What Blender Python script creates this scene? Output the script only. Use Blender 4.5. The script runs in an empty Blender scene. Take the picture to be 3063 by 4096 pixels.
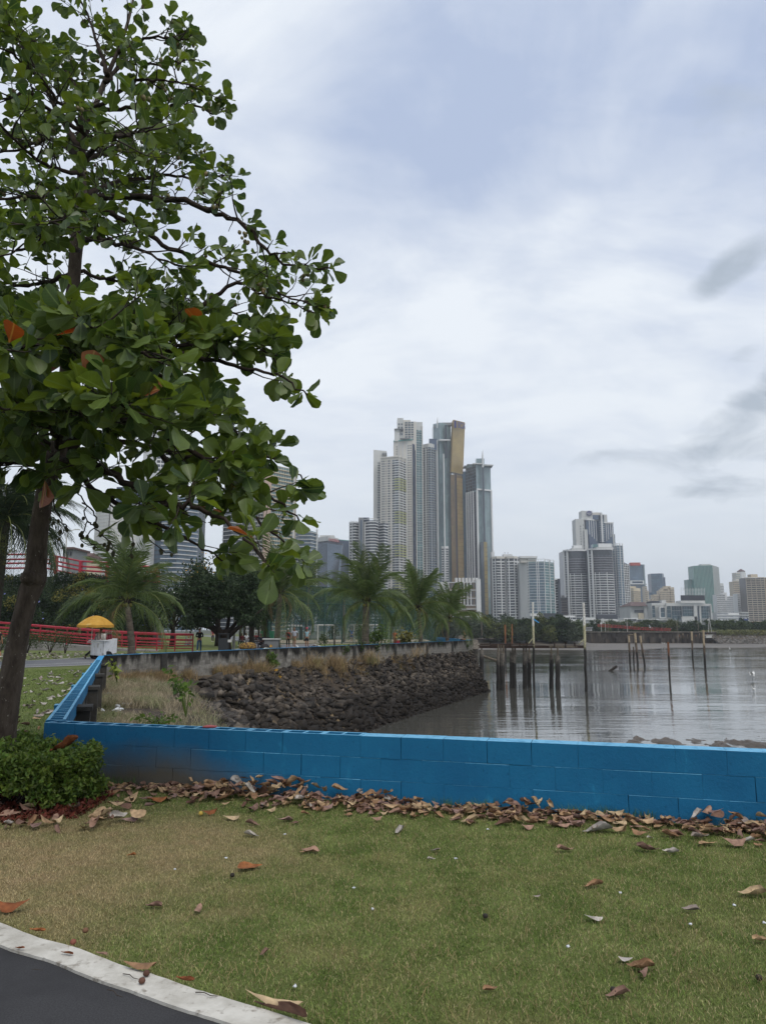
import bpy, math, random
import numpy as np
from mathutils import Vector, Matrix, Euler, noise
random.seed(7)
RNG = np.random.default_rng(7)
SC = bpy.context.scene
COL = SC.collection
R = math.radians
# ------------------------------------------------------------------ camera
FPX, W0, H0 = 2950.0, 3063.0, 4096.0
CAMZ = 1.6
TH = math.atan(469.0 / FPX)
CT, ST = math.cos(TH), math.sin(TH)
cam_d = bpy.data.cameras.new('camera')
cam = bpy.data.objects.new('camera', cam_d)
COL.objects.link(cam)
cam.location = (0, 0, CAMZ)
cam.rotation_euler = (R(90) + TH, 0, 0)
cam_d.sensor_fit = 'VERTICAL'
cam_d.sensor_height = 36.0
cam_d.lens = FPX / H0 * 36.0
cam_d.clip_start = 0.1
cam_d.clip_end = 12000
SC.camera = cam
SC.view_settings.view_transform = 'Standard'
SC.view_settings.look = 'None'
SC.view_settings.gamma = 1
SC.view_settings.exposure = 0.7
SC.view_settings.use_curve_mapping = False
def pdir(px, py):
 cx = (px - W0 / 2) / FPX
 cy = (H0 / 2 - py) / FPX
 return Vector((cx, CT - ST * cy, ST + CT * cy))
def at(px, py, Y):
 """world point seen at photo position px,py whose distance north is Y"""
 d = pdir(px, py)
 return Vector((d.x / d.y * Y, Y, CAMZ + d.z / d.y * Y))
def gr(px, py, z=0.0):
 d = pdir(px, py)
 k = (z - CAMZ) / d.z
 return Vector((d.x * k, d.y * k, z))
def proj(p):
 x, y, z = p[0], p[1], p[2] - CAMZ
 f = y * CT + z * ST
 u = -y * ST + z * CT
 return (W0 / 2 + FPX * x / f, H0 / 2 - FPX * u / f)
# ------------------------------------------------------------------ world + sun
SUN_EL, SUN_ROT = R(58), R(150)
wd = bpy.data.worlds.new('World')
SC.world = wd
wd.use_nodes = True
nt = wd.node_tree
nt.nodes.clear()
def N(t, **k):
 n = nt.nodes.new(t)
 for a, b in k.items():
  setattr(n, a, b)
 return n
def LK(a, b):
 nt.links.new(a, b)
def M(op, a, b=None, c=None, clamp=False):
 n = nt.nodes.new('ShaderNodeMath')
 n.operation = op
 n.use_clamp = clamp
 for i, v in enumerate((a, b, c)):
  if v is None:
   continue
  if hasattr(v, 'links'):
   nt.links.new(v, n.inputs[i])
  else:
   n.inputs[i].default_value = v
 return n.outputs[0]
def MIXC(f, a, b):
 n = nt.nodes.new('ShaderNodeMix')
 n.data_type = 'RGBA'
 for s, v in ((n.inputs[0], f), (n.inputs[6], a), (n.inputs[7], b)):
  if hasattr(v, 'links'):
   nt.links.new(v, s)
  else:
   s.default_value = v if not isinstance(v, tuple) else (*v, 1)
 return n.outputs[2]
out = N('ShaderNodeOutputWorld')
bg = N('ShaderNodeBackground')
bg.inputs[1].default_value = 0.1
sky = N('ShaderNodeTexSky')
sky.sky_type = 'NISHITA'
sky.sun_disc = False
sky.sun_elevation = SUN_EL
sky.sun_rotation = SUN_ROT
sky.air_density = 1.2
sky.dust_density = 2.5
tc = N('ShaderNodeTexCoord')
sep = N('ShaderNodeSeparateXYZ')
LK(tc.outputs['Generated'], sep.inputs[0])
dx, dy, dz = sep.outputs
zz = M('ADD', M('MAXIMUM', dz, 0.0), 0.22)
cmb = N('ShaderNodeCombineXYZ')
LK(M('DIVIDE', dx, zz), cmb.inputs[0])
LK(M('DIVIDE', dy, zz), cmb.inputs[1])
def noi(sc, det, rough, dist, loc, sx=1, sy=1, rz=0):
 mp = N('ShaderNodeMapping')
 mp.inputs['Location'].default_value = loc
 mp.inputs['Scale'].default_value = (sx, sy, 1)
 mp.inputs['Rotation'].default_value = (0, 0, R(rz))
 LK(cmb.outputs[0], mp.inputs[0])
 n = N('ShaderNodeTexNoise')
 n.inputs['Scale'].default_value = sc
 n.inputs['Detail'].default_value = det
 n.inputs['Roughness'].default_value = rough
 n.inputs['Distortion'].default_value = dist
 LK(mp.outputs[0], n.inputs[0])
 return n.outputs[0]
def ramp(v, a, b):
 return M('DIVIDE', M('SUBTRACT', v, a), b - a, clamp=True)
def lobe(px, py, wx, wy, k=1.0):
 """soft region of the sky dome around one direction (width wx across, wy up, in degrees)"""
 d = pdir(px, py).normalized()
 az, el = math.atan2(d.x, d.y), math.asin(d.z)
 a = M('SUBTRACT', M('ARCTAN2', dx, dy), az)
 e = M('SUBTRACT', M('ARCSINE', dz), el)
 if k:
  e = M('SUBTRACT', e, M('MULTIPLY', a, math.tan(R(k))))
 q = M('ADD', M('POWER', M('DIVIDE', a, R(wx)), 2.0), M('POWER', M('DIVIDE', e, R(wy)), 2.0))
 return M('POWER', 2.718, M('MULTIPLY', q, -1.0))
big = noi(0.62, 4, 0.5, 0.6, (3.1, 1.7, 0), 1.2, 0.9, 25)
wisp = noi(2.0, 10, 0.6, 0.9, (0.6, 4.2, 0), 0.8, 1.25, 32)
fine = noi(6.5, 7, 0.55, 0.4, (2.0, 0.2, 0), 0.8, 1.3, 32)
blue_amt = M('ADD', M('MULTIPLY', ramp(big, 0.40, 0.62), 0.40), M('MULTIPLY', ramp(wisp, 0.40, 0.64), 0.42))
blue_amt = M('ADD', blue_amt, M('MULTIPLY', ramp(fine, 0.38, 0.62), 0.22))
blue_amt = M('ADD', blue_amt, M('MULTIPLY', lobe(1650, 640, 15, 7, 12), 0.42))
blue_amt = M('ADD', blue_amt, M('MULTIPLY', lobe(2900, 150, 18, 9, 0), 0.25))
blue_amt = M('SUBTRACT', blue_amt, M('MULTIPLY', lobe(1900, 1420, 34, 9, 6), 0.42))
blue_amt = M('SUBTRACT', blue_amt, M('MULTIPLY', lobe(1200, 250, 9, 8, 0), 0.2))
blue_amt = M('MULTIPLY', blue_amt, ramp(dz, -0.02, 0.42), clamp=True)
white = (5.8, 6.1, 6.45)
deep = (3.0, 3.55, 4.75)
c = MIXC(blue_amt, white, deep)
# a veil of thin haze low over the horizon
c = MIXC(M('MULTIPLY', M('SUBTRACT', 1.0, ramp(dz, 0.0, 0.26)), 0.62), c, (5.0, 5.45, 5.85))
# low grey cumulus scraps
scr = noi(3.0, 8, 0.6, 0.5, (5.2, 1.0, 0), 0.9, 1.1, 10)
g = M('MULTIPLY', lobe(2930, 1070, 3.4, 1.6, 22), 1.5)
for a in ((2400, 1830, 3.2, .9, 0, .62), (2850, 1790, 4.8, 1.9, 4, .85), (2900, 1950, 5.5, .8, 3, .8), (2980, 1400, 3.2, .9, 24, .6), (3050, 1560, 3, 1.3, 20, .8), (3500, 1500, 8, 2.2, 10, .8), (-900, 1500, 8, 2, 6, .7)):
 g = M('ADD', g, M('MULTIPLY', lobe(*a[:5]), a[5]))
g = ramp(M('ADD', M('MINIMUM', g, 1.25), M('MULTIPLY', M('SUBTRACT', scr, 0.52), 2.6)), 0.38, 1.05)
c = MIXC(M('MULTIPLY', g, 0.9), c, (2.7, 3.1, 3.6))
c = MIXC(0.93, sky.outputs[0], c)
LK(c, bg.inputs[0])
LK(bg.outputs[0], out.inputs[0])
sl = bpy.data.lights.new('sun', 'SUN')
sl.energy = 1.3
sl.angle = R(35)
sl.color = (1, 0.95, 0.88)
so = bpy.data.objects.new('sun', sl)
COL.objects.link(so)
# sun behind and to the right of the viewer, high
sd = Vector((math.sin(SUN_ROT) * math.cos(SUN_EL), math.cos(SUN_ROT) * math.cos(SUN_EL), math.sin(SUN_EL)))
so.rotation_euler = sd.to_track_quat('Z', 'Y').to_euler()
# ------------------------------------------------------------------ materials
MATS = {}
def lin_(h):
 return tuple((int(h[i:i + 2], 16) / 255) ** 2.2 for i in (0, 2, 4))
def mat(name, c1, c2=None, scale=4.0, rough=0.8, bump=0.0, bscale=None, spec=0.3, det=4, metal=0.0,
  coords='pos', zwet=None, trans=0.0, rnd=0.0, stretch=(1, 1, 1), lo=0.35, hi=0.65, c3=None, s3=None, t3=(0.55, 0.7), hue=0.0):
 """noise mix of two (three) base colours, fine relief, optional per-object / per-island value variation, translucency"""
 if name in MATS:
  return MATS[name]
 m = bpy.data.materials.new(name)
 m.use_nodes = True
 t = m.node_tree
 t.nodes.clear()
 L = t.links.new
 o = t.nodes.new('ShaderNodeOutputMaterial')
 b = t.nodes.new('ShaderNodeBsdfPrincipled')
 b.inputs['Roughness'].default_value = rough
 b.inputs['Specular IOR Level'].default_value = spec
 b.inputs['Metallic'].default_value = metal
 geo = t.nodes.new('ShaderNodeNewGeometry')
 if coords == 'pos':
  src = geo.outputs['Position']
 else:
  src = t.nodes.new('ShaderNodeTexCoord').outputs['Object']
 mp = t.nodes.new('ShaderNodeMapping')
 mp.inputs['Scale'].default_value = stretch
 L(src, mp.inputs[0])
 def noisev(s, d=det):
  n = t.nodes.new('ShaderNodeTexNoise')
  n.inputs['Scale'].default_value = s
  n.inputs['Detail'].default_value = d
  n.inputs['Roughness'].default_value = 0.62
  L(mp.outputs[0], n.inputs[0])
  return n.outputs[0]
 def rmp(v, a, bb):
  n = t.nodes.new('ShaderNodeMapRange')
  n.inputs[1].default_value = a
  n.inputs[2].default_value = bb
  L(v, n.inputs[0])
  return n.outputs[0]
 def mix(f, a, bb):
  n = t.nodes.new('ShaderNodeMix')
  n.data_type = 'RGBA'
  for s, v in ((n.inputs[0], f), (n.inputs[6], a), (n.inputs[7], bb)):
   if isinstance(v, tuple):
    s.default_value = (*v, 1)
   elif isinstance(v, (int, float)):
    s.default_value = v
   else:
    L(v, s)
  return n.outputs[2]
 col = c1
 if c2 is not None:
  col = mix(rmp(noisev(scale), lo, hi), c1, c2)
 if c3 is not None:
  col = mix(rmp(noisev(s3 or scale * 0.3), t3[0], t3[1]), col, c3)
 if rnd or hue:
  oi = t.nodes.new('ShaderNodeObjectInfo')
  ad = t.nodes.new('ShaderNodeMath')
  ad.operation = 'ADD'
  L(oi.outputs['Random'], ad.inputs[0])
  L(geo.outputs['Random Per Island'], ad.inputs[1])
  fr = t.nodes.new('ShaderNodeMath')
  fr.operation = 'FRACT'
  L(ad.outputs[0], fr.inputs[0])
  hs = t.nodes.new('ShaderNodeHueSaturation')
  mr = t.nodes.new('ShaderNodeMapRange')
  mr.inputs[3].default_value = 1 - rnd
  mr.inputs[4].default_value = 1 + rnd
  L(fr.outputs[0], mr.inputs[0])
  L(mr.outputs[0], hs.inputs['Value'])
  if hue:
   m2 = t.nodes.new('ShaderNodeMapRange')
   m2.inputs[3].default_value = 0.5 - hue
   m2.inputs[4].default_value = 0.5 + hue
   f2 = t.nodes.new('ShaderNodeMath')
   f2.operation = 'MULTIPLY'
   f2.inputs[1].default_value = 7.31
   L(fr.outputs[0], f2.inputs[0])
   f3 = t.nodes.new('ShaderNodeMath')
   f3.operation = 'FRACT'
   L(f2.outputs[0], f3.inputs[0])
   L(f3.outputs[0], m2.inputs[0])
   L(m2.outputs[0], hs.inputs['Hue'])
  if isinstance(col, tuple):
   hs.inputs['Color'].default_value = (*col, 1)
  else:
   L(col, hs.inputs['Color'])
  col = hs.outputs[0]
 if zwet:
  sz = t.nodes.new('ShaderNodeSeparateXYZ')
  L(geo.outputs['Position'], sz.inputs[0])
  nn = t.nodes.new('ShaderNodeTexNoise')
  nn.inputs['Scale'].default_value = 0.8
  L(geo.outputs['Position'], nn.inputs[0])
  a1 = t.nodes.new('ShaderNodeMath'); a1.operation = 'MULTIPLY_ADD'; a1.inputs[1].default_value = 1.6
  L(nn.outputs[0], a1.inputs[0]); L(sz.outputs[2], a1.inputs[2])
  col = mix(rmp(a1.outputs[0], zwet + 1.3, zwet + .2), col, lin_('25211d'))
 if isinstance(col, tuple):
  b.inputs['Base Color'].default_value = (*col, 1)
 else:
  L(col, b.inputs['Base Color'])
 if bump:
  bp = t.nodes.new('ShaderNodeBump')
  bp.inputs['Strength'].default_value = min(1, bump)
  bp.inputs['Distance'].default_value = 0.3 / (bscale or scale)
  L(noisev(bscale or scale * 4, 5), bp.inputs['Height'])
  L(bp.outputs[0], b.inputs['Normal'])
 if trans:
  tr = t.nodes.new('ShaderNodeBsdfTranslucent')
  if isinstance(col, tuple):
   tr.inputs[0].default_value = (*col, 1)
  else:
   L(col, tr.inputs[0])
  ms = t.nodes.new('ShaderNodeMixShader')
  ms.inputs[0].default_value = trans
  L(b.outputs[0], ms.inputs[1])
  L(tr.outputs[0], ms.inputs[2])
  L(ms.outputs[0], o.inputs[0])
 else:
  L(b.outputs[0], o.inputs[0])
 MATS[name] = m
 m['_col'] = 1
 return m
# ------------------------------------------------------------------ mesh helpers
def link(o, parent=None):
 COL.objects.link(o)
 if parent is not None:
  o.parent = parent
 return o
def tag(o, label=None, cat=None, group=None, kind=None):
 if label: o['label'] = label
 if cat: o['category'] = cat
 if group: o['group'] = group
 if kind: o['kind'] = kind
 return o
def empty(name, loc=(0, 0, 0), rz=0.0, label=None, cat=None, group=None, kind=None):
 o = bpy.data.objects.new(name, None)
 o.empty_display_size = 0.2
 COL.objects.link(o)
 o.location = loc
 o.rotation_euler = (0, 0, rz)
 return tag(o, label, cat, group, kind)
def inst(name, me, parent=None, loc=(0, 0, 0), rot=(0, 0, 0), scale=(1, 1, 1), mw=None):
 o = bpy.data.objects.new(name, me)
 if mw is not None:
  o.matrix_local = mw
 else:
  o.location, o.rotation_euler, o.scale = loc, rot, scale
 return link(o, parent)
def copy_tree(o, parent=None):
 c = o.copy()
 COL.objects.link(c)
 c.parent = parent
 for ch in o.children:
  copy_tree(ch, c)
 return c
class MB:
 def __init__(s):
  s.v, s.f, s.m = [], [], []
 def add(s, vs, fs, mi=0):
  k = len(s.v)
  s.v.extend([tuple(p) for p in vs])
  s.f.extend([tuple(i + k for i in f) for f in fs])
  s.m.extend([mi] * len(fs))
  return s
 def box(s, c, d, rz=0.0, mi=0, taper=1.0, mw=None):
  hx, hy, hz = d[0] / 2, d[1] / 2, d[2] / 2
  vs = []
  cs, sn = math.cos(rz), math.sin(rz)
  for z in (-hz, hz):
   k = 1.0 if z < 0 else taper
   for x, y in ((-hx, -hy), (hx, -hy), (hx, hy), (-hx, hy)):
    x, y = x * k, y * k
    p = Vector((c[0] + x * cs - y * sn, c[1] + x * sn + y * cs, c[2] + z))
    vs.append(mw @ p if mw is not None else p)
  return s.add(vs, [(0, 3, 2, 1), (4, 5, 6, 7), (0, 1, 5, 4), (1, 2, 6, 5), (2, 3, 7, 6), (3, 0, 4, 7)], mi)
 def prism(s, poly, z0, z1, mi=0, bottom=True):
  n = len(poly)
  if sum(poly[i][0] * poly[(i + 1) % n][1] - poly[(i + 1) % n][0] * poly[i][1] for i in range(n)) < 0:
   poly = poly[::-1]
  vs = [(x, y, z0) for x, y in poly] + [(x, y, z1) for x, y in poly]
  fs = [(i, (i + 1) % n, n + (i + 1) % n, n + i) for i in range(n)]
  fs.append(tuple(range(n, 2 * n)))
  if bottom:
   fs.append(tuple(range(n - 1, -1, -1)))
  return s.add(vs, fs, mi)
 def tube(s, pts, rad, n=8, mi=0, cap=True, wob=0.0):
  pts = [Vector(p) for p in pts]
  if not hasattr(rad, '__len__'):
   rad = [rad] * len(pts)
  k = len(s.v)
  up = None
  for i, p in enumerate(pts):
   t = (pts[min(i + 1, len(pts) - 1)] - pts[max(i - 1, 0)])
   if t.length < 1e-9:
    t = Vector((0, 0, 1))
   t.normalize()
   if up is None:
    up = t.orthogonal().normalized()
   u = (up - t * up.dot(t))
   if u.length < 1e-6:
    u = t.orthogonal()
   u.normalize()
   up = u
   w = t.cross(u)
   for j in range(n):
    a = 2 * math.pi * j / n
    r = rad[i] * (1 + (random.uniform(-wob, wob) if wob else 0))
    s.v.append(tuple(p + (u * math.cos(a) + w * math.sin(a)) * r))
  for i in range(len(pts) - 1):
   for j in range(n):
    a, b = k + i * n + j, k + i * n + (j + 1) % n
    s.f.append((a, b, b + n, a + n))
    s.m.append(mi)
  if cap:
   s.f.append(tuple(k + j for j in range(n - 1, -1, -1)))
   e = k + (len(pts) - 1) * n
   s.f.append(tuple(e + j for j in range(n)))
   s.m += [mi, mi]
  return s
 def lathe(s, prof, c=(0, 0, 0), n=16, mi=0):
  k = len(s.v)
  for r, z in prof:
   for j in range(n):
    a = 2 * math.pi * j / n
    s.v.append((c[0] + r * math.cos(a), c[1] + r * math.sin(a), c[2] + z))
  for i in range(len(prof) - 1):
   for j in range(n):
    a, b = k + i * n + j, k + i * n + (j + 1) % n
    s.f.append((a, b, b + n, a + n))
    s.m.append(mi)
  return s
 def mesh(s, name, mats, smooth=False):
  me = bpy.data.meshes.new(name)
  me.from_pydata(s.v, [], s.f)
  for m_ in (mats if isinstance(mats, (list, tuple)) else [mats]):
   me.materials.append(m_)
  if len(me.materials) > 1:
   me.polygons.foreach_set('material_index', s.m)
  if smooth:
   me.polygons.foreach_set('use_smooth', [True] * len(me.polygons))
  me.update()
  return me
 def obj(s, name, mats, parent=None, loc=(0, 0, 0), rz=0.0, smooth=False):
  return inst(name, s.mesh(name, mats, smooth), parent, loc, (0, 0, rz))
def np_mesh(name, V, nper, faces, mats, smooth=False, midx=None):
 """V: (count*nper,3) array of copies of a patch with nper verts; faces: list of index tuples of ONE patch"""
 V = np.asarray(V, dtype=np.float32).reshape(-1, 3)
 cnt = len(V) // nper
 me = bpy.data.meshes.new(name)
 me.vertices.add(len(V))
 me.vertices.foreach_set('co', V.ravel())
 loops, starts, tot = [], [], 0
 one = []
 st = []
 for f in faces:
  st.append(len(one))
  one.extend(f)
 one = np.array(one, dtype=np.int32)
 st = np.array(st, dtype=np.int32)
 L = (one[None, :] + (np.arange(cnt, dtype=np.int32) * nper)[:, None]).ravel()
 S = (st[None, :] + (np.arange(cnt, dtype=np.int32) * len(one))[:, None]).ravel()
 me.loops.add(len(L))
 me.loops.foreach_set('vertex_index', L)
 me.polygons.add(len(S))
 me.polygons.foreach_set('loop_start', S)
 if smooth:
  me.polygons.foreach_set('use_smooth', np.ones(len(S), dtype=bool))
 for m_ in (mats if isinstance(mats, (list, tuple)) else [mats]):
  me.materials.append(m_)
 if midx is not None:
  me.polygons.foreach_set('material_index', np.repeat(np.asarray(midx, dtype=np.int32), len(faces)))
 me.update(calc_edges=True)
 return me
def rand_rot(n, tilt=None):
 """n random rotation matrices; columns are x (length), y (width), z (normal)"""
 a = RNG.normal(size=(n, 3))
 a /= np.linalg.norm(a, axis=1, keepdims=True)
 b = RNG.normal(size=(n, 3))
 b -= (a * b).sum(1, keepdims=True) * a
 b /= np.linalg.norm(b, axis=1, keepdims=True)
 c = np.cross(a, b)
 return np.stack([a, b, c], axis=2)
LEAF4 = np.array([(0, 0, 0), (0.5, 0.28, 0.05), (1, 0, -0.08), (0.5, -0.28, 0.05)], dtype=float)
def merge_var(name, variants, items, mats, uvs=None, smooth=False):
 """one mesh out of many transformed copies; variants = [(verts, faces)], items = [(variant, 4x4 array)]"""
 by = {}
 for k, A in items:
  by.setdefault(k, []).append(A)
 VV, LL, SS, UU, nv, nl = [], [], [], [], 0, 0
 for k, As in by.items():
  v, f = variants[k][0], variants[k][1]
  As = np.array([np.array(a) for a in As])
  W = np.einsum('nij,vj->nvi', As[:, :3, :3], np.asarray(v)) + As[:, None, :3, 3]
  one = np.array([i for g in f for i in g]); st = np.cumsum([0] + [len(g) for g in f[:-1]])
  c = len(As)
  LL.append((one[None] + (nv + np.arange(c) * len(v))[:, None]).ravel())
  SS.append((st[None] + (nl + np.arange(c) * len(one))[:, None]).ravel())
  VV.append(W.reshape(-1, 3))
  if uvs: UU.append(np.tile(np.array([uvs[k][i] for g in f for i in g], dtype=np.float32), (c, 1)))
  nv += c * len(v); nl += c * len(one)
 me = bpy.data.meshes.new(name)
 V = np.concatenate(VV).astype(np.float32)
 me.vertices.add(len(V)); me.vertices.foreach_set('co', V.ravel())
 L_ = np.concatenate(LL).astype(np.int32); me.loops.add(len(L_)); me.loops.foreach_set('vertex_index', L_)
 S_ = np.concatenate(SS).astype(np.int32); me.polygons.add(len(S_)); me.polygons.foreach_set('loop_start', S_)
 if smooth: me.polygons.foreach_set('use_smooth', np.ones(len(S_), dtype=bool))
 for m_ in (mats if isinstance(mats, (list, tuple)) else [mats]):
  me.materials.append(m_)
 me.update(calc_edges=True)
 if uvs:
  lay = me.uv_layers.new(name='UVMap'); lay.data.foreach_set('uv', np.concatenate(UU).ravel())
 return me
def leaf_cloud(name, pos, size, m, parent=None, down=0.0, shape=LEAF4, sv=0.35):
 """one small folded leaf per position, random attitude"""
 pos = np.asarray(pos, dtype=float)
 n = len(pos)
 a = RNG.normal(size=(n, 3))
 a[:, 2] -= down
 a /= np.linalg.norm(a, axis=1, keepdims=True)
 b = RNG.normal(size=(n, 3))
 b -= (a * b).sum(1, keepdims=True) * a
 b /= np.linalg.norm(b, axis=1, keepdims=True)
 c = np.cross(a, b)
 s = size * (1 + RNG.uniform(-sv, sv, size=n))
 V = pos[:, None, :] + s[:, None, None] * (shape[None, :, 0:1] * a[:, None, :] + shape[None, :, 1:2] * b[:, None, :] + shape[None, :, 2:3] * c[:, None, :])
 me = np_mesh(name, V, 4, [(0, 1, 2), (0, 2, 3)], m)
 return me
def clumps(center, rad, nc, per, cr, flat=1.0, shell=0.5, zmin=-1):
 """leaf positions gathered in clumps through an ellipsoid: uneven outline, gaps between clumps"""
 c = []
 while len(c) < nc:
  p = RNG.uniform(-1, 1, 3)
  q = np.linalg.norm(p)
  if q > 1 or q < shell * RNG.random() or p[2] < zmin:
   continue
  c.append(p)
 c = np.array(c) * np.array(rad) + np.array(center)
 r = cr * RNG.uniform(0.6, 1.3, nc)
 out_ = []
 for ci, ri in zip(c, r):
  d = RNG.normal(size=(per, 3))
  d /= np.linalg.norm(d, axis=1, keepdims=True)
  d *= (RNG.random((per, 1)) ** 0.45) * ri
  d[:, 2] *= 0.7 * flat
  out_.append(ci + d)
 return np.concatenate(out_)
def subdivide_path(pts, n):
 """Catmull-Rom through pts, n steps per span"""
 pts = [Vector(p) for p in pts]
 P_ = [pts[0] * 2 - pts[1]] + pts + [pts[-1] * 2 - pts[-2]]
 o = []
 for i in range(1, len(P_) - 2):
  for k in range(n):
   t = k / n
   a, b, c_, d = P_[i - 1], P_[i], P_[i + 1], P_[i + 2]
   o.append(0.5 * ((2 * b) + (c_ - a) * t + (2 * a - 5 * b + 4 * c_ - d) * t * t + (-a + 3 * b - 3 * c_ + d) * t ** 3))
 o.append(pts[-1])
 return o
# ================================================================== layout of the place
def lin(h):
 h = h.lstrip('#')
 return tuple(((int(h[i:i + 2], 16) / 255 + 0.055) / 1.055) ** 2.4 if int(h[i:i + 2], 16) > 10 else int(h[i:i + 2], 16) / 255 / 12.92 for i in (0, 2, 4))
WH = 0.6                                   # park side height of the block walls
A0 = gr(178, 2890, WH).xy                  # near corner (outer top edge)
A1 = gr(3063, 3009, WH).xy                 # where the near wall leaves the picture
nd = (A1 - A0).normalized()
A2 = A0 + nd * 16.0
B1 = gr(398, 2621, WH).xy                  # far corner of the left wall
C1 = gr(1884, 2560, WH).xy                 # far end of the far wall
ld = (B1 - A0).normalized()
fd = (C1 - B1).normalized()
n_near = Vector((nd.y, -nd.x)) * -1        # towards the bay
n_left = Vector((ld.y, -ld.x))
n_far = Vector((fd.y, -fd.x))
WATER = -4.0
D1 = Vector((C1.x - 1.5, C1.y + 27))       # the shore turns back behind the court
D2 = Vector((-22, 150.0))
D3 = Vector((-45, 235.0))
m_grass = mat('turf', lin('5c6a3a'), lin('6e7442'), 1.1, 0.95, 0.6, 30, c3=lin('8d8058'), s3=0.5, t3=(0.5, 0.75))
def lawn_material(blade=True):
 m = bpy.data.materials.new('lawn')
 m.use_nodes = True
 t = m.node_tree
 L = t.links.new
 b = t.nodes['Principled BSDF']
 b.inputs['Roughness'].default_value = 0.9
 b.inputs['Specular IOR Level'].default_value = 0.15
 geo = t.nodes.new('ShaderNodeNewGeometry')
 sp = t.nodes.new('ShaderNodeSeparateXYZ')
 L(geo.outputs['Position'], sp.inputs[0])
 def nz(s, d=5, r=0.6):
  n = t.nodes.new('ShaderNodeTexNoise')
  n.inputs['Scale'].default_value = s
  n.inputs['Detail'].default_value = d
  n.inputs['Roughness'].default_value = r
  L(geo.outputs['Position'], n.inputs[0])
  return n.outputs[0]
 def mth(op, a, c=None, cl=False):
  n = t.nodes.new('ShaderNodeMath')
  n.operation = op
  n.use_clamp = cl
  for i, v in enumerate((a, c)):
   if v is None: continue
   if isinstance(v, (int, float)): n.inputs[i].default_value = v
   else: L(v, n.inputs[i])
  return n.outputs[0]
 def mx(f, a, c):
  n = t.nodes.new('ShaderNodeMix')
  n.data_type = 'RGBA'
  for s, v in ((n.inputs[0], f), (n.inputs[6], a), (n.inputs[7], c)):
   if isinstance(v, tuple): s.default_value = (*v, 1)
   elif isinstance(v, (int, float)): s.default_value = v
   else: L(v, s)
  return n.outputs[2]
 # dead straw patch left of the middle, its edge broken by noise
 cx, cy = gr(200, 3480).xy
 ex = mth('DIVIDE', mth('SUBTRACT', sp.outputs[0], cx), 1.6)
 ey = mth('DIVIDE', mth('SUBTRACT', sp.outputs[1], cy + 0.2), 1.35)
 r2 = mth('ADD', mth('MULTIPLY', ex, ex), mth('MULTIPLY', ey, ey))
 dead = mth('SUBTRACT', 1.45, r2)
 dead = mth('ADD', dead, mth('MULTIPLY', mth('SUBTRACT', nz(0.9), 0.5), 3.0))
 dead = mth('ADD', dead, mth('MULTIPLY', mth('SUBTRACT', nz(5.0), 0.5), 1.6))
 dead = mth('MULTIPLY', dead, 0.6, True)
 strawy = mth('MULTIPLY', mth('SUBTRACT', nz(1.7, 6), 0.5), 3.2, True)
 gmix = mx(mth('MULTIPLY', mth('SUBTRACT', nz(3.1), 0.38), 4.0, True), lin('5f7336'), lin('7f8c50'))
 gmix = mx(mth('MULTIPLY', strawy, 0.6), gmix, lin('a8996c'))
 c_ = mx(dead, gmix, mx(nz(22.0), lin('c2ab88'), lin('9a8462')))
 hs = t.nodes.new('ShaderNodeHueSaturation')
 mr = t.nodes.new('ShaderNodeMapRange')
 mr.inputs[3].default_value = 0.6
 mr.inputs[4].default_value = 1.5
 L(geo.outputs['Random Per Island'], mr.inputs[0])
 L(mr.outputs[0], hs.inputs['Value'])
 L(c_, hs.inputs['Color'])
 m3 = t.nodes.new('ShaderNodeMath'); m3.operation = 'MULTIPLY'; m3.inputs[1].default_value = 9.7
 L(geo.outputs['Random Per Island'], m3.inputs[0])
 m4 = t.nodes.new('ShaderNodeMath'); m4.operation = 'FRACT'
 L(m3.outputs[0], m4.inputs[0])
 pick = mth('GREATER_THAN', m4.outputs[0], 0.82)
 fin = mx(mth('MULTIPLY', pick, 0.85), hs.outputs[0], lin('b9aa84')) if blade else mx(0.55, c_, lin('3a3a22'))
 L(fin, b.inputs['Base Color'])
 bp = t.nodes.new('ShaderNodeBump')
 bp.inputs['Strength'].default_value = 0.8
 bp.inputs['Distance'].default_value = 0.02
 L(nz(60.0), bp.inputs['Height'])
 L(bp.outputs[0], b.inputs['Normal'])
 return m
m_lawn = lawn_material()
m_soil = lawn_material(False)
m_asph = mat('asphalt', lin('2b2b2d'), lin('3c3c3e'), 140.0, 0.9, 0.5, 220, c3=lin('262628'), s3=1.6, t3=(.45, .7))
m_asph2 = mat('asphalt_far', lin('606164'), lin('6c6d6f'), 0.8, 0.9, 0.3, 60)
m_line = mat('road_paint', lin('c9c9c6'), lin('a9a9a6'), 6, 0.7)
m_kerb = mat('whitewashed_concrete', lin('bfbcb4'), lin('a19d94'), 7.0, 0.85, 0.6, 70, c3=lin('837d73'), s3=16.0, t3=(0.56, 0.7))
m_mud = mat('mud', lin('4a443c'), lin('5c554b'), 0.15, 0.55, 0.3, 1.2, spec=0.4, c3=lin('6b6459'), s3=0.04)
m_mud_near = mat('wet_mud', lin('3d362e'), lin('574d42'), 2.2, 0.55, 0.9, 9, spec=0.4)
m_bank = mat('bank_soil', lin('3a342e'), lin('564d42'), 0.5, 0.95, 0.8, 3)
m_city = mat('city_ground', lin('56584f'), lin('4a5240'), 0.03, 0.95)
m_bed = mat('quay_fill', lin('6b5c48'), lin('4d4236'), 1.6, 0.95, 0.6, 12)
m_blue = None
# ---- park ground, one sheet with the quay cut out, lawn near, turf beyond
land = MB()
far_l = [(-260, -30), (30, -30), tuple(A2), tuple(A0), tuple(B1), tuple(C1), tuple(D1), tuple(D2), tuple(D3), (-260, 300)]
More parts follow.
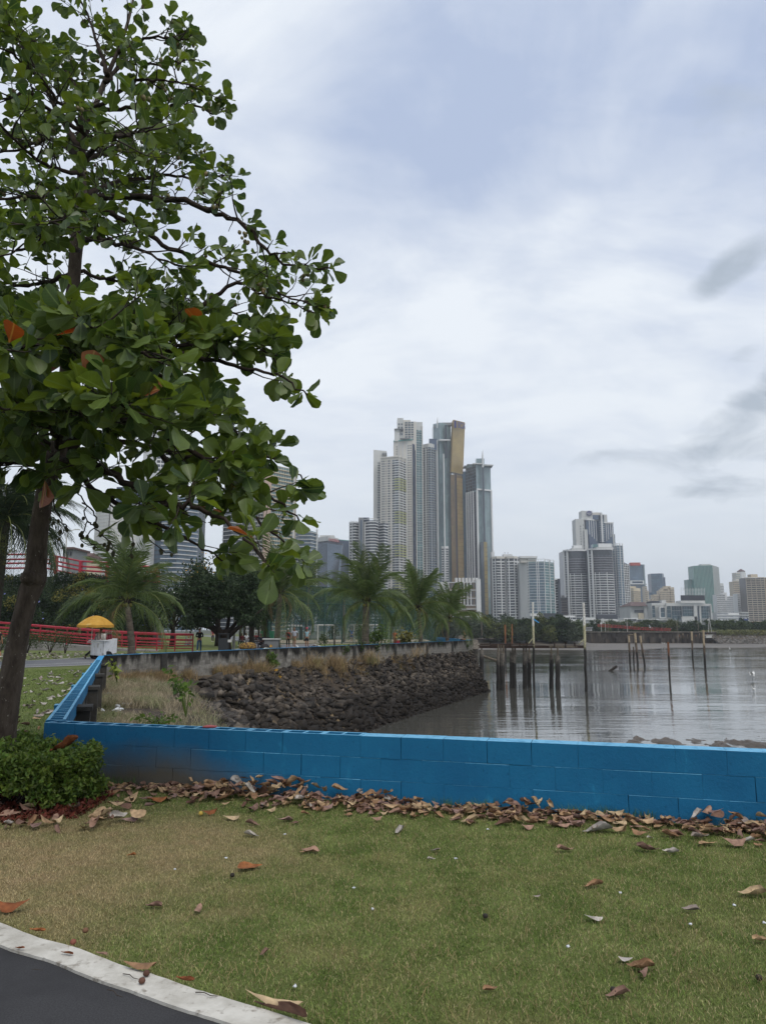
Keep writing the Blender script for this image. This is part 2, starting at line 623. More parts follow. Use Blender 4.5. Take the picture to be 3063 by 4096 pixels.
# fan free polygon pieces so that the bay stays open
land.add([(-260, -30, 0), (A2.x, -30, 0), (A2.x, A2.y, 0), (A0.x, A0.y, 0), (-260, A0.y, 0)], [(0, 1, 2, 3, 4)])
land.add([(-260, A0.y, 0), (A0.x, A0.y, 0), (B1.x, B1.y, 0), (-260, B1.y, 0)], [(0, 1, 2, 3)])
land.add([(-260, B1.y, 0), (B1.x, B1.y, 0), (C1.x, C1.y, 0), (D1.x, D1.y, 0), (-260, D1.y, 0)], [(0, 1, 2, 3, 4)])
land.add([(-260, D1.y, 0), (D1.x, D1.y, 0), (D2.x, D2.y, 0), (D3.x, D3.y, 0), (-260, D3.y, 0)], [(0, 1, 2, 3, 4)])
o = land.obj('ground', m_soil)
tag(o, kind='structure')
# ---- white kerb and the asphalt path in the foreground
kerb_out = [gr(x, y, 0.03) for x, y in ((0, 3693), (157, 3754), (314, 3797), (487, 3864), (629, 3907), (786, 3962), (912, 3998), (1179, 4080))]
kerb_in = [gr(x, y, 0.03) for x, y in ((0, 3766), (157, 3825), (314, 3880), (472, 3943), (629, 4002), (786, 4064), (888, 4096))]
def extend(ps, a, b):
 d0 = (ps[0] - ps[1]).normalized()
 d1 = (ps[-1] - ps[-2]).normalized()
 return [ps[0] + d0 * a] + ps + [ps[-1] + d1 * b]
co = [p.xy for p in subdivide_path(kerb_out, 5)]
kw = 0.155
def offset(path, d):
 r = []
 for i, p in enumerate(path):
  t = (path[min(i + 1, len(path) - 1)] - path[max(i - 1, 0)]).normalized()
  r.append(p + Vector((t.y, -t.x)) * d)
 return r
d0 = Vector((-0.94, 0.33)).normalized()
pre = [Vector((co[0].x - 2.6 * k, co[0].y + 1.0 * k + 0.06 * k * k)) for k in (9, 7, 5, 3.5, 2.2, 1.2, 0.5)]
d1 = (co[-1] - co[-2]).normalized()
post = [co[-1] + d1 * k for k in (0.5, 1.5, 4, 9)]
kpath = pre + co + post
kin = offset(kpath, kw)
kb = MB()
n_ = len(kpath)
rr = random.Random(3)
jit = [Vector((rr.uniform(-.002, .002), rr.uniform(-.002, .002))) for _ in kpath]
vs = []
for i in range(n_):
 p, q = kpath[i] + jit[i], kin[i] + jit[-i]
 vs += [(p.x, p.y, -0.05), (p.x, p.y, 0.035), (q.x, q.y, 0.035), (q.x, q.y, -0.08)]
fs = []
for i in range(n_ - 1):
 for k in range(3):
  a = i * 4 + k
  fs.append((a, a + 4, a + 5, a + 1))
kb.add(vs, fs)
o = kb.obj('kerb', m_kerb)
tag(o, kind='structure')
pm = MB()
vs = []
pin2 = [q + Vector((-2.2, -5.5)) for q in kin]
for i in range(n_):
 vs += [(*kin[i], 0.022), (*pin2[i], 0.022)]
pm.add(vs, [(i * 2, i * 2 + 2, i * 2 + 3, i * 2 + 1) for i in range(n_ - 1)])
# path must lie below the kerb top but above the lawn sheet
o = pm.obj('path', m_asph)
tag(o, kind='structure')
# ---- promenade beyond the wall
pc = subdivide_path([Vector(p + (0,)) for p in ((-75, 16), (-45, 25), (-30, 28.6), (-20, 32.2), (-15.2, 37), (-13.0, 45), (-10.5, 54), (-8.6, 64), (-11.5, 84), (-18.5, 112), (-30, 150), (-48, 200))], 8)
pc = [p.xy for p in pc]
def strip(path, a, b, z, name, m):
 l, r_ = offset(path, a), offset(path, b)
 s = MB()
 vs = []
 for i in range(len(path)):
  vs += [(*l[i], z), (*r_[i], z)]
 s.add(vs, [(i * 2, i * 2 + 1, i * 2 + 3, i * 2 + 2) for i in range(len(path) - 1)])
 return tag(s.obj(name, m), kind='structure')
strip(pc, -3.4, 3.4, 0.012, 'promenade', m_asph2)
strip(pc, 3.2, 3.36, 0.02, 'edge_line', m_line)
strip(pc, 1.1, 1.22, 0.02, 'lane_line', m_line)
strip(pc, -3.36, -3.2, 0.02, 'edge_line', m_line)
# ---- hollow concrete block
BL, BH, BT = 0.4, 0.2, 0.2
def block_mesh(name, m, L=BL, H=BH, T=BT, hollow=False, seed=0, bev=0.0012, jx=0.0004):
 """one block, arrises chamfered, joints left as gaps; hollow ones have two open cells"""
 r = random.Random(seed)
 b = MB()
 l, h, t = L / 2 - jx, H / 2 - 0.0008, T / 2
 def j(): return r.uniform(-0.0015, 0.0015)
 # ring profile z levels: bottom, bottom bevel, top bevel, top
 lv = [(-h, bev), (-h + bev, 0), (h - bev, 0), (h, bev)]
 k = 0
 vs = []
 for z, i_ in lv:
  for x, y in ((-l + i_, -t + i_), (l - i_, -t + i_), (l - i_, t - i_), (-l + i_, t - i_)):
   vs.append((x + j(), y + j(), z + j()))
 fs = []
 for q in range(3):
  for e in range(4):
   a, c_ = q * 4 + e, q * 4 + (e + 1) % 4
   fs.append((a, c_, c_ + 4, a + 4))
 fs.append((3, 2, 1, 0))
 if not hollow:
  fs.append((12, 13, 14, 15))
  b.add(vs, fs)
 else:
  b.add(vs, fs)
  web, sh = 0.028, 0.034
  xs = [-l + bev, -l + bev + web, -web / 2, web / 2, l - bev - web, l - bev]
  ys = [-t + bev, -t + sh, t - sh, t - bev]
  g = {}
  base = len(b.v)
  pv = []
  for yi, y in enumerate(ys):
   for xi, x in enumerate(xs):
    g[(xi, yi)] = len(pv)
    pv.append((x + j() * .5, y + j() * .5, h))
  pf = []
  for yi in range(3):
   for xi in range(5):
    if yi == 1 and xi in (1, 3):
     continue
    pf.append((g[(xi, yi)], g[(xi + 1, yi)], g[(xi + 1, yi + 1)], g[(xi, yi + 1)]))
  b.add(pv, pf)
  for x0, x1 in ((xs[1], xs[2]), (xs[3], xs[4])):
   y0, y1 = ys[1], ys[2]
   z0 = h - 0.17
   q = [(x0, y0), (x1, y0), (x1, y1), (x0, y1)]
   b.add([(x, y, h) for x, y in q] + [(x * 1, y, z0) for x, y in q], [(1, 0, 4, 5), (2, 1, 5, 6), (3, 2, 6, 7), (0, 3, 7, 4), (4, 5, 6, 7)])
 return b.mesh(name, m)
def blue_paint(name, stain, lvl=1.0, streak=False):
 m = bpy.data.materials.new(name)
 m.use_nodes = True
 t = m.node_tree
 L = t.links.new
 b = t.nodes['Principled BSDF']
 b.inputs['Roughness'].default_value = 0.62
 b.inputs['Specular IOR Level'].default_value = 0.25
 geo = t.nodes.new('ShaderNodeNewGeometry')
 sp = t.nodes.new('ShaderNodeSeparateXYZ')
 L(geo.outputs['Position'], sp.inputs[0])
 sn = t.nodes.new('ShaderNodeSeparateXYZ')
 L(geo.outputs['Normal'], sn.inputs[0])
 def nz(s, d=5, st=(1, 1, 1)):
  mp = t.nodes.new('ShaderNodeMapping')
  mp.inputs['Scale'].default_value = st
  L(geo.outputs['Position'], mp.inputs[0])
  n = t.nodes.new('ShaderNodeTexNoise')
  n.inputs['Scale'].default_value = s
  n.inputs['Detail'].default_value = d
  n.inputs['Roughness'].default_value = 0.65
  L(mp.outputs[0], n.inputs[0])
  return n.outputs[0]
 def mth(op, a, c=None, cl=False):
  n = t.nodes.new('ShaderNodeMath')
  n.operation = op
  n.use_clamp = cl
  for i, v in enumerate((a, c)):
   if v is None: continue
   if isinstance(v, (int, float)): n.inputs[i].default_value = v
   else: L(v, n.inputs[i])
  return n.outputs[0]
 def mx(f, a, c):
  n = t.nodes.new('ShaderNodeMix')
  n.data_type = 'RGBA'
  for s, v in ((n.inputs[0], f), (n.inputs[6], a), (n.inputs[7], c)):
   if isinstance(v, tuple): s.default_value = (*v, 1)
   elif isinstance(v, (int, float)): s.default_value = v
   else: L(v, s)
  return n.outputs[2]
 base = mx(mth('MULTIPLY', mth('SUBTRACT', nz(1.3), 0.35), 3.0, True), lin('125b84'), lin('196a93'))
 base = mx(mth('MULTIPLY', mth('SUBTRACT', nz(30), 0.6), 8.0, True), base, lin('0c5077'))
 base = mx(mth('MULTIPLY', mth('SUBTRACT', nz(7, 8, (1, 1, .35)), 0.60), 5.0, True), base, lin('2a84ad'))
 base = mx(mth('MULTIPLY', mth('SUBTRACT', nz(55, 3), 0.72), 9.0, True), base, lin('6f7a7c'))
 # chalky, sun bleached coat and grime where rain stands on the top
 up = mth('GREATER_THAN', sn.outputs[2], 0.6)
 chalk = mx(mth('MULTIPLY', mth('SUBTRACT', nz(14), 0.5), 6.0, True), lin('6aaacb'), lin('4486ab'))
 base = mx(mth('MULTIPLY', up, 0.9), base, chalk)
 if stain:
  # splashed earth on the foot of the wall beside the hedge
  a = mth('MULTIPLY', mth('SUBTRACT', -1.15, sp.outputs[0]), 0.62)
  z = mth('MULTIPLY', mth('SUBTRACT', 0.40, sp.outputs[2]), 2.6)
  a = mth('MINIMUM', mth('ADD', a, 0.0), 0.55)
  s_ = mth('ADD', mth('ADD', a, z), mth('MULTIPLY', mth('SUBTRACT', nz(1.6), 0.5), 0.9))
  s_ = mth('MULTIPLY', mth('SUBTRACT', s_, 0.35), 1.1, True)
  gate = mth('MULTIPLY', mth('SUBTRACT', -0.7, sp.outputs[0]), 1.2, True)
  s_ = mth('MULTIPLY', mth('MULTIPLY', s_, gate), 0.93)
  base = mx(s_, base, lin('5b5344'))
  lo = mth('MULTIPLY', mth('ADD', mth('SUBTRACT', 0.10, sp.outputs[2]), mth('MULTIPLY', mth('SUBTRACT', nz(4), 0.5), 0.25)), 3.0, True)
  base = mx(mth('MULTIPLY', lo, 0.4), base, lin('4a5a5c'))
 L(base, b.inputs['Base Color'])
 bp = t.nodes.new('ShaderNodeBump')
 bp.inputs['Strength'].default_value = 0.55
 bp.inputs['Distance'].default_value = 0.007
 L(nz(38, 6), bp.inputs['Height'])
 L(bp.outputs[0], b.inputs['Normal'])
 return m
m_bluep = blue_paint('blue_wall_paint', True)
m_blueq = blue_paint('blue_paint', False)
def stained_block():
 m = bpy.data.materials.new('stained_concrete_block')
 m.use_nodes = True
 t = m.node_tree
 L = t.links.new
 b = t.nodes['Principled BSDF']
 b.inputs['Roughness'].default_value = 0.95
 b.inputs['Specular IOR Level'].default_value = 0.1
 geo = t.nodes.new('ShaderNodeNewGeometry')
 sp = t.nodes.new('ShaderNodeSeparateXYZ')
 L(geo.outputs['Position'], sp.inputs[0])
 oi = t.nodes.new('ShaderNodeObjectInfo')
 def nz(s, d=5, st=(1, 1, 1)):
  mp = t.nodes.new('ShaderNodeMapping')
  mp.inputs['Scale'].default_value = st
  L(geo.outputs['Position'], mp.inputs[0])
  n = t.nodes.new('ShaderNodeTexNoise')
  n.inputs['Scale'].default_value = s
  n.inputs['Detail'].default_value = d
  n.inputs['Roughness'].default_value = 0.65
  L(mp.outputs[0], n.inputs[0])
  return n.outputs[0]
 def mr(v, a, b_, c_=0, d=1):
  n = t.nodes.new('ShaderNodeMapRange')
  for i, q in enumerate((a, b_, c_, d)): n.inputs[i + 1].default_value = q
  L(v, n.inputs[0])
  return n.outputs[0]
 def mx(f, a, c):
  n = t.nodes.new('ShaderNodeMix')
  n.data_type = 'RGBA'
  for s, v in ((n.inputs[0], f), (n.inputs[6], a), (n.inputs[7], c)):
   if isinstance(v, tuple): s.default_value = (*v, 1)
   elif isinstance(v, (int, float)): s.default_value = v
   else: L(v, s)
  return n.outputs[2]
 c_ = mx(mr(nz(6), .35, .65), lin('8a8780'), lin('68655f'))
 c_ = mx(mr(oi.outputs['Random'], 0.3, 1.0, 0, .9), c_, lin('55524d'))
 # black algae runs down from the top edge
 ad = t.nodes.new('ShaderNodeMath'); ad.operation = 'ADD'
 L(mr(sp.outputs[2], -0.35, 0.62, -0.20, 0.24), ad.inputs[0])
 L(nz(1.25, 6, (1, 1, 0.16)), ad.inputs[1])
 c_ = mx(mr(ad.outputs[0], 0.50, 0.66), c_, lin('252422'))
 up = t.nodes.new('ShaderNodeMath'); up.operation = 'GREATER_THAN'; up.inputs[1].default_value = WH - 0.012
 L(sp.outputs[2], up.inputs[0])
 c_ = mx(up.outputs[0], c_, lin('3f87b4'))
 L(c_, b.inputs['Base Color'])
 bp = t.nodes.new('ShaderNodeBump')
 bp.inputs['Strength'].default_value = 0.7
 bp.inputs['Distance'].default_value = 0.008
 L(nz(24, 5), bp.inputs['Height'])
 L(bp.outputs[0], b.inputs['Normal'])
 return m
m_stain = stained_block()
m_mortar = mat('mortar', lin('3a3936'), lin('1f1e1d'), 5, 0.95, 0.3, 40)
m_mortar_blue = mat('painted_mortar', lin('0c5078'), lin('0a3c5a'), 6, 0.8, 0.4, 40)
def wall_run(name, label, P0, dirv, nrm, length, zb, courses, mats, core_mat, limit=300, hollow_mat=None, rest=None, sag=0.0, start_off=0.0):
 """block wall: outer face on the line P0+dirv*s, thickness along nrm; every block a child named block"""
 ang = math.atan2(dirv.y, dirv.x)
 root = empty(name, (P0.x, P0.y, 0), ang, label, 'wall')
 flip = 1 if Vector((-dirv.y, dirv.x)).dot(nrm) > 0 else -1
 core = MB()
 core.box((length / 2, flip * BT / 2, (zb + WH - 0.19) / 2 - 0.02), (length - 0.02, BT - 0.026, WH - 0.19 - zb - 0.04))
 core.obj('mortar', core_mat, root)
 ms = [block_mesh('block', mats, seed=k, jx=.0045 if k > 4 else .0005) for k in range(6)]
 hs = [block_mesh('block', hollow_mat or mats, hollow=True, seed=10 + k, jx=.004 if k == 4 else .0005) for k in range(5)]
 half = [block_mesh('block', mats, L=0.2, seed=20)]
 halfh = [block_mesh('block', hollow_mat or mats, L=0.2, seed=21)]
 n = int(length / BL)
 cnt = 0
 extra = MB()
 r = random.Random(5)
 order = []
 for s in range(n + 1):
  for c_ in range(courses):
   order.append((s, c_))
 for s, c_ in order:
  z = WH - BH / 2 - c_ * BH
  off = (c_ % 2) * BL / 2
  x = s * BL + BL / 2 - off
  if s == n and not (c_ % 2):
   continue
  if s == 0 and c_ % 2:
   me = half[0]
   x = BL / 4
  elif s == n:
   me = half[0]
   x = n * BL - BL / 4
  else:
   me = r.choice(hs if c_ == 0 and not (name == 'blue_block_wall' and s > 8) else ms)
  dy = r.uniform(-0.0014, 0.0014)
  rot = (0, 0, r.uniform(-0.002, 0.002) + (math.pi if r.random() < .5 else 0))
  loc = (x + r.uniform(-.001, .001), flip * (BT / 2) + dy, z + r.uniform(-.0012, .0012))
  if cnt < limit:
   inst('block', me, root, loc, rot)
   cnt += 1
  else:
   extra.box(loc, (BL - 0.012 if me is not half[0] else .188, BT, BH - 0.01))
 if extra.v:
  tag(extra.obj('blocks', mats, root), kind='stuff')
 return root, ang, flip
len_near = (A2 - A0).length
near_wall, a_n, f_n = wall_run('blue_block_wall', 'long low blue painted block wall with open cells along its top, heaped with dry leaves', A0, nd, n_near, len_near, -0.12, 4, m_bluep, m_mortar_blue)
LW0 = A0 + n_near * 0.2 + nd * 0.0
# the left wall starts behind the near one and runs to the far corner
s0 = 0.24
LP = A0 + ld * s0
len_left = (B1 - LP).length
left_wall, a_l, f_l = wall_run('side_block_wall', 'blue topped block wall running away on the left, buttressed, dark stained inside', LP, ld, n_left, len_left, -0.9, 7, m_stain, m_mortar, hollow_mat=m_blueq)
# park side of it is painted too: a thin coat
coat = MB()
coat.box((len_left / 2, -f_l * 0.004, 0.24), (len_left, 0.008, 0.70))
coat.obj('paint_coat', m_blueq, left_wall)
butt = MB()
butt.box((0, 0, 0), (0.42, 0.42, 1))
for (px, py, sz) in ((243, 2800, .95), (313, 2727, .95), (356, 2682, .95), (383, 2645, .95)):
 q = gr(px, py, WH)
 s = (q.xy - LP).dot(ld)
 m_ = MB()
 m_.box((s, f_l * (0.2 + 0.09), -0.2), (0.36, 0.18, 1.3))
 m_.box((s, f_l * (0.2 + 0.10), 0.485), (0.42, 0.22, 0.06))
 m_.obj('buttress', mat('black_stained_render', lin('2b2a28'), lin('403e3a'), 3, .95, .5, 20), left_wall)
 m_ = MB()
 m_.box((s, -f_l * 0.055, 0.25), (0.22, 0.09, 0.58))
 m_.obj('pilaster', m_blueq, left_wall)
FP = B1 + fd * 0.21
far_wall, a_f, f_f = wall_run('quay_block_wall', 'grey block wall streaked black with thin blue top along the promenade', FP, fd, n_far, (C1 - FP).length, -0.75, 6, m_stain, m_mortar, limit=300)
# short piers standing proud of the far wall
for s in (3.2, 9.6, 15.2, 21, 27.4, 33.6, 39.5):
 m_ = MB()
 m_.box((s, f_f * 0.23, -0.12), (0.34, 0.1, 1.38))
 m_.obj('pier', mat('black_stained_render', None), far_wall)
# blue wall closing the quay on the water side
cd = (D1 - C1).normalized()
cw, _, _ = wall_run('blue_end_wall', 'bright blue block wall closing the far end of the promenade by the mud shore', C1 + cd * .21, cd, Vector((cd.y, -cd.x)), (D1 - C1).length, -0.1, 4, m_blueq, m_mortar_blue, limit=280)
# capping stone at the quay's end corner
# ---- quay fill: dry ground inside the walls, dropping as a rubble slope to the water
def seg_d(p, a, d_, n_):
 v = Vector((p[0] - a.x, p[1] - a.y))
 return v.dot(d_), v.dot(n_)
LF = (C1 - B1).length
def slope_z(x, y):
 sl_, dl = seg_d((x, y), A0, ld, n_left)
 sf, df = seg_d((x, y), B1, fd, n_far)
 # beside the far wall: plateau narrows, slope steepens
 t = min(1.2, max(0.0, sf / LF))
 pw = max(0.15, 2.2 - 5.0 * t)
 run = 5.0 - 3.4 * t
 zf = -0.45 - 0.25 * min(1, max(0, df)) * (1 - t)
 if df > pw:
  u = (df - pw) / max(0.5, run)
  zf -= 3.9 * u ** (0.9)
 tl = min(1, max(0, sl_ / 21))
 pl = 2.3 + 0.8 * tl
 zl = -0.45 - 0.06 * dl
 if dl > pl:
  zl -= 3.9 * ((dl - pl) / 7.0) ** 0.95
 return max(zl, zf, -5.2)
gx, gy = [], []
bed = MB()
NX, NY = 120, 150
x0, x1, y0, y1 = -12.5, 14.0, 7.0, 78.0
idx = {}
for j in range(NY + 1):
 y = y0 + (y1 - y0) * j / NY
 for i in range(NX + 1):
  x = x0 + (x1 - x0) * i / NX
  s1, dl = seg_d((x, y), A0, ld, n_left)
  s2, df = seg_d((x, y), B1, fd, n_far)
  s3, dn = seg_d((x, y), A0, nd, n_near)
  if (dl < 0.1 - 0.3 and s2 < 0) or df < -0.35 or dn < -0.1 or (dl < -0.35):
   continue
  if s2 > LF + 3.5:
   continue
  z = slope_z(x, y)
  if s2 > LF - 0.5:
   z -= (s2 - LF + 0.5) * 1.6
  z += 0.10 * noise.noise(Vector((x * 1.3, y * 1.3, 0)))
  idx[(i, j)] = len(bed.v)
  bed.v.append((x, y, max(z, -5.2)))
for (i, j) in list(idx):
 q = [(i, j), (i + 1, j), (i + 1, j + 1), (i, j + 1)]
 if all(k in idx for k in q):
  bed.f.append(tuple(idx[k] for k in q))
  bed.m.append(0)
emb = bed.obj('embankment', mat('rubble_earth', lin('453b30'), lin('2c2722'), 1.3, .95, .8, 8, c3=lin('75654c'), s3=0.5), smooth=True)
tag(emb, kind='structure')
# ---- stones of the embankment
m_rock = mat('basalt_stone', lin('3d3833'), lin('26221f'), 2.5, 0.85, 0.9, 9, coords='obj', rnd=0.5, spec=0.25, c3=lin('5a5249'), s3=1.4, t3=(0.48, 0.62), zwet=-2.4)
def rock_mesh(seed, flat=0.62, m=None):
 import bmesh
 bm = bmesh.new()
 bmesh.ops.create_icosphere(bm, subdivisions=2 if seed < 100 else 1, radius=0.5)
 r = Vector((seed * 3.7, seed * 1.3, 0))
 for v in bm.verts:
  p = v.co.copy()
  # chisel into facets
  k = 1.0
  for c_ in range(7):
   d = Vector((math.sin(seed * 7 + c_ * 2.4), math.cos(seed * 3 + c_ * 1.7), math.sin(seed + c_ * 3.1))).normalized()
   q = p.dot(d)
   lim = 0.30 + 0.05 * math.sin(seed * 5 + c_)
   if q > lim:
    p -= d * (q - lim) * 0.92
  p += p.normalized() * 0.05 * noise.noise(p * 4 + r)
  v.co = Vector((p.x * 1.25, p.y, p.z * flat * 1.25))
 me = bpy.data.meshes.new('stone')
 bm.to_mesh(me)
 bm.free()
 me.materials.append(m or m_rock)
 return me
def rock_mesh(seed, flat=.62, m=None):
 """broken block: convex hull of scattered corners"""
 import bmesh
 r = random.Random(seed)
 bm = bmesh.new()
 for k in range(15):
  p = Vector((r.uniform(-1, 1), r.uniform(-1, 1), r.uniform(-1, 1)))
  q = max(abs(p.x), abs(p.y), abs(p.z))
  p = p / q * r.uniform(.8, 1)
  bm.verts.new((p.x * .58, p.y * .48, p.z * .42 * flat * 1.5))
 res = bmesh.ops.convex_hull(bm, input=bm.verts)
 bmesh.ops.delete(bm, geom=[g for g in bm.verts if not g.link_faces], context='VERTS')
 if seed < 0:
  bmesh.ops.bevel(bm, geom=list(bm.edges), offset=.03, segments=1, affect='EDGES')
 me = bpy.data.meshes.new('stone')
 bm.to_mesh(me)
 bm.free()
 me.materials.append(m or m_rock)
 return me
rocks = [rock_mesh(k, 0.35 + 0.12 * (k % 4)) for k in range(8)]
cand = []
rg = random.Random(11)
tries = 0
while len(cand) < 7000 and tries < 110000:
 tries += 1
 x, y = rg.uniform(-8, 12.5), rg.uniform(12, 72.5)
 s1, dl = seg_d((x, y), A0, ld, n_left)
 s2, df = seg_d((x, y), B1, fd, n_far)
 if df < 0.1 or dl < 1.8 or s2 > LF + 1.6:
  continue
 z = slope_z(x, y)
 if z < -4.5:
  continue
 t = min(1.0, max(0.0, s2 / LF))
 if dl < 3.2 + 0.8 * min(1, s1 / 21) and df > 1.2 and rg.random() < 0.97:
  continue
 if df < max(0.15, 1.9 - 5 * t) and rg.random() < 0.8:
  continue
 if s2 > LF - .5:
  z -= (s2 - LF + .5) * 1.6
 if z < -4.4: continue
 cand.append((x, y, z, rg.uniform(0.2, 0.42) * (1.05 if y < 26 else 1.0) * (0.62 if (z > -2.2 and y > 38) else 1.0)))
# steep stonework under the far half of the wall gets extra, smaller stones
for _ in range(3600):
 s = rg.uniform(20, LF)
 t = s / LF
 run = 5.0 - 3.4 * t
 u = rg.random() ** 1.2
 df = max(0.15, 2.2 - 5.0 * t) + u * run * 0.95
 p = B1 + fd * s + n_far * df
 z = slope_z(p.x, p.y)
 if z < -4.3: continue
 cand.append((p.x, p.y, z + rg.uniform(0, .1), rg.uniform(0.15, 0.32)))
def px_size(c_):
 return c_[3] / c_[1]
cand.sort(key=px_size, reverse=True)
restV = []
lowr = [rock_mesh(100 + k, 0.35 + 0.12 * (k % 4)) for k in range(8)]
lowv = []
for me in lowr:
 a = np.zeros(len(me.vertices) * 3)
 me.vertices.foreach_get('co', a)
 lowv.append(a.reshape(-1, 3))
lowr = [(v, [tuple(p.vertices) for p in me.polygons]) for v, me in zip(lowv, lowr)]
for i, (x, y, z, s) in enumerate(cand):
 e = Euler((rg.gauss(0, .3), rg.gauss(0, .3), rg.uniform(0, 6.3)))
 s *= rg.choice((.5, .7, 1, 1.2, 1.6)) if z > -3.9 else 1
 sc_ = (s * rg.uniform(.9, 1.6), s * rg.uniform(.7, 1.2), s * rg.uniform(.5, 1.1))
 if i < 300:
  inst('stone', rocks[i % 8], emb, (x, y, z + s * 0.05), e, sc_)
 else:
  restV.append((i % 8, Matrix.Translation((x, y, z + s * .05)) @ e.to_matrix().to_4x4() @ Matrix.Diagonal((*sc_, 1))))
me = merge_var('stones', lowr, restV, m_rock)
tag(inst('stones', me, emb), kind='stuff')
# ---- seabed, mud, water
def sheet(name, x0, x1, y0, y1, nx, ny, fz, m, smooth=True, yp=1.0):
 b = MB()
 for j in range(ny + 1):
  y = y0 + (y1 - y0) * (j / ny) ** yp
  for i in range(nx + 1):
   x = x0 + (x1 - x0) * i / nx
   b.v.append((x, y, fz(x, y)))
 for j in range(ny):
  for i in range(nx):
   a = j * (nx + 1) + i
   b.f.append((a, a + 1, a + nx + 2, a + nx + 1))
   b.m.append(0)
 return tag(b.obj(name, m, smooth=smooth), kind='structure')
def near_mud(x, y):
 n = noise.fractal(Vector((x * 0.16, y * 0.10, 2.0)), 0.9, 2.1, 6)
 n2 = noise.fractal(Vector((x * 1.2, y * 0.8, 5.0)), 0.9, 2.1, 3)
 k = max(0, min(1, (x - 3) / 10)) * max(0, min(1, (47 - y) / 9))
 n3 = noise.fractal(Vector((x * 1.1, y * 0.45, 8.0)), 0.7, 2.2, 5)
 return -4.36 + 0.36 * k + 0.12 * n * (0.2 + k) + 0.20 * n3 * (.3 + k) + 0.03 * n2
sheet('mudflat_near', 3, 45, 30, 52, 300, 210, near_mud, m_mud_near)
def far_mud(x, y):
 n = noise.fractal(Vector((x * 0.02, y * 0.03, 1.0)), 0.9, 2.1, 4)
 edge = 196 + 10 * noise.noise(Vector((x * 0.01, 3, 0))) + max(0, x - 60) * 0.55
 t = (y - edge) / 60
 t2 = (y - 238) / 22
 z = -4.06 + 0.35 * max(-1, min(1, t)) + 0.08 * n
 z += 3.4 * max(0, min(1, t2)) ** 1.3 * max(0, min(1, (73 - x) / 10))
 return z
sheet('mudflat', -120, 72, 150, 262, 120, 110, far_mud, m_mud)
sheet('mudflat', 72, 260, 170, 289.2, 90, 80, lambda x, y: far_mud(x, y), m_mud)
cg = MB()
cg.add([(-260, 300, -0.3), (-45, 235, -0.3), (-45, 261, -0.35), (72, 261, -0.35), (72, 292, -0.3), (4000, 292, -0.3), (4000, 4500, -0.3), (-4000, 4500, -0.3), (-4000, 300, -0.3)], [(0, 1, 2, 3, 4, 5, 6, 7, 8)])
# simple convex pieces
cg = MB()
cg.add([(-4000, 292, -0.3), (4000, 292, -0.3), (4000, 4500, -0.3), (-4000, 4500, -0.3)], [(0, 1, 2, 3)])
cg.add([(-4000, 235, -0.3), (-40, 235, -0.3), (-40, 292, -0.3), (-4000, 292, -0.3)], [(0, 1, 2, 3)])
cg.add([(-40, 260, -0.3), (73, 260, -0.3), (73, 292, -0.3), (-40, 292, -0.3)], [(0, 1, 2, 3)])
cg.add([(-4000, -200, -0.32), (-258, -200, -0.32), (-258, 235, -0.32), (-4000, 235, -0.32)], [(0, 1, 2, 3)])
cg.add([(-4000, -3500, -0.33), (4000, -3500, -0.33), (4000, -28, -0.33), (-4000, -28, -0.33)], [(0, 1, 2, 3)])
tag(cg.obj('city_ground', m_city), kind='structure')
def water_mat():
 m = bpy.data.materials.new('bay_water')
 m.use_nodes = True
 t = m.node_tree
 L = t.links.new
 b = t.nodes['Principled BSDF']
 b.inputs['Base Color'].default_value = (*lin('4a4a45'), 1)
 b.inputs['Roughness'].default_value = 0.03
 b.inputs['IOR'].default_value = 2.15
 b.inputs['Specular IOR Level'].default_value = 0.6
 geo = t.nodes.new('ShaderNodeNewGeometry')
 def nz(s, d, st, rot=0):
  mp = t.nodes.new('ShaderNodeMapping')
  mp.inputs['Scale'].default_value = st
  mp.inputs['Rotation'].default_value = (0, 0, rot)
  L(geo.outputs['Position'], mp.inputs[0])
  n = t.nodes.new('ShaderNodeTexNoise')
  n.inputs['Scale'].default_value = s
  n.inputs['Detail'].default_value = d
  n.inputs['Roughness'].default_value = 0.55
  L(mp.outputs[0], n.inputs[0])
  return n.outputs[0]
 def mth(op, a, c=None, cl=False):
  n = t.nodes.new('ShaderNodeMath')
  n.operation = op
  n.use_clamp = cl
  for i, v in enumerate((a, c)):
   if v is None: continue
   if isinstance(v, (int, float)): n.inputs[i].default_value = v
   else: L(v, n.inputs[i])
  return n.outputs[0]
 calm = mth('MULTIPLY', mth('SUBTRACT', nz(0.035, 4, (1, 2.2, 1), 0.15), 0.40), 4.0, True)
 rip = mth('ADD', mth('MULTIPLY', nz(1.1, 3, (0.5, 1.4, 1)), 1.0), mth('MULTIPLY', nz(2.6, 3, (0.3, 1.7, 1), 0.12), 0.75))
 swell = mth('MULTIPLY', nz(0.75, 3, (0.22, 1.25, 1), 0.1), 2.7)
 h = mth('MULTIPLY', mth('ADD', rip, swell), mth('ADD', mth('MULTIPLY', calm, 1.1), 0.22))
 bp = t.nodes.new('ShaderNodeBump')
 bp.inputs['Strength'].default_value = 1.0
 bp.inputs['Distance'].default_value = 0.017
 L(h, bp.inputs['Height'])
 L(bp.outputs[0], b.inputs['Normal'])
 return m
w = MB()
w.add([(-14, 6, WATER), (400, 6, WATER), (400, 289.5, WATER), (-60, 289.5, WATER), (-60, 150, WATER)], [(0, 1, 2, 3, 4)])
w.add([(400, -3500, WATER - .01), (4000, -3500, WATER - .01), (4000, 289.5, WATER - .01), (400, 289.5, WATER - .01)], [(0, 1, 2, 3)])
tag(w.obj('water', water_mat()), kind='structure')
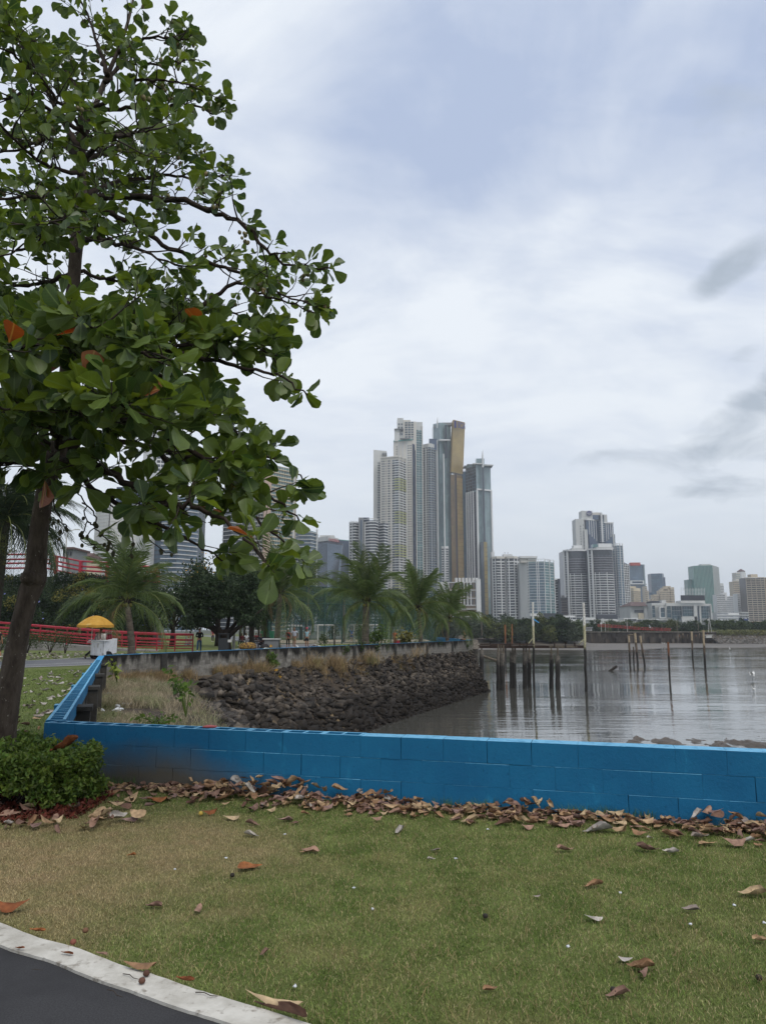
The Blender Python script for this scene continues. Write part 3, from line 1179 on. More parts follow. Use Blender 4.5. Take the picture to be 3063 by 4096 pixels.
# quay bank under the promenade edge, so the land has a side towards the mud
qb = MB()
def bank(a, b_, z0, z1, out_):
 dd = (Vector(b_) - Vector(a)).normalized()
 n__ = Vector((dd.y, -dd.x))
 p = [Vector(a), Vector(b_), Vector(b_) + n__ * out_, Vector(a) + n__ * out_]
 qb.add([(p[0].x, p[0].y, z1), (p[1].x, p[1].y, z1), (p[2].x, p[2].y, z0), (p[3].x, p[3].y, z0)], [(0, 3, 2, 1)])
bank(C1 + fd * .1 + cd * .8, D1, -5, 0.0, 1.2)
bank(D1, D2, -5, 0.0, 5.0)
bank(D2, D3, -5, 0.0, 6.0)
tag(qb.obj('bank', m_bank), kind='structure')
# ================================================================== far city
def glass(name, c, rough=0.12, rnd=0.35, c2=None, spec=0.6, metal=0.0):
 return mat(name, c, c2 or tuple(v * 0.7 for v in c), 0.05, rough, rnd=rnd, spec=spec, metal=metal, hue=0.01)
m_pan_dark = glass('dark_window', lin('363d44'), .15, .6)
m_pan_mid = glass('window_glass', lin('566068'), .15, .55)
m_pan_blue = glass('blue_glass', lin('3d4f66'), .12, .12)
m_pan_bluel = glass('light_blue_glass', lin('4d6678'), .12, .2)
m_pan_teal = glass('teal_glass', lin('557a7c'), .12, .3)
m_pan_sea = glass('sea_glass', lin('7d9094'), .10, .14, spec=.8)
m_pan_gold = glass('gold_glass', lin('a08a58'), .25, .05, spec=.5)
m_pan_gold2 = glass('dull_gold_glass', lin('7a6440'), .25, .15, spec=.5)
m_pan_green = glass('green_glass', lin('3f7468'), .15, .2)
m_pan_brown = glass('brown_window', lin('3b3531'), .2, .4)
def paint(name, h, h2=None, sc_=0.12):
 return mat(name, lin(h), lin(h2) if h2 else tuple(v * .86 for v in lin(h)), sc_, 0.85, det=6, stretch=(1, 1, .35))
w_grey = paint('pale_grey_render', 'bdbebb')
w_warm = paint('warm_grey_render', 'c5c1b8')
w_white = paint('white_render', 'cfd0cf')
w_cream = paint('cream_render', 'c9bda4')
w_peach = paint('peach_render', 'c2aa9a')
w_beige = paint('beige_render', 'b5a994')
w_dark = paint('dark_cladding', '353a42')
w_dgrey = paint('mid_grey_render', '7d7f80')
w_navy = paint('navy_cladding', '2f3a50')
w_yel = paint('yellow_green_render', 'b0b27c')
w_roofbrown = paint('brown_roof', '5a4540')
w_teal = paint('teal_paint', '6fa29c')
w_red = paint('red_paint', 'a8402f')
w_redsign = paint('red_sign', '9c4a48')
def XY(px, Y, py=2350):
 p = at(px, py, Y)
 return (p.x, Y)
def ZT(py, Y, px=1531):
 return at(px, py, Y).z
def plen(path):
 return sum((Vector(b) - Vector(a)).length for a, b in zip(path, path[1:]))
def ppt(path, u):
 for a, b in zip(path, path[1:]):
  a, b = Vector(a), Vector(b)
  l = (b - a).length
  if u <= l + 1e-6 or (b - Vector(path[-1])).length < 1e-9:
   d = (b - a) / l
   return a + d * u, d
  u -= l
def poff(path, d):
 """path shifted outwards (towards -Y for a left-to-right path)"""
 P_ = [Vector(p) for p in path]
 o_ = []
 for i, p in enumerate(P_):
  ts = []
  if i > 0: ts.append((p - P_[i - 1]).normalized())
  if i < len(P_) - 1: ts.append((P_[i + 1] - p).normalized())
  ns = [Vector((t.y, -t.x)) for t in ts]
  n = sum(ns, Vector((0, 0)))
  n.normalize()
  k = d / max(0.4, n.dot(ns[0]))
  o_.append(p + n * k)
 return o_
def band(b, path, z0, z1, d0, d1, mi=0):
 i_, o_ = poff(path, d0), poff(path, d1)
 n = len(path)
 vs = []
 for p, q in zip(i_, o_):
  vs += [(p.x, p.y, z0), (q.x, q.y, z0), (q.x, q.y, z1), (p.x, p.y, z1)]
 fs = []
 for k in range(n - 1):
  a = k * 4
  fs += [(a, a + 4, a + 5, a + 1), (a + 1, a + 5, a + 6, a + 2), (a + 2, a + 6, a + 7, a + 3)]
 fs += [(0, 1, 2, 3), ((n - 1) * 4 + 3, (n - 1) * 4 + 2, (n - 1) * 4 + 1, (n - 1) * 4)]
 b.add(vs, fs, mi)
def body(root, path, depth, z0, z1, m, name='wall', lean=(0, 0)):
 poly = [tuple(p) for p in path] + [(path[-1][0] + 0.02 * depth, path[-1][1] + depth), (path[0][0] - 0.0 * depth, path[0][1] + depth)]
 b = MB()
 b.prism(poly, z0, z1, bottom=False)
 return b.obj(name, m, root)
NWIN = [0]
def panes(root, path, z0, fh, nf, cols, m, pw=.7, ph=.6, out_=0.06, limit=0, name='window', u0=0, u1=None, zc=.5, skip=None):
 L_ = plen(path)
 u1 = u1 if u1 is not None else L_
 cw_ = (u1 - u0) / cols
 me = None
 rest = MB()
 cnt = 0
 for i in range(nf):
  for j in range(cols):
   if skip and skip(i, j):
    continue
   p, d = ppt(path, u0 + (j + .5) * cw_)
   n = Vector((d.y, -d.x))
   q = p + n * out_
   z = z0 + (i + zc) * fh
   if cnt < limit:
    if me is None:
     b = MB()
     b.box((0, 0, 0), (cw_ * pw, 0.06, fh * ph))
     me = b.mesh(name, m)
    inst(name, me, root, (q.x, q.y, z), (0, 0, math.atan2(d.y, d.x)))
    cnt += 1
    NWIN[0] += 1
   else:
    h = cw_ * pw / 2
    a, c_ = q - d * h, q + d * h
    rest.add([(a.x, a.y, z - fh * ph / 2), (c_.x, c_.y, z - fh * ph / 2), (c_.x, c_.y, z + fh * ph / 2), (a.x, a.y, z + fh * ph / 2)], [(0, 1, 2, 3)])
 if rest.v:
  tag(rest.obj(name + 's', m, root), kind='stuff')
def slabs(root, path, z0, fh, nf, m, th=.35, d=1.0, name='balcony', d0=0.0, rail=None, rail_h=.9, step=1, zoff=0.0):
 """one slab per storey, all from one mesh"""
 b = MB()
 band(b, path, 0, th, d0, d)
 me = b.mesh(name, m)
 rm = None
 if rail:
  r_ = MB()
  band(r_, path, th, th + rail_h, d - 0.12, d)
  rm = r_.mesh('railing', rail)
 for i in range(0, nf, step):
  o_ = inst(name, me, root, (0, 0, z0 + i * fh + zoff))
  if rm:
   inst('railing', rm, o_)
def piers(root, path, z0, z1, us, m, w=.5, d=.5, name='pier', d0=0.0):
 me = None
 b = MB()
 b.box((0, -d / 2 - d0, (z1 - z0) / 2), (w, d, z1 - z0))
 me = b.mesh(name, m)
 for u in us:
  p, dd = ppt(path, u)
  inst(name, me, root, (p.x, p.y, z0), (0, 0, math.atan2(dd.y, dd.x)))
def lins(n, L_):
 return [L_ * i / n for i in range(n + 1)]
def simple(root, name, x0, x1, y0, y1, z0, z1, m):
 b = MB()
 b.box(((x0 + x1) / 2, (y0 + y1) / 2, (z0 + z1) / 2), (abs(x1 - x0), abs(y1 - y0), z1 - z0))
 return b.obj(name, m, root)
def blk(root, pxa, pxb, pya, pyb, Y, dep, m, name='wall'):
 """a box seen between px columns and py rows with its face at distance Y"""
 a, b_ = at(pxa, (pya + pyb) / 2, Y), at(pxb, (pya + pyb) / 2, Y)
 return simple(root, name, a.x, b_.x, Y, Y + dep, ZT(pyb, Y), ZT(pya, Y), m)
def bldg(label, px, Y, name='apartment_tower', cat='tower'):
 p = at(px, 2517, Y)
 root = empty(name, (0, 0, 0), 0, label, cat)
 return root
Z0 = -0.3
FH = 3.15
def pth(*pts):
 return [XY(p[0], p[1], p[2] if len(p) > 2 else 2350) for p in pts]
def letters(root, txt, px0, px1, pyc, Y0_, h, m, Y1_=None, name='lettering', depth=0.25, out_=0.4):
 Y1_ = Y1_ or Y0_
 cu = bpy.data.curves.new(name, 'FONT')
 cu.body = txt
 cu.size = 1.0
 cu.extrude = 0.03
 cu.offset = 0.012
 cu.align_x = 'LEFT'
 tmp = bpy.data.objects.new(name, cu)
 COL.objects.link(tmp)
 bpy.context.view_layer.update()
 me = bpy.data.meshes.new_from_object(tmp)
 bpy.data.objects.remove(tmp)
 xs = [v.co.x for v in me.vertices]
 ys = [v.co.y for v in me.vertices]
 wx, wy = max(xs) - min(xs), max(ys) - min(ys)
 a, b_ = at(px0, pyc, Y0_), at(px1, pyc, Y1_)
 a.z = b_.z = (a.z + b_.z) / 2 if Y0_ == Y1_ else a.z
 L_ = (b_ - a).length
 ang = math.atan2(b_.y - a.y, b_.x - a.x)
 sx, sy = L_ / wx, h / wy
 for v in me.vertices:
  v.co = Vector(((v.co.x - min(xs)) * sx, (v.co.y - min(ys) - wy / 2) * sy, v.co.z * depth * 10))
 me.materials.clear()
 me.materials.append(m)
 nrm = Vector((math.sin(ang), -math.cos(ang), 0))
 mw = Matrix.Translation(a + nrm * out_) @ Matrix.Rotation(ang, 4, 'Z') @ Matrix.Rotation(R(90), 4, 'X')
 return inst(name, me, root, mw=mw)
# ---- G pale grey slab + window grid tower with yellow balconies
r = bldg('slim pale grey concrete tower with one louvre column, left of the beige gridded tower', 1510, 905)
P_ = pth((1493, 905, 2100), (1546, 912, 2100))
z1 = ZT(1799, 905)
body(r, P_, 14, Z0, z1, w_grey)
nf = int((z1 - Z0 - 8) / FH)
panes(r, P_, 2, FH, nf - 2, 1, m_pan_mid, .8, .38, limit=80, u0=5, u1=9.5)
simple(r, 'roof_box', P_[0][0] + 11, P_[1][0] + .5, 906, 915, z1 - 6, z1 - 3.5, w_dgrey)
r = bldg('beige gridded apartment tower with yellow green corner balconies', 1570, 890)
P1 = pth((1522, 896, 2150), (1596, 888, 2150))
P2 = pth((1596, 888, 2150), (1623, 902, 2150))
z1 = ZT(1829, 890)
body(r, [P1[0], P1[1], P2[1]], 22, Z0, z1, w_warm)
nf = int((z1 - Z0 - 3) / FH)
L1 = plen(P1)
panes(r, P1, 1, FH, nf, 2, m_pan_mid, .72, .55, limit=150, u0=1, u1=L1 * .23)
panes(r, P1, 1, FH, nf, 1, m_pan_dark, .5, .55, limit=0, u0=L1 * .25, u1=L1 * .32)
panes(r, P1, 1, FH, nf, 2, m_pan_mid, .8, .55, limit=150, u0=L1 * .38, u1=L1 * .53)
panes(r, P1, 1, FH, nf, 2, m_pan_mid, .92, .7, u0=L1 * .62, u1=L1 * .98)
piers(r, P1, Z0, z1, [0.3, L1 * .24, L1 * .35, L1 * .55, L1 * .61], w_warm, .9, .45)
slabs(r, [P1[0], P1[1]], 0.6, FH, nf, w_warm, .4, .25, 'ledge')
L2 = plen(P2)
panes(r, P2, 1, FH, nf, 3, m_pan_dark, .8, .62)
PB = [tuple(Vector(P1[1]) + (Vector(P1[0]) - Vector(P1[1])).normalized() * 5.5), P1[1], P2[1]]
yb = [i for i in range(nf) if i % 13 in (2, 3, 4, 5, 6) and i > 12]
b = MB(); band(b, PB, 0, .3, 0, 1.3); band(b, PB, .3, 1.0, 1.2, 1.3)
me_w = b.mesh('balcony', w_white)
b = MB(); band(b, PB, 0, .35, 0, 1.4); band(b, PB, .35, 1.1, 1.25, 1.4)
me_y = b.mesh('balcony', w_yel)
for i in range(nf):
 inst('balcony', me_y if i in yb else me_w, r, (0, 0, .5 + i * FH))
piers(r, P2, Z0, z1, [0.2, L2 * .5, L2 - .2], w_warm, .5, 1.35)
band_ = MB(); band(band_, [P1[0], P1[1], P2[1]], z1 - .3, z1 + 1.2, -.3, .9)
band_.obj('parapet', w_warm, r)
# ---- H tallest residential tower
r = bldg('tallest pale concrete residential tower with stepped crown and teal glass balconies', 1640, 915)
Y = 915
PA = pth((1575, 922, 2100), (1650, 914, 2100))
zA = ZT(1762, Y)
body(r, PA, 25, Z0, zA, w_warm)
nfA = int((zA - 4) / FH)
L_ = plen(PA)
panes(r, PA, 1, FH, nfA, 1, m_pan_dark, .6, .5, limit=70, u0=L_ * .12, u1=L_ * .2)
panes(r, PA, 1, FH, nfA, 2, m_pan_mid, .6, .5, u0=L_ * .74, u1=L_ * .98)
piers(r, PA, Z0, zA, [L_ * .28, L_ * .5, L_ * .72], w_grey, 1.4, .6)
b = MB(); band(b, PA, zA, zA + 1.6, -1, .8); b.obj('parapet', w_teal, r)
PD = pth((1650, 914, 2100), (1664, 922, 2100))
body(r, PD, 20, Z0, ZT(1775, Y), w_navy, 'wall')
panes(r, PD, 1, FH, int((ZT(1775, Y) - 3) / FH), 3, m_pan_dark, .8, .6)
PC = pth((1664, 922, 2100), (1690, 926, 2100))
zC = ZT(1695, Y)
body(r, PC, 20, Z0, zC, w_grey)
nfC = int((zC - 4) / FH)
panes(r, PC, 1, FH, nfC, 2, m_pan_teal, .8, .66, limit=0)
slabs(r, PC, .5, FH, nfC, w_white, .28, 1.2, 'balcony', rail=m_pan_teal)
piers(r, PC, Z0, zC, [0, plen(PC)], w_warm, .9, 1.5)
# crown volumes
for pa, pb, ta, tb, yy, mm in ((1589, 1613, 1672, 1800, 922, w_grey), (1613, 1642, 1680, 1800, 921, w_warm), (1642, 1664, 1686, 1800, 920, w_warm), (1578, 1597, 1718, 1765, 919, w_grey), (1664, 1689, 1688, 1705, 928, w_grey)):
 blk(r, pa, pb, ta, tb, yy, 18, mm)
PCr = pth((1618, 920.6, 1750), (1655, 919.6, 1750))
panes(r, PCr, ZT(1758, Y), FH, 8, 3, m_pan_mid, .75, .6, limit=24)
PCr = pth((1590, 921.8, 1750), (1612, 921.8, 1750))
panes(r, PCr, ZT(1738, Y), FH * 1.4, 4, 2, m_pan_mid, .6, .5, limit=8)
blk(r, 1577, 1614, 1714, 1716, 917, 12, w_dgrey, 'roof_slab')
blk(r, 1600, 1640, 1752, 1754, 912, 6, w_dgrey, 'roof_slab')
# ---- I curved balcony tower
r = bldg('grey residential tower with scalloped balconies, wedged against the tallest concrete one', 1715, 940)
PI_ = pth((1690, 945, 2100), (1716, 938, 2100), (1728, 938, 2100), (1740, 944, 2100), (1745, 955, 2100))
zI = ZT(1775, 940)
body(r, PI_, 18, Z0, zI, w_grey)
nfI = int((zI - 3) / FH)
LI = plen(PI_)
panes(r, PI_, 1, FH, nfI, 7, m_pan_dark, .78, .66)
slabs(r, PI_[1:], .5, FH, nfI, w_white, .3, 1.7, 'balcony', rail=m_pan_bluel)
slabs(r, PI_[:2], .5, FH, nfI, w_grey, .4, .5, 'ledge')
piers(r, PI_, Z0, zI - 6, [1, LI * .2, LI * .42, LI * .55], w_white, .8, .8)
blk(r, 1716, 1746, 1755, 1800, 944, 10, m_pan_blue, 'screen')
# ---- J green-grey glass tower with spire
r = bldg('grey green glass office tower with white frame and thin spire, left of the gold slab', 1770, 955)
zJ = ZT(1694, 955)
PJ = pth((1735, 958, 2000), (1763, 950, 2000), (1806, 962, 2000))
body(r, PJ, 24, Z0, zJ, m_pan_sea)
LJ = plen(PJ)
for k, (z_a, z_b) in enumerate([(Z0, zJ)]):
 panes(r, PJ, 2, FH * 2.5, int(zJ / FH / 2.5), 9, m_pan_sea, .93, .9, limit=200, name='glass_panel', out_=.2)
Lj = (Vector(PJ[1]) - Vector(PJ[0])).length
zF = ZT(1760, 952)
piers(r, PJ, Z0, zF, [Lj * .55], w_white, 2.0, 2.4, 'white_fin')
blk(r, 1755, 1800, 1757, 1762, 946, 4, w_white, 'frame_beam')
blk(r, 1776, 1780, 1815, 2450, 945, 4, w_white, 'white_fin')
blk(r, 1780, 1787, 1700, 1830, 949, 3, w_dark, 'shaft')
blk(r, 1765, 1805, 1690, 1700, 957, 14, w_dgrey, 'roof_box')
blk(r, 1735, 1747, 1701, 1712, 955, 10, w_dgrey, 'roof_box')
s_ = MB(); p = at(1749, 1712, 953); q = at(1749, 1668, 953)
s_.tube([p, (p.x, p.y, (p.z + q.z) / 2), q], [.9, 1.1, .15], 6); s_.obj('spire', w_white, r)
PP = pth((1766, 948.5, 2250), (1794, 947.5, 2250))
body(r, PP, 3, Z0, ZT(2185, 948), w_white)
panes(r, PP, 1, FH, int(ZT(2185, 948) / FH) - 1, 3, m_pan_dark, .8, .62)
slabs(r, PP, .6, FH, int(ZT(2185, 948) / FH), w_white, .25, 1.1, 'balcony')
# ---- K gold slab
r = bldg('leaning gold glass slab with blue lettering, top of the twin office towers', 1830, 957, 'office_tower')
zt, zb_ = at(1812, 1680, 949), at(1804, 1887, 949)
tp, bt = at(1858, 1691, 961), at(1850, 1897, 961)
g_ = MB()
va = [zb_, Vector((bt.x, bt.y, bt.z)), Vector((tp.x, tp.y, tp.z)), zt]
bk = Vector((-1.5, 9, 0))
g_.add([tuple(v) for v in va] + [tuple(v + bk) for v in va], [(0, 1, 2, 3), (1, 5, 6, 2), (3, 2, 6, 7), (4, 0, 3, 7), (4, 5, 1, 0), (5, 4, 7, 6)])
g_.obj('gold_slab', m_pan_gold, r)
# panel seams of the gold face as thin proud battens
nrm = (va[1] - va[0]).cross(va[3] - va[0]).normalized()
bat = MB()
for k in range(1, 26):
 a = va[0].lerp(va[3], k / 26) + nrm * .12
 c_ = va[1].lerp(va[2], k / 26) + nrm * .12
 bat.tube([a, c_], .09, 4)
bat.obj('seams', mat('gold_seam', lin('8a6b33')), r)
letters(r, 'BICSA', 1826, 1855, 1700, 950.5, 8.5, mat('blue_letters', lin('2a2f6e')), 959, out_=2.4)
m_ = MB(); p = at(1819, 1698, 948.5); m_.box((p.x + .3, p.y - 1.2, p.z), (2.6, .5, 9.5)); m_.obj('logo_mark', mat('blue_letters', None), r)
frm = MB()
for a, c_ in ((va[0], va[3]), (va[3], va[2]), (va[2], va[1])):
 frm.tube([a, c_], .45, 4)
frm.obj('edge_frame', mat('gold_seam', None), r)
PK = pth((1804, 952, 2100), (1822, 950, 2100), (1829, 953, 2100), (1852, 960, 2100))
zK = ZT(1900, 955)
body(r, PK, 18, Z0, zK, m_pan_gold2)
panes(r, PK[:2], 1, FH * 1.7, int(zK / FH / 1.7), 3, m_pan_gold2, .95, .93, limit=90, name='glass_panel', out_=.15)
panes(r, PK[2:], 1, FH * 1.7, int(zK / FH / 1.7), 4, m_pan_gold, .95, .93, limit=60, name='glass_panel', out_=.15)
blk(r, 1822, 1829, 1893, 2320, 949, 3, mat('dark_strip', lin('33292a'), None, rough=.3), 'dark_strip')
# ---- L right glass tower
r = bldg('grey green glass tower with overhanging flat roofs, spire and gold lower panel', 1920, 940, 'office_tower')
PL0 = pth((1850, 962, 2100), (1866, 958, 2100))
body(r, PL0, 18, Z0, ZT(1886, 960), m_pan_bluel)
panes(r, PL0, 1, FH * 2, int(ZT(1886, 960) / FH / 2), 3, m_pan_bluel, .9, .92, name='glass_panel', out_=.15)
zL = ZT(1857, 945)
PL = pth((1866, 957, 2100), (1907, 937, 2100), (1966, 948, 2100))
body(r, PL, 22, Z0, zL, m_pan_sea)
LL = plen(PL)
la = (Vector(PL[1]) - Vector(PL[0])).length
zfr = ZT(1962, 940)
panes(r, PL[1:], 1, FH * 2.6, int(zL / FH / 2.6), 6, m_pan_sea, .95, .93, limit=230, name='glass_panel', out_=.2)
panes(r, PL[:2], zfr, FH * 1.3, int((zL - zfr) / FH / 1.3), 5, m_pan_dark, .85, .9, name='glass_panel', out_=.2)
panes(r, PL[:2], 1, FH, int(zfr / FH), 8, mat('plum_glass', lin('38333f'), rnd=.3, rough=.2), .9, .9, out_=.2)
piers(r, PL[:2], Z0, zfr, [1.5, la * .27, la * .50, la * .73], w_white, 1.5, 1.6, 'white_fin')
piers(r, PL, Z0, zfr, [la + .2, LL - .6], w_white, 2.0, 1.9, 'white_fin')
b = MB(); band(b, PL[1:], zfr, zfr + 2, 0, 2.2); b.obj('frame_beam', w_white, r)
blk(r, 1934, 1941, 1870, 2450, 936, 2.5, m_pan_dark, 'shaft')
blk(r, 1856, 1868, 1862, 1866, 955, 14, w_dgrey, 'roof_slab')
blk(r, 1868, 1886, 1856, 1859, 950, 14, w_dgrey, 'roof_slab')
blk(r, 1890, 1930, 1852, 1856, 934, 16, w_grey, 'roof_slab')
blk(r, 1934, 1972, 1858, 1862, 938, 16, w_grey, 'roof_slab')
blk(r, 1904, 1936, 1834, 1853, 942, 10, m_pan_sea, 'roof_box')
s_ = MB(); p = at(1930, 1870, 936); q = at(1930, 1799, 936)
s_.tube([p, (p.x, p.y, p.z * .3 + q.z * .7), q], [1.3, 1.0, .15], 6); s_.obj('spire', w_white, r)
blk(r, 1937, 1950, 2168, 2462, 933, 4, m_pan_gold, 'gold_panel')
blk(r, 1925, 1937, 2168, 2462, 932, 5, m_pan_mid, 'dark_panel')
for k in range(15):
 y_ = 2190 + k * 18
 blk(r, 1937.5, 1949.5, y_, y_ + 1.2, 932.8, .2, w_dark, 'seam')
# ---- M podium with gold windows
r = bldg('low white and gold podium block with a row of white cylinders on its roof', 1850, 870, 'podium_building', 'building')
PM = pth((1796, 872, 2400), (1908, 866, 2400))
zM = ZT(2328, 870)
body(r, PM, 40, Z0, zM, m_pan_gold2)
LM = plen(PM)
nm = 6
for k in range(nm + 1):
 pass
fhm = zM / 9.0
panes(r, PM, zM - 3 * fhm * 1.5, fhm * 1.5, 3, 9, m_pan_brown, .6, .6, limit=27)
b = MB()
for z in (zM - .8, zM - fhm * 1.6, zM - fhm * 3.1, zM - fhm * 4.4, zM - fhm * 5.1, zM - fhm * 5.8, zM - fhm * 6.5, zM - fhm * 7.2, zM - fhm * 7.9):
 o_ = MB(); band(o_, PM, z, z + .8, 0, 1.2); o_.obj('ledge', w_white, r)
piers(r, PM, zM - fhm * 4.4, zM, [LM * .42, LM * .54, LM * .66, LM * .78, LM * .97], w_white, 1.1, 1.5)
blk(r, 1753, 1796, 2328, 2475, 871, 36, w_grey)
blk(r, 1905, 1923, 2316, 2480, 862, 30, w_white, 'white_fin')
for k in range(7):
 c_ = at(1824 + k * 13.5, 2322, 880)
 t_ = MB(); t_.lathe([(0, 5.5), (1.5, 5.5), (1.5, 0), (1.5, 0)], (c_.x, c_.y, zM), 10); t_.obj('roof_tank', w_white, r)
# ---- F white and dark banded block
r = bldg('white apartment block with dark glass bands, bowed corner and blue grey central shaft', 1475, 800)
zF_ = ZT(2092, 800)
PF1 = pth((1398, 805, 2250), (1418, 800, 2250), (1433, 803, 2250))
PF2 = pth((1454, 801, 2250), (1480, 795, 2250), (1500, 795, 2250), (1511, 801, 2250))
PF3 = pth((1513, 806, 2250), (1535, 800, 2250), (1551, 806, 2250))
nfF = int(zF_ / FH)
body(r, PF1, 16, Z0, zF_, m_pan_dark); body(r, PF2, 20, Z0, ZT(2084, 800), m_pan_dark); body(r, PF3, 16, Z0, ZT(2098, 800), m_pan_dark)
slabs(r, PF1, .3, FH, nfF + 1, w_white, 1.0, 1.2, 'balcony')
piers(r, PF1, Z0, zF_ + 2, [0.2, plen(PF1) * .33], w_white, .7, .9)
slabs(r, PF2, .3, FH, nfF + 2, w_white, .9, .7, 'spandrel')
slabs(r, PF3, .3, FH, nfF, w_white, .9, .7, 'spandrel')
piers(r, PF2, Z0, zF_, [0.4, 2.6], w_white, .5, 1.3)
panes(r, PF2, .3 + .9, FH, nfF, 7, m_pan_dark, .9, .62, limit=150, zc=.36)
panes(r, PF3, .3 + .9, FH, nfF, 5, m_pan_dark, .9, .62, limit=100, zc=.36)
blk(r, 1433, 1454, 2070, 2420, 797, 16, w_dgrey, 'central_shaft')
blk(r, 1441, 1447, 2080, 2420, 796.4, .5, m_pan_blue, 'shaft_glass')
blk(r, 1454, 1476, 2070, 2086, 800, 10, w_navy, 'roof_box')
for k in range(6):
 p = at(1400 + k * 5, 2090, 806)
 t_ = MB(); t_.tube([(p.x, p.y, zF_), (p.x + 1, p.y, zF_ + 3.4)], .18, 5); t_.obj('antenna', w_dgrey, r)
# ---- D dark wedge office, E blue block
r = bldg('dark glass office block with vertical fins, red lettering and grey roof box', 1310, 760, 'office_block')
PDa = pth((1265, 764, 2250), (1311, 752, 2250)); PDb = pth((1311, 752, 2250), (1368, 772, 2250))
zD = ZT(2163, 755)
m_fin = paint('steel_fin', '8796a8')
# right face narrows downward: a leaning side built as a true sloping wall
bL = at(1352, 2380, 768)
g_ = MB()
base = [(PDa[0][0], PDa[0][1]), (PDa[1][0], PDa[1][1]), (bL.x - 3, 768), (bL.x - 3, 800), (PDa[0][0], 800)]
top = [(PDa[0][0], PDa[0][1]), (PDa[1][0], PDa[1][1]), (PDb[1][0], 772), (PDb[1][0], 802), (PDa[0][0], 802)]
vs = [(x, y, Z0) for x, y in base] + [(x, y, zD) for x, y in top]
g_.add(vs, [(i, (i + 1) % 5, 5 + (i + 1) % 5, 5 + i) for i in range(5)] + [(5, 6, 7, 8, 9)])
g_.obj('glass_wall', glass('navy_glass', lin('1f2735'), .15, .05), r)
for k in range(13):
 t_ = (k + .5) / 13
 a = Vector((*PDa[0], 0)).lerp(Vector((*PDa[1], 0)), t_)
 m_ = MB(); m_.tube([(a.x, a.y - .2, zD * .55), (a.x, a.y - .2, zD - 2)], .22, 4); m_.obj('fin', m_fin, r)
for k in range(19):
 t_ = k / 18
 a = Vector((PDa[1][0], PDa[1][1], zD - 3)).lerp(Vector((PDb[1][0], 772, zD - 3)), t_)
 c_ = Vector((PDa[1][0], PDa[1][1], Z0)).lerp(Vector((bL.x - 3, 768, Z0)), t_)
 m_ = MB(); m_.tube([a + Vector((.1, -.3, 0)), c_ + Vector((.1, -.3, 0))], .33, 4); m_.obj('fin', m_fin, r)
b = MB(); band(b, [PDa[0], PDa[1], (PDb[1][0] - 4, 770.6)], zD - .2, zD + 4.2, -3, .3); b.obj('parapet', w_grey, r)
blk(r, 1279, 1336, 2141, 2162, 762, 15, w_grey, 'roof_box')
letters(r, 'DAVIVIENDA', 1314, 1356, 2158.5, 751.2, 2.9, mat('red_letters', lin('8e2b34')), 767, out_=.7)
r = bldg('plain slate blue glass block behind the dark office with red lettering', 1385, 800, 'office_block')
PE = pth((1352, 830, 2250), (1402, 842, 2250))
zE = ZT(2160, 830)
body(r, PE, 20, Z0, zE, m_pan_blue)
panes(r, PE, 0, FH, int(zE / FH), 14, m_pan_blue, .9, .9, limit=60, name='glass_panel', out_=.12)
b = MB(); band(b, PE, zE, zE + .8, -1, .3); b.obj('parapet', w_teal, r)
# ---- C glass balcony tower seen right of the almond tree
r = bldg('teal glass balcony tower with white slab edges, standing right of the peach tower', 1220, 640)
PCx = pth((1172, 652, 2250), (1200, 640, 2250), (1240, 640, 2250), (1263, 650, 2250))
zc_ = ZT(2124, 642)
body(r, PCx, 18, Z0, zc_, m_pan_teal)
nf = int(zc_ / FH)
panes(r, PCx, .4, FH, nf, 10, m_pan_bluel, .85, .7, limit=220)
slabs(r, PCx, .2, FH, nf + 1, w_white, .45, 1.1, 'balcony')
piers(r, PCx, Z0, zc_ + 2.5, [plen(PCx)], w_white, .7, 1.4)
# ---- L2 peach and beige tower
r = bldg('beige tower with a peach stripe and pale green balconies behind the almond tree', 1080, 600)
PB1 = pth((960, 606, 2100), (1052, 594, 2100)); PB2 = pth((1079, 594, 2100), (1170, 612, 2100))
zB = ZT(1850, 596)
nf = int(zB / FH)
body(r, PB1, 20, Z0, zB, w_beige); body(r, PB2, 20, Z0, zB * .985, w_beige)
blk(r, 1052, 1079, 1862, 2500, 592, 18, w_peach, 'peach_strip')
panes(r, PB1, .4, FH, nf, 9, m_pan_mid, .7, .55, limit=150)
panes(r, PB2, .4, FH, nf, 9, m_pan_teal, .8, .6, limit=150)
slabs(r, PB1, .1, FH, nf, w_white, .6, .9, 'balcony')
slabs(r, PB2, .1, FH, nf, w_cream, .6, 1.0, 'balcony')
piers(r, PB2, Z0, zB, [plen(PB2)], w_white, .8, 1.6)
# ---- tall glass tower with white slab edges behind the foliage
r = bldg('tall stepped tower of dark glass with white balcony edges behind the almond tree', 690, 520)
PT = pth((598, 528, 2100), (650, 520, 2100), (716, 520, 2100), (790, 532, 2100))
for (pa, pb, ta, yy) in ((598, 650, 1900, 524), (650, 790, 1965, 520)):
 pass
zT1 = ZT(1985, 520)
body(r, PT, 22, Z0, zT1, m_pan_mid)
nf = int(zT1 / FH)
panes(r, PT, .5, FH, nf, 15, m_pan_bluel, .85, .68, limit=280)
slabs(r, PT[1:], .2, FH, nf, w_white, .5, 1.4, 'balcony')
slabs(r, PT[:2], .2, FH, nf, w_navy, .3, .3, 'ledge')
zT2 = ZT(1470, 540)
PT2 = pth((570, 548, 1900), (625, 540, 1900), (690, 544, 1900))
body(r, PT2, 20, Z0, zT2, w_white)
panes(r, PT2[1:], zT1 - 6, FH, int((zT2 - zT1) / FH), 4, m_pan_dark, .8, .65)
blk(r, 540, 601, 1960, 2500, 515, 16, w_white, 'wall')
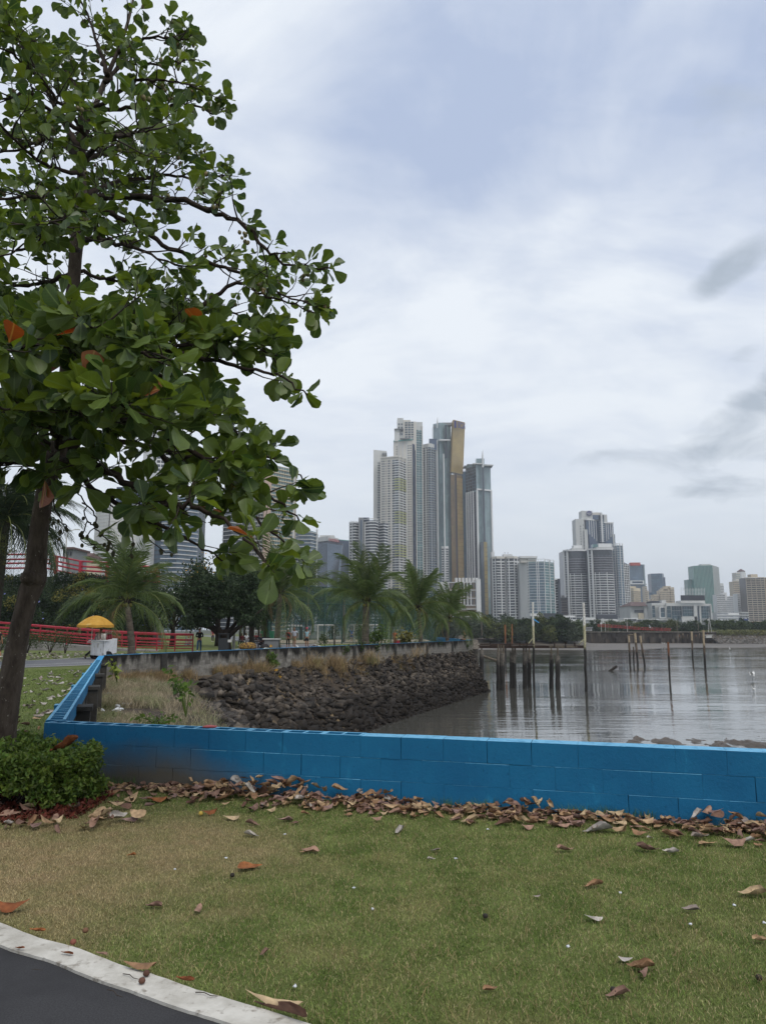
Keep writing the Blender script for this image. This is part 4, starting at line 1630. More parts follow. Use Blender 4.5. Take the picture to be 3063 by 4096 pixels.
PT3 = pth((543, 514.8, 2150), (600, 514.8, 2150))
panes(r, PT3, 6, FH * 1.25, 24, 2, m_pan_dark, .16, .25)
r = bldg('dark glass tower with balconies between the two towers behind the tree crown', 930, 560)
PX_ = pth((900, 566, 1900), (935, 560, 1900), (972, 566, 1900))
zX = ZT(1755, 560)
body(r, PX_, 18, Z0, zX, m_pan_mid)
panes(r, PX_, .5, FH, int(zX / FH), 6, m_pan_dark, .85, .68)
slabs(r, PX_, .2, FH, int(zX / FH), w_white, .4, 1.0, 'balcony')
# ---- leftmost ribbed grey office
r = bldg('pale ribbed office block with a dark vertical slot behind the nearest coconut palm', 455, 430, 'office_block')
PR = pth((374, 436, 2200), (428, 430, 2200)); PR2 = pth((434, 430, 2200), (545, 441, 2200))
zR = ZT(2005, 430)
body(r, [PR[0], PR[1]], 14, Z0, zR - 3, w_grey); body(r, PR2, 16, Z0, zR, w_grey)
blk(r, 428, 434, 2005, 2500, 432, 12, w_dark, 'slot')
for pp_, nn in ((PR, 34), (PR2, 36)):
 slabs(r, pp_, 2, (zR - 6) / nn, nn, w_warm, .22, .14, 'panel_seam')
blk(r, 466, 545, 1948, 2010, 436, 14, w_navy, 'glass_wall')
blk(r, 500, 545, 1925, 1952, 437, 12, w_cream, 'roof_box')
PR4 = pth((467, 435.8, 1980), (544, 435.8, 1980))
panes(r, PR4, ZT(2008, 436), 3, 3, 9, m_pan_blue, .85, .8, limit=27)
# house roofs left
r = bldg('small house with tiled roof beyond the red bridge', 285, 210, 'house', 'house')
blk(r, 250, 292, 2195, 2300, 210, 10, w_dgrey)
blk(r, 247, 297, 2188, 2196, 209, 12, w_roofbrown, 'roof')
for k in range(3):
 blk(r, 256 + k * 12, 263 + k * 12, 2206, 2222, 209.8, .2, m_pan_dark, 'window')
r = bldg('low pale house with red brown hipped roof beside the white lamp post', 320, 230, 'house', 'house')
blk(r, 292, 360, 2226, 2300, 232, 10, w_cream)
g_ = MB(); a, c_ = at(288, 2226, 231), at(364, 2226, 231)
g_.add([(a.x, 230, a.z), (c_.x, 230, a.z), (c_.x, 243, a.z), (a.x, 243, a.z), ((a.x + c_.x) / 2 - 2, 236, a.z + 1.6), ((a.x + c_.x) / 2 + 2, 236, a.z + 1.6)], [(0, 1, 5, 4), (1, 2, 5), (2, 3, 4, 5), (3, 0, 4)])
g_.obj('roof', w_roofbrown, r)
# ---- N white balcony block
r = bldg('white apartment block of many balconies just right of the glass tower with gold panel', 2028, 860)
PN = pth((1972, 866, 2380), (1990, 860, 2380), (2016, 862, 2380), (2024, 868, 2380), (2034, 860, 2380), (2056, 858, 2380), (2084, 868, 2380))
zN = ZT(2226, 862)
body(r, PN, 22, Z0, zN, m_pan_dark)
nf = int((zN - 5) / FH)
slabs(r, PN, .2, FH, nf, w_white, .75, 1.1, 'balcony')
b = MB(); band(b, PN, zN - 2.6, zN, 0, 1.4); b.obj('parapet', w_warm, r)
b = MB(); band(b, PN, zN - 7.0, zN - 5.6, 0, .8); b.obj('ledge', w_white, r)
LN = plen(PN)
panes(r, PN, .9, FH, nf, 17, m_pan_dark, .8, .66, limit=120)
piers(r, PN, Z0, zN - 2, [0.2, LN * .1, LN * .235, LN * .37, LN * .42, LN * .52, LN * .62, LN * .74, LN * .86, LN - .2], w_white, 1.0, 1.0)
blk(r, 2012, 2048, 2217, 2228, 866, 8, w_white, 'roof_box')
for px in (2018, 2030):
 p = at(px, 2217, 868); t_ = MB(); t_.tube([p, p + Vector((0, 0, 1.5))], .2, 5); t_.lathe([(.1, 1.2), (.9, 2.0)], tuple(p), 8); t_.obj('dish', w_dgrey, r)
blk(r, 1965, 1977, 2207, 2240, 900, 8, w_white, 'rear_shaft')
# ---- O blank wall + glass grid
r = bldg('apartment block with blank grey side wall and green glass front behind a white grid', 2150, 840)
PO0 = pth((2081, 850, 2380), (2117, 838, 2380)); PO1 = pth((2117, 838, 2380), (2180, 834, 2380)); PO2 = pth((2180, 834, 2380), (2217, 850, 2380))
z0_, z1_ = ZT(2238, 842), ZT(2240, 838)
body(r, [PO0[0], PO0[1]], 24, Z0, ZT(2250, 842), w_grey); body(r, [PO1[0], PO1[1], PO2[1]], 24, Z0, z1_ - 2, m_pan_teal)
panes(r, PO0, 3, FH, 26, 1, m_pan_dark, .5, .35, u0=plen(PO0) * .82, u1=plen(PO0) * .95)
nf = int((z1_ - 3) / FH)
for pp_, nc in ((PO1, 8), (PO2, 5)):
 panes(r, pp_, .3, FH, nf, nc, m_pan_teal if nc == 5 else m_pan_bluel, .84, .8, limit=130)
 slabs(r, pp_, .1, FH, nf + 1, w_white, .35, .6, 'ledge')
piers(r, PO1, Z0, z1_, [plen(PO1) * q for q in (.5, .62, 1.0)], w_white, .7, .9)
piers(r, PO2, Z0, z1_, [plen(PO2) * q for q in (.5, 1.0)], w_white, .7, .9)
slabs(r, [PO1[0], PO1[1], PO2[1]], z1_ + .5, 3, 1, w_white, .5, .6, 'roof_frame')
piers(r, [PO1[0], PO1[1], PO2[1]], z1_ - 2, z1_ + .5, [plen([PO1[0], PO1[1], PO2[1]]) * q for q in (0.35, .5, .65, .8, 1)], w_white, .5, .6, 'post')
blk(r, 2079, 2148, 2224, 2232, 838, 14, w_white, 'roof_slab'); blk(r, 2082, 2145, 2232, 2250, 840, 12, w_warm, 'roof_box')
# ---- P, Q
r = bldg('narrow dark and white apartment block tucked right of the green glass grid block', 2230, 880)
PP_ = pth((2217, 882, 2400), (2232, 878, 2400)); zP = ZT(2318, 880)
body(r, PP_, 16, Z0, zP, m_pan_dark)
slabs(r, PP_, .2, FH, int(zP / FH), w_white, .8, .8, 'balcony')
blk(r, 2232, 2242, 2315, 2500, 876, 14, w_dark)
blk(r, 2216, 2232, 2314, 2320, 877, 14, w_white, 'parapet')
r = bldg('small dark brown apartment block between the narrow block and the round towers', 2256, 900, 'apartment_block', 'building')
PQ = pth((2243, 905, 2420), (2269, 900, 2420)); zQ = ZT(2390, 902)
body(r, PQ, 16, Z0, zQ, m_pan_brown)
slabs(r, PQ, .2, FH, int(zQ / FH), paint('brown_render', '6b5f59'), .9, .7, 'ledge')
blk(r, 2245, 2256, 2382, 2392, 903, 8, m_pan_brown, 'roof_box')
# ---- R round towers
def round_tower(label, pa, pb, pyt, Y, left_flat):
 r = bldg(label, (pa + pb) / 2, Y)
 xa, xb = XY(pa, Y, 2380)[0], XY(pb, Y, 2380)[0]
 Wd = xb - xa
 path = [(xa, Y + 6), (xa + Wd * .12, Y + 1)]
 cx, rad = xa + Wd * .58, Wd * .44
 for k in range(9):
  a = R(200 + k * (330 - 200) / 8)
  path.append((cx + rad * math.cos(a), Y + 9 + rad * .62 * math.sin(a)))
 zt_ = ZT(pyt, Y)
 body(r, path, 26, Z0, zt_, m_pan_dark)
 nf = int((zt_ - 4) / FH)
 ft = 8
 nlow = nf - ft
 front = path[2:]
 slabs(r, front, 4, FH, nlow - 1, w_white, .85, 1.5, 'balcony')
 slabs(r, front, 4 + (nlow - 1) * FH, FH, ft - 1, mat('thin_rail', lin('a9a4a8')), .35, 1.0, 'thin_band')
 Lf = plen(front)
 piers(r, front, 3, 4 + (nlow - 1) * FH, [Lf * .12, Lf * .3, Lf * .62], w_white, .5, 1.4)
 side = path[:3]
 slabs(r, side, 4, FH, nf - 1, w_white, .7, .5, 'spandrel')
 piers(r, path[:3], 3, zt_, [0.4, plen(side) * .5, plen(side) - .5], w_white, 2.0, .8)
 panes(r, front, 4.9, FH, nf - 2, 12, m_pan_dark, .88, .66, limit=140)
 b = MB(); band(b, path, zt_ - .6, zt_ + 1.2, -1, 1.4); b.obj('parapet', w_white, r)
 b = MB(); band(b, path, 2.6, 3.8, -1, 3.0); b.obj('canopy', w_white, r)
 piers(r, front, Z0, 2.6, [Lf * .05, Lf * .35, Lf * .65, Lf * .95], w_white, .8, 2.2, 'column')
 return r, zt_, path
ra, za, pa_ = round_tower('left one of the two rounded white towers with dark glass tops', 2264, 2360, 2202, 960, True)
blk(ra, 2293, 2326, 2181, 2193, 972, 10, w_white, 'roof_box'); blk(ra, 2286, 2330, 2192, 2202, 968, 14, w_grey, 'roof_box')
rb_, zb2, pb_ = round_tower('right one of the two rounded white towers with dark glass tops', 2363, 2464, 2197, 940, True)
blk(rb_, 2392, 2445, 2174, 2189, 955, 12, w_white, 'roof_box'); blk(rb_, 2385, 2452, 2188, 2197, 950, 14, w_grey, 'roof_box'); blk(rb_, 2370, 2390, 2177, 2190, 957, 8, m_pan_teal, 'roof_box')
# plinth hall under the right one
blk(rb_, 2388, 2466, 2457, 2475, 930, 6, w_dark, 'entrance_glass')
# ---- S glass grid
r = bldg('slim blue glass tower behind a white grid, right beside the rounded towers', 2480, 970)
PS1 = pth((2456, 975, 2350), (2476, 965, 2350), (2496, 968, 2350)); PS2 = pth((2496, 975, 2350), (2516, 982, 2350))
zS, zS2 = ZT(2184, 970), ZT(2256, 978)
body(r, PS1, 20, Z0, zS, m_pan_bluel); body(r, PS2, 20, Z0, zS2, m_pan_dark)
panes(r, PS1, .3, FH, int(zS / FH), 6, m_pan_bluel, .8, .8, limit=120)
slabs(r, PS1, .1, FH, int(zS / FH) + 1, w_white, .4, .5, 'ledge')
piers(r, PS1, Z0, zS + 3, [plen(PS1) * q for q in (0, .3, .54, .75, 1)], w_white, .8, .9)
slabs(r, PS2, .1, FH, int(zS2 / FH) + 1, w_white, .6, .9, 'balcony')
piers(r, PS2, Z0, zS2, [plen(PS2) * q for q in (.33, .66, 1)], w_white, .6, 1.0)
slabs(r, PS1, zS + 2.4, 3, 1, w_white, .5, .6, 'roof_frame')
# ---- T hotel
r = bldg('tall hotel slab of navy glass and pale concrete with a round badge near its roof', 2385, 1080, 'hotel_tower')
Yh = 1080
blk(r, 2309, 2344, 2076, 2520, Yh, 20, w_grey); blk(r, 2325, 2368, 2043, 2080, Yh + 2, 16, w_grey); blk(r, 2344, 2357, 2118, 2520, Yh - 3, 20, w_grey)
PH1 = pth((2344, Yh, 2120), (2400, Yh + 8, 2120)); PH2 = pth((2412, Yh + 8, 2120), (2452, Yh + 12, 2120))
zh1, zh2 = ZT(2080, Yh), ZT(2092, Yh + 8)
body(r, PH1, 16, Z0, zh1, m_pan_blue); body(r, PH2, 16, Z0, zh2, m_pan_blue)
for pp_, zz_ in ((PH1, zh1), (PH2, zh2)):
 panes(r, pp_, zz_ - FH * 24, FH, 24, 10 if pp_ is PH1 else 7, m_pan_blue, .85, .8, limit=80)
 Lp = plen(pp_)
 for q in (.2, .36, .52, .68) if pp_ is PH1 else (.25, .45, .68, .86):
  piers(r, pp_, zz_ - 55 - (q if pp_ is PH1 else 1 - q) * 22, zz_, [Lp * q], w_white, .8, .9, 'white_fin')
 b = MB(); band(b, pp_, zz_ - .2, zz_ + 1.6, -1, 1.2); b.obj('parapet', w_white, r)
# sloping blue lower skirts
for q in ((2357, 2400, 2135, 2178), (2415, 2461, 2178, 2136)):
 a, b_, = at(q[0], 2200, Yh - 2), at(q[1], 2200, Yh - 2)
 za_, zc2 = ZT(q[2], Yh - 2), ZT(q[3], Yh - 2)
 g_ = MB(); g_.add([(a.x, Yh - 2, 0), (b_.x, Yh - 2, 0), (b_.x, Yh - 2, zc2), (a.x, Yh - 2, za_), (a.x, Yh + 4, 0), (b_.x, Yh + 4, 0), (b_.x, Yh + 4, zc2), (a.x, Yh + 4, za_)],
       [(0, 1, 2, 3), (3, 2, 6, 7), (1, 5, 6, 2), (4, 0, 3, 7)])
 g_.obj('glass_skirt', m_pan_blue, r)
blk(r, 2404, 2410, 2050, 2168, Yh - 2, 3, w_white, 'white_fin')
PH3 = pth((2396, Yh + 2, 2120), (2416, Yh + 2, 2120))
slabs(r, PH3, ZT(2165, Yh), FH, 10, w_white, .4, .9, 'balcony')
blk(r, 2396, 2416, 2060, 2170, Yh + 3, 5, m_pan_bluel, 'glass_wall')
blk(r, 2368, 2404, 2050, 2062, Yh + 4, 12, w_warm, 'roof_box'); blk(r, 2368, 2412, 2060, 2078, Yh + 3, 12, m_pan_blue, 'glass_wall'); blk(r, 2410, 2427, 2058, 2090, Yh + 8, 12, w_grey, 'roof_box')
blk(r, 2456, 2461, 2136, 2400, Yh - 3, 8, w_grey, 'edge_wall')
PH5 = pth((2322, Yh - .3, 2200), (2326, Yh - .3, 2200)); panes(r, PH5, 10, FH * 1.2, 38, 1, m_pan_dark, .8, .5, limit=38)
PH6 = pth((2334, Yh - .3, 2200), (2337, Yh - .3, 2200)); panes(r, PH6, 10, FH * 1.6, 29, 1, m_pan_dark, .6, .3, limit=29)
pc_ = at(2356, 2053, Yh)
sg = MB(); sg.tube([(pc_.x, Yh + 1.6, pc_.z), (pc_.x, Yh + .8, pc_.z)], 3.9, 20); sg.obj('badge', mat('badge_purple', lin('4a4a72')), r)
sg = MB(); sg.box((pc_.x, Yh + .6, pc_.z), (8.6, .6, 2.4)); sg.obj('badge_bar', mat('badge_purple', None), r)
letters(r, 'HARD ROCK', 2345.5, 2366.5, 2053, Yh, 1.7, w_white, out_=.1)
letters(r, 'HOTEL', 2351, 2361, 2059, Yh, 1.2, w_white, out_=.1)
# ---- U, V blue towers with bridge
r = bldg('blue grey glass tower with red roof screen and a white framed sky box', 2545, 1500, 'office_tower')
PU1 = pth((2500, 1510, 2350), (2540, 1495, 2350)); PU2 = pth((2520, 1490, 2350), (2573, 1486, 2350), (2581, 1496, 2350))
zu, zu2 = ZT(2262, 1500), ZT(2258, 1488)
# sloped roof of the left part
g_ = MB()
a, c_ = PU1
za_, zc2 = ZT(2248, 1500), ZT(2270, 1500)
g_.add([(a[0], a[1], 0), (c_[0], c_[1], 0), (c_[0], c_[1], zc2), (a[0], a[1], za_), (a[0], a[1] + 20, 0), (c_[0], c_[1] + 20, 0), (c_[0], c_[1] + 20, zc2), (a[0], a[1] + 20, za_)], [(0, 1, 2, 3), (3, 2, 6, 7), (1, 5, 6, 2), (4, 0, 3, 7)])
g_.obj('glass_wall', m_pan_blue, r)
body(r, PU2, 20, Z0, zu2, m_pan_blue)
panes(r, PU2, 1, FH * 1.4, int(zu2 / FH / 1.4), 7, m_pan_bluel, .95, .85, limit=200, name='glass_panel', out_=.15)
blk(r, 2521, 2560, 2250, 2262, 1484, 10, w_red, 'roof_screen')
for q in ((2521, 2575, 2322, 2325), (2521, 2575, 2333, 2337), (2521, 2527, 2325, 2333), (2570, 2575, 2325, 2333)):
 blk(r, *q, 1478, 6, w_white, 'sky_box_frame')
blk(r, 2527, 2570, 2325, 2333, 1480, 4, m_pan_blue, 'sky_box_glass')
blk(r, 2576, 2581, 2258, 2430, 1483, 8, m_pan_sea, 'glass_edge')
r = bldg('flat topped slate blue glass tower joined by sky bridge to the red screened one', 2633, 1500, 'office_tower')
PV = pth((2605, 1500, 2350), (2650, 1490, 2350), (2656, 1502, 2350)); zV = ZT(2294, 1495)
body(r, PV, 20, Z0, zV, m_pan_blue)
panes(r, PV, 1, FH * 1.4, int(zV / FH / 1.4), 7, m_pan_bluel, .95, .85, limit=150, name='glass_panel', out_=.15)
blk(r, 2654, 2662, 2309, 2430, 1500, 10, w_navy, 'side_wall')
blk(r, 2575, 2606, 2370, 2380, 1496, 8, m_pan_blue, 'sky_bridge')
# ---- W, X beige
r = bldg('cream apartment block with a grid of brown windows below the glass towers', 2540, 1150, 'apartment_block', 'building')
PW = pth((2516, 1156, 2400), (2534, 1148, 2400), (2562, 1154, 2400)); zW = ZT(2352, 1150)
body(r, PW, 18, Z0, zW, w_cream); nf = int(zW / FH)
panes(r, PW, .5, FH, nf - 1, 10, m_pan_brown, .6, .5, limit=150)
slabs(r, PW, .2, FH, nf, w_cream, .4, .5, 'ledge')
blk(r, 2519, 2542, 2345, 2354, 1152, 10, w_cream, 'roof_box')
r = bldg('narrow brown tower half hidden behind the cream apartment block', 2586, 1400)
blk(r, 2580, 2590, 2345, 2480, 1400, 14, w_beige); blk(r, 2590, 2596, 2362, 2480, 1400, 14, w_beige)
PYy = pth((2580.5, 1399.5, 2400), (2589.5, 1399.5, 2400)); panes(r, PYy, 4, FH * 1.2, 22, 2, m_pan_brown, .5, .5)
r = bldg('stepped pinkish beige apartment complex with pitched turrets', 2655, 1200, 'apartment_block', 'building')
for pa, pb, ta in ((2609, 2640, 2395), (2615, 2636, 2378), (2640, 2672, 2362), (2648, 2698, 2357), (2655, 2672, 2350), (2664, 2684, 2344), (2682, 2698, 2349)):
 yy = 1200 + (pa % 7)
 blk(r, pa, pb, ta, 2480, yy, 14, w_beige)
 PQq = pth((pa, yy - .3, 2420), (pb, yy - .3, 2420))
 panes(r, PQq, ZT(2455, yy), FH * 1.15, int((ZT(ta, yy) - ZT(2455, yy)) / FH / 1.15), max(2, int((pb - pa) / 5)), m_pan_brown, .45, .45)
# ---- Y mall
r = bldg('wide low shopping centre with teal glass fronts in pale grey frames', 2680, 820, 'shopping_centre', 'building')
blk(r, 2605, 2722, 2412, 2500, 826, 50, w_grey); blk(r, 2660, 2845, 2415, 2500, 824, 50, w_grey)
def gl(pa, pb, ta, tb, yy, nc, nr, m=m_pan_teal):
 a, b_ = at(pa, 2440, yy), at(pb, 2440, yy)
 za_, zb3 = ZT(tb, yy), ZT(ta, yy)
 panes(r, [(a.x, yy), (b_.x, yy)], za_, (zb3 - za_) / nr, nr, nc, m, .94, .94, limit=60, name='glass_panel', out_=.3)
m_mallg = glass('mall_glass', lin('35525c'), .12, .18)
gl(2606, 2618, 2422, 2470, 823, 1, 3, m_mallg); gl(2640, 2659, 2430, 2469, 820, 1, 2, m_mallg); gl(2665, 2681, 2424, 2470, 821, 1, 3, m_mallg); gl(2684, 2724, 2424, 2480, 821, 4, 3, m_mallg)
gl(2726, 2774, 2424, 2465, 818, 5, 3, m_mallg); gl(2787, 2797, 2424, 2492, 819, 2, 9, m_pan_blue); gl(2802, 2842, 2424, 2473, 821, 4, 4, m_mallg)
for q in ((2636, 2662, 2427, 2430, 818), (2636, 2662, 2469, 2473, 818), (2636, 2640, 2430, 2469, 818), (2659, 2662, 2430, 2469, 818), (2663, 2820, 2412, 2423, 816), (2775, 2787, 2423, 2494, 815), (2726, 2787, 2466, 2488, 815), (2797, 2802, 2423, 2496, 817), (2605, 2665, 2412, 2421, 819), (2842, 2846, 2420, 2480, 817)):
 blk(r, *q[:4], q[4], 3, w_grey if q[0] != 2636 else w_white, 'frame')
blk(r, 2684, 2726, 2480, 2492, 817, 6, w_dgrey, 'plinth'); blk(r, 2802, 2845, 2473, 2496, 820, 5, w_dgrey, 'plinth')
blk(r, 2610, 2636, 2404, 2413, 830, 20, w_dark, 'roof_box'); blk(r, 2645, 2662, 2400, 2413, 830, 10, w_grey, 'roof_box'); blk(r, 2720, 2818, 2402, 2413, 830, 14, w_grey, 'roof_box')
r2 = bldg('grey hall with brown hipped roof left of the shopping centre', 2560, 840, 'hall', 'building')
blk(r2, 2520, 2605, 2422, 2500, 842, 40, w_grey); blk(r2, 2536, 2575, 2440, 2450, 841, .6, m_pan_dark, 'window_band'); blk(r2, 2552, 2575, 2452, 2478, 840, 1.5, w_cream); blk(r2, 2594, 2604, 2446, 2478, 840, 1.5, w_cream)
blk(r2, 2576, 2593, 2424, 2478, 838, 5, w_grey, 'wall')
g_ = MB(); a, c_ = at(2519, 2424, 838), at(2606, 2424, 838); zt_ = ZT(2407, 845)
g_.add([(a.x, 836, a.z), (c_.x, 836, a.z), (c_.x, 880, a.z), (a.x, 880, a.z), (a.x + 6, 856, zt_), (c_.x - 3, 856, zt_)], [(0, 1, 5, 4), (1, 2, 5), (2, 3, 4, 5), (3, 0, 4)])
g_.obj('roof', w_roofbrown, r2)
# low buildings at the foot
r = bldg('long low white building with dark glass under the round towers', 2230, 700, 'pavilion', 'building')
blk(r, 2176, 2252, 2456, 2500, 700, 20, m_pan_dark, 'glass_wall'); blk(r, 2120, 2176, 2455, 2464, 702, 20, w_white); blk(r, 2252, 2300, 2462, 2470, 702, 16, w_white, 'canopy'); blk(r, 2174, 2254, 2453, 2457, 698, 22, w_dark, 'roof')
r = bldg('flat white roofed sheds in front of the shopping centre', 2600, 640, 'shed', 'building')
blk(r, 2572, 2630, 2478, 2500, 640, 16, w_dgrey); blk(r, 2630, 2680, 2480, 2505, 638, 16, w_dgrey); blk(r, 2571, 2632, 2476, 2479, 638, 18, w_white, 'roof'); blk(r, 2630, 2682, 2478, 2481, 636, 18, w_white, 'roof'); blk(r, 2492, 2550, 2472, 2480, 650, 16, w_white); blk(r, 2500, 2544, 2476, 2486, 649, 1, m_pan_dark, 'window_band')
r = bldg('pale low terrace buildings at the foot of the round towers', 2400, 660, 'terrace', 'building')
blk(r, 2282, 2500, 2477, 2500, 668, 18, w_white); blk(r, 2340, 2380, 2470, 2480, 666, 12, w_white, 'canopy')
# ---- billboard on mall roof
r = bldg('black roof billboard with an empty white lattice above it on the shopping centre', 2768, 812, 'billboard', 'billboard')
blk(r, 2722, 2817, 2381, 2402, 812, 1.2, mat('black_screen', lin('22242b'), rough=.6), 'screen')
for i in range(9):
 p, q = at(2722 + i * 11.8, 2352, 813), at(2722 + i * 11.8, 2405, 813)
 t_ = MB(); t_.tube([p, q], .22, 4); t_.obj('post', w_white, r)
for j in range(6):
 p, q = at(2721, 2352 + j * 5.4, 813), at(2817, 2352 + j * 5.4, 813)
 t_ = MB(); t_.tube([p, q], .16, 4); t_.obj('rail', w_dgrey if j == 0 else w_white, r)
# ---- Z green glass
r = bldg('broad green glass office slab with ribbed grey side', 2830, 1300, 'office_tower')
PZ = pth((2779, 1302, 2380), (2855, 1290, 2380)); PZ2 = pth((2855, 1290, 2380), (2879, 1330, 2380)); zZ = ZT(2262, 1295)
body(r, [PZ[0], PZ[1], PZ2[1]], 24, Z0, zZ, m_pan_green)
panes(r, PZ, 1, FH * 1.2, int(zZ / FH / 1.2), 14, m_pan_green, .78, .88, limit=290, name='glass_panel', out_=.2)
piers(r, PZ, Z0, zZ, lins(14, plen(PZ)), paint('green_fin', '8fb0a6'), .5, .8, 'fin')
piers(r, PZ2, Z0, zZ, lins(12, plen(PZ2)), w_grey, .8, .8, 'fin')
body(r, pth((2752, 1315, 2380), (2780, 1312, 2380)), 16, Z0, ZT(2318, 1312), m_pan_green)
blk(r, 2803, 2842, 2256, 2263, 1305, 12, w_grey, 'roof_box'); blk(r, 2762, 2781, 2309, 2311, 1318, 8, w_dgrey, 'roof_slab'); blk(r, 2766, 2780, 2306, 2318, 1322, 6, w_dgrey, 'roof_box')
r = bldg('distant slim grey tower just right of the green glass slab', 2888, 1500)
PAA = pth((2880, 1500, 2380), (2895, 1505, 2380)); zAA = ZT(2333, 1500)
body(r, PAA, 16, Z0, zAA, w_grey); slabs(r, PAA, .2, FH, int(zAA / FH), w_white, .7, .9, 'balcony'); panes(r, PAA, .9, FH, int(zAA / FH) - 1, 4, m_pan_dark, .7, .5, limit=60)
def white_block(label, pa, pb, ta, tb, Y, nc, wm, wn=m_pan_dark, name='apartment_block', limit=150, pw=.55, extra=None):
 r = bldg(label, pa, Y, name, 'building' if 'tower' not in name else 'tower')
 p_ = pth((pa, Y, (ta + tb) / 2), (pb, Y + 4, (ta + tb) / 2)); zt_ = ZT(ta, Y)
 body(r, p_, 14, Z0, zt_, wm)
 panes(r, p_, ZT(tb, Y), FH, int((zt_ - ZT(tb, Y)) / FH), nc, wn, pw, .5, limit=limit)
 slabs(r, p_, ZT(tb, Y), FH, int((zt_ - ZT(tb, Y)) / FH) + 1, wm, .5, .6, 'ledge')
 return r
r = white_block('bright white apartment block with dark window columns under the green slab', 2866, 2900, 2378, 2460, 1150, 8, w_white)
blk(r, 2890, 2905, 2370, 2400, 1156, 10, w_white, 'roof_box')
white_block('white apartment block with blue glass bays in the middle of the low cluster', 2900, 2945, 2384, 2460, 1160, 10, w_white, m_pan_blue)
r = white_block('ornate cream tower topped by a red brown cone roof', 2947, 2986, 2290, 2460, 1250, 8, w_warm, m_pan_teal, 'apartment_tower')
c_ = at(2962, 2290, 1256)
t_ = MB(); t_.lathe([(6.5, 0), (6.5, 1.2), (.2, 5.2)], (c_.x, c_.y, c_.z + 1), 10); t_.obj('cone_roof', w_roofbrown, r)
t_ = MB(); t_.lathe([(6.2, -10), (6.2, 1.2)], (c_.x, c_.y, c_.z), 10); t_.obj('drum', w_white, r)
white_block('older cream tower with stepped shoulders in front of the cone roofed one', 2934, 2962, 2326, 2460, 1200, 6, w_beige, m_pan_brown, 'apartment_tower')
c_ = at(2952, 2326, 1200); r = white_block('small white drum topped tower between the cream ones', 2945, 2966, 2316, 2400, 1205, 5, w_warm, m_pan_brown, 'apartment_tower')
white_block('plain white block with small dark windows left of the big beige hotel', 2950, 2990, 2374, 2470, 1100, 8, w_white)
white_block('low white apartment block with many blue bays beside the dark sign', 2866, 2912, 2449, 2492, 900, 10, w_white, m_pan_blue)
white_block('long low white block with balconies left of the dark sign', 2912, 2955, 2452, 2492, 905, 9, w_white, m_pan_blue)
white_block('low navy and white block just behind the dark sign', 2955, 2993, 2448, 2492, 910, 6, w_grey, m_pan_dark, pw=.8)
r = bldg('large beige slab block of continuous balconies at the right edge', 3025, 1050)
PAF = pth((2987, 1050, 2400), (3056, 1046, 2400), (3075, 1056, 2400), (3180, 1075, 2400)); zAF = ZT(2312, 1048)
body(r, PAF, 20, Z0, zAF, m_pan_brown); nf = int(zAF / 3.05)
slabs(r, PAF, .2, 3.05, nf + 1, w_beige, .9, 1.4, 'balcony')
piers(r, PAF, Z0, zAF, lins(14, plen(PAF)), w_beige, .4, 1.2)
panes(r, PAF, .9, 3.05, nf - 1, 28, m_pan_brown, .8, .6, limit=200)
blk(r, 3001, 3028, 2297, 2312, 1056, 10, w_beige, 'roof_box'); blk(r, 2987, 3056, 2309, 2313, 1046, 10, w_warm, 'parapet')
r = bldg('red roadside sign with white capital letters in front of the beige slab block', 3030, 560, 'billboard', 'sign')
blk(r, 3003, 3072, 2488, 2502, 560, 1.0, w_redsign, 'panel'); blk(r, 3010, 3072, 2502, 2503.5, 559.5, 1.4, w_white, 'rail')
letters(r, 'SALV', 3038, 3064, 2495, 560, 1.75, w_white, out_=.1)
for q in ((3006, 3012, 2491, 2493), (3013, 3024, 2491.5, 2493.5), (3008, 3020, 2496, 2497)):
 blk(r, *q, 559.8, .2, w_white, 'print')
for px in (3026, 3050, 3066):
 p, q = at(px, 2503, 561), at(px, 2530, 561)
 t_ = MB(); t_.tube([p, (p.x, p.y, Z0)], .25, 6); t_.obj('post', w_white, r)
r = bldg('dark blue billboard with pale print standing before the low white blocks', 2970, 700, 'billboard', 'sign')
blk(r, 2955, 2991, 2470, 2500, 700, 1.0, w_navy, 'panel'); blk(r, 2973, 2989, 2475, 2483, 699.6, .3, mat('sign_blue', lin('2c4277')), 'print')
blk(r, 2966, 2985, 2472, 2474.5, 699.4, .2, w_white, 'print')
blk(r, 2962, 2976, 2489, 2493, 699.4, .3, w_white, 'print')
for px in (2960, 2986):
 p = at(px, 2500, 701); t_ = MB(); t_.tube([p, (p.x, p.y, Z0)], .3, 6); t_.obj('post', w_dgrey, r)
# ================================================================== park beyond the wall
m_red = mat('red_enamel', lin('9e1f33'), lin('8c1a2b'), 2, .45, spec=.5)
m_redrail = mat('red_rail_faded', lin('a33a3a'), lin('8e2f33'), 3, .6)
m_pf = mat('palm_frond', lin('60703c'), lin('44562d'), 1.2, .5, trans=.3, rnd=.3, spec=.35, c3=lin('7d7a3c'), s3=.5, t3=(.6, .75))
m_pf_dry = mat('dry_frond', lin('8a7350'), lin('6d5a40'), 2, .8, trans=.2, rnd=.2)
m_rach = mat('frond_rib', lin('6b7038'), lin('55602f'), 2, .6)
m_ptrunk = mat('palm_trunk', lin('6d6459'), lin('4c443b'), 3, .9, .7, 12, stretch=(1, 1, 3))
m_trunk = mat('dark_bark', lin('3b332c'), lin('2a2420'), 4, .95, .8, 14, stretch=(1, 1, .4))
m_leaf_d = mat('dark_foliage', lin('34452a'), lin('28361f'), .8, .7, rnd=.35, trans=.2, hue=.02)
m_leaf_m = mat('mid_foliage', lin('43522c'), lin('323f22'), .5, .7, rnd=.35, trans=.2, hue=.02)
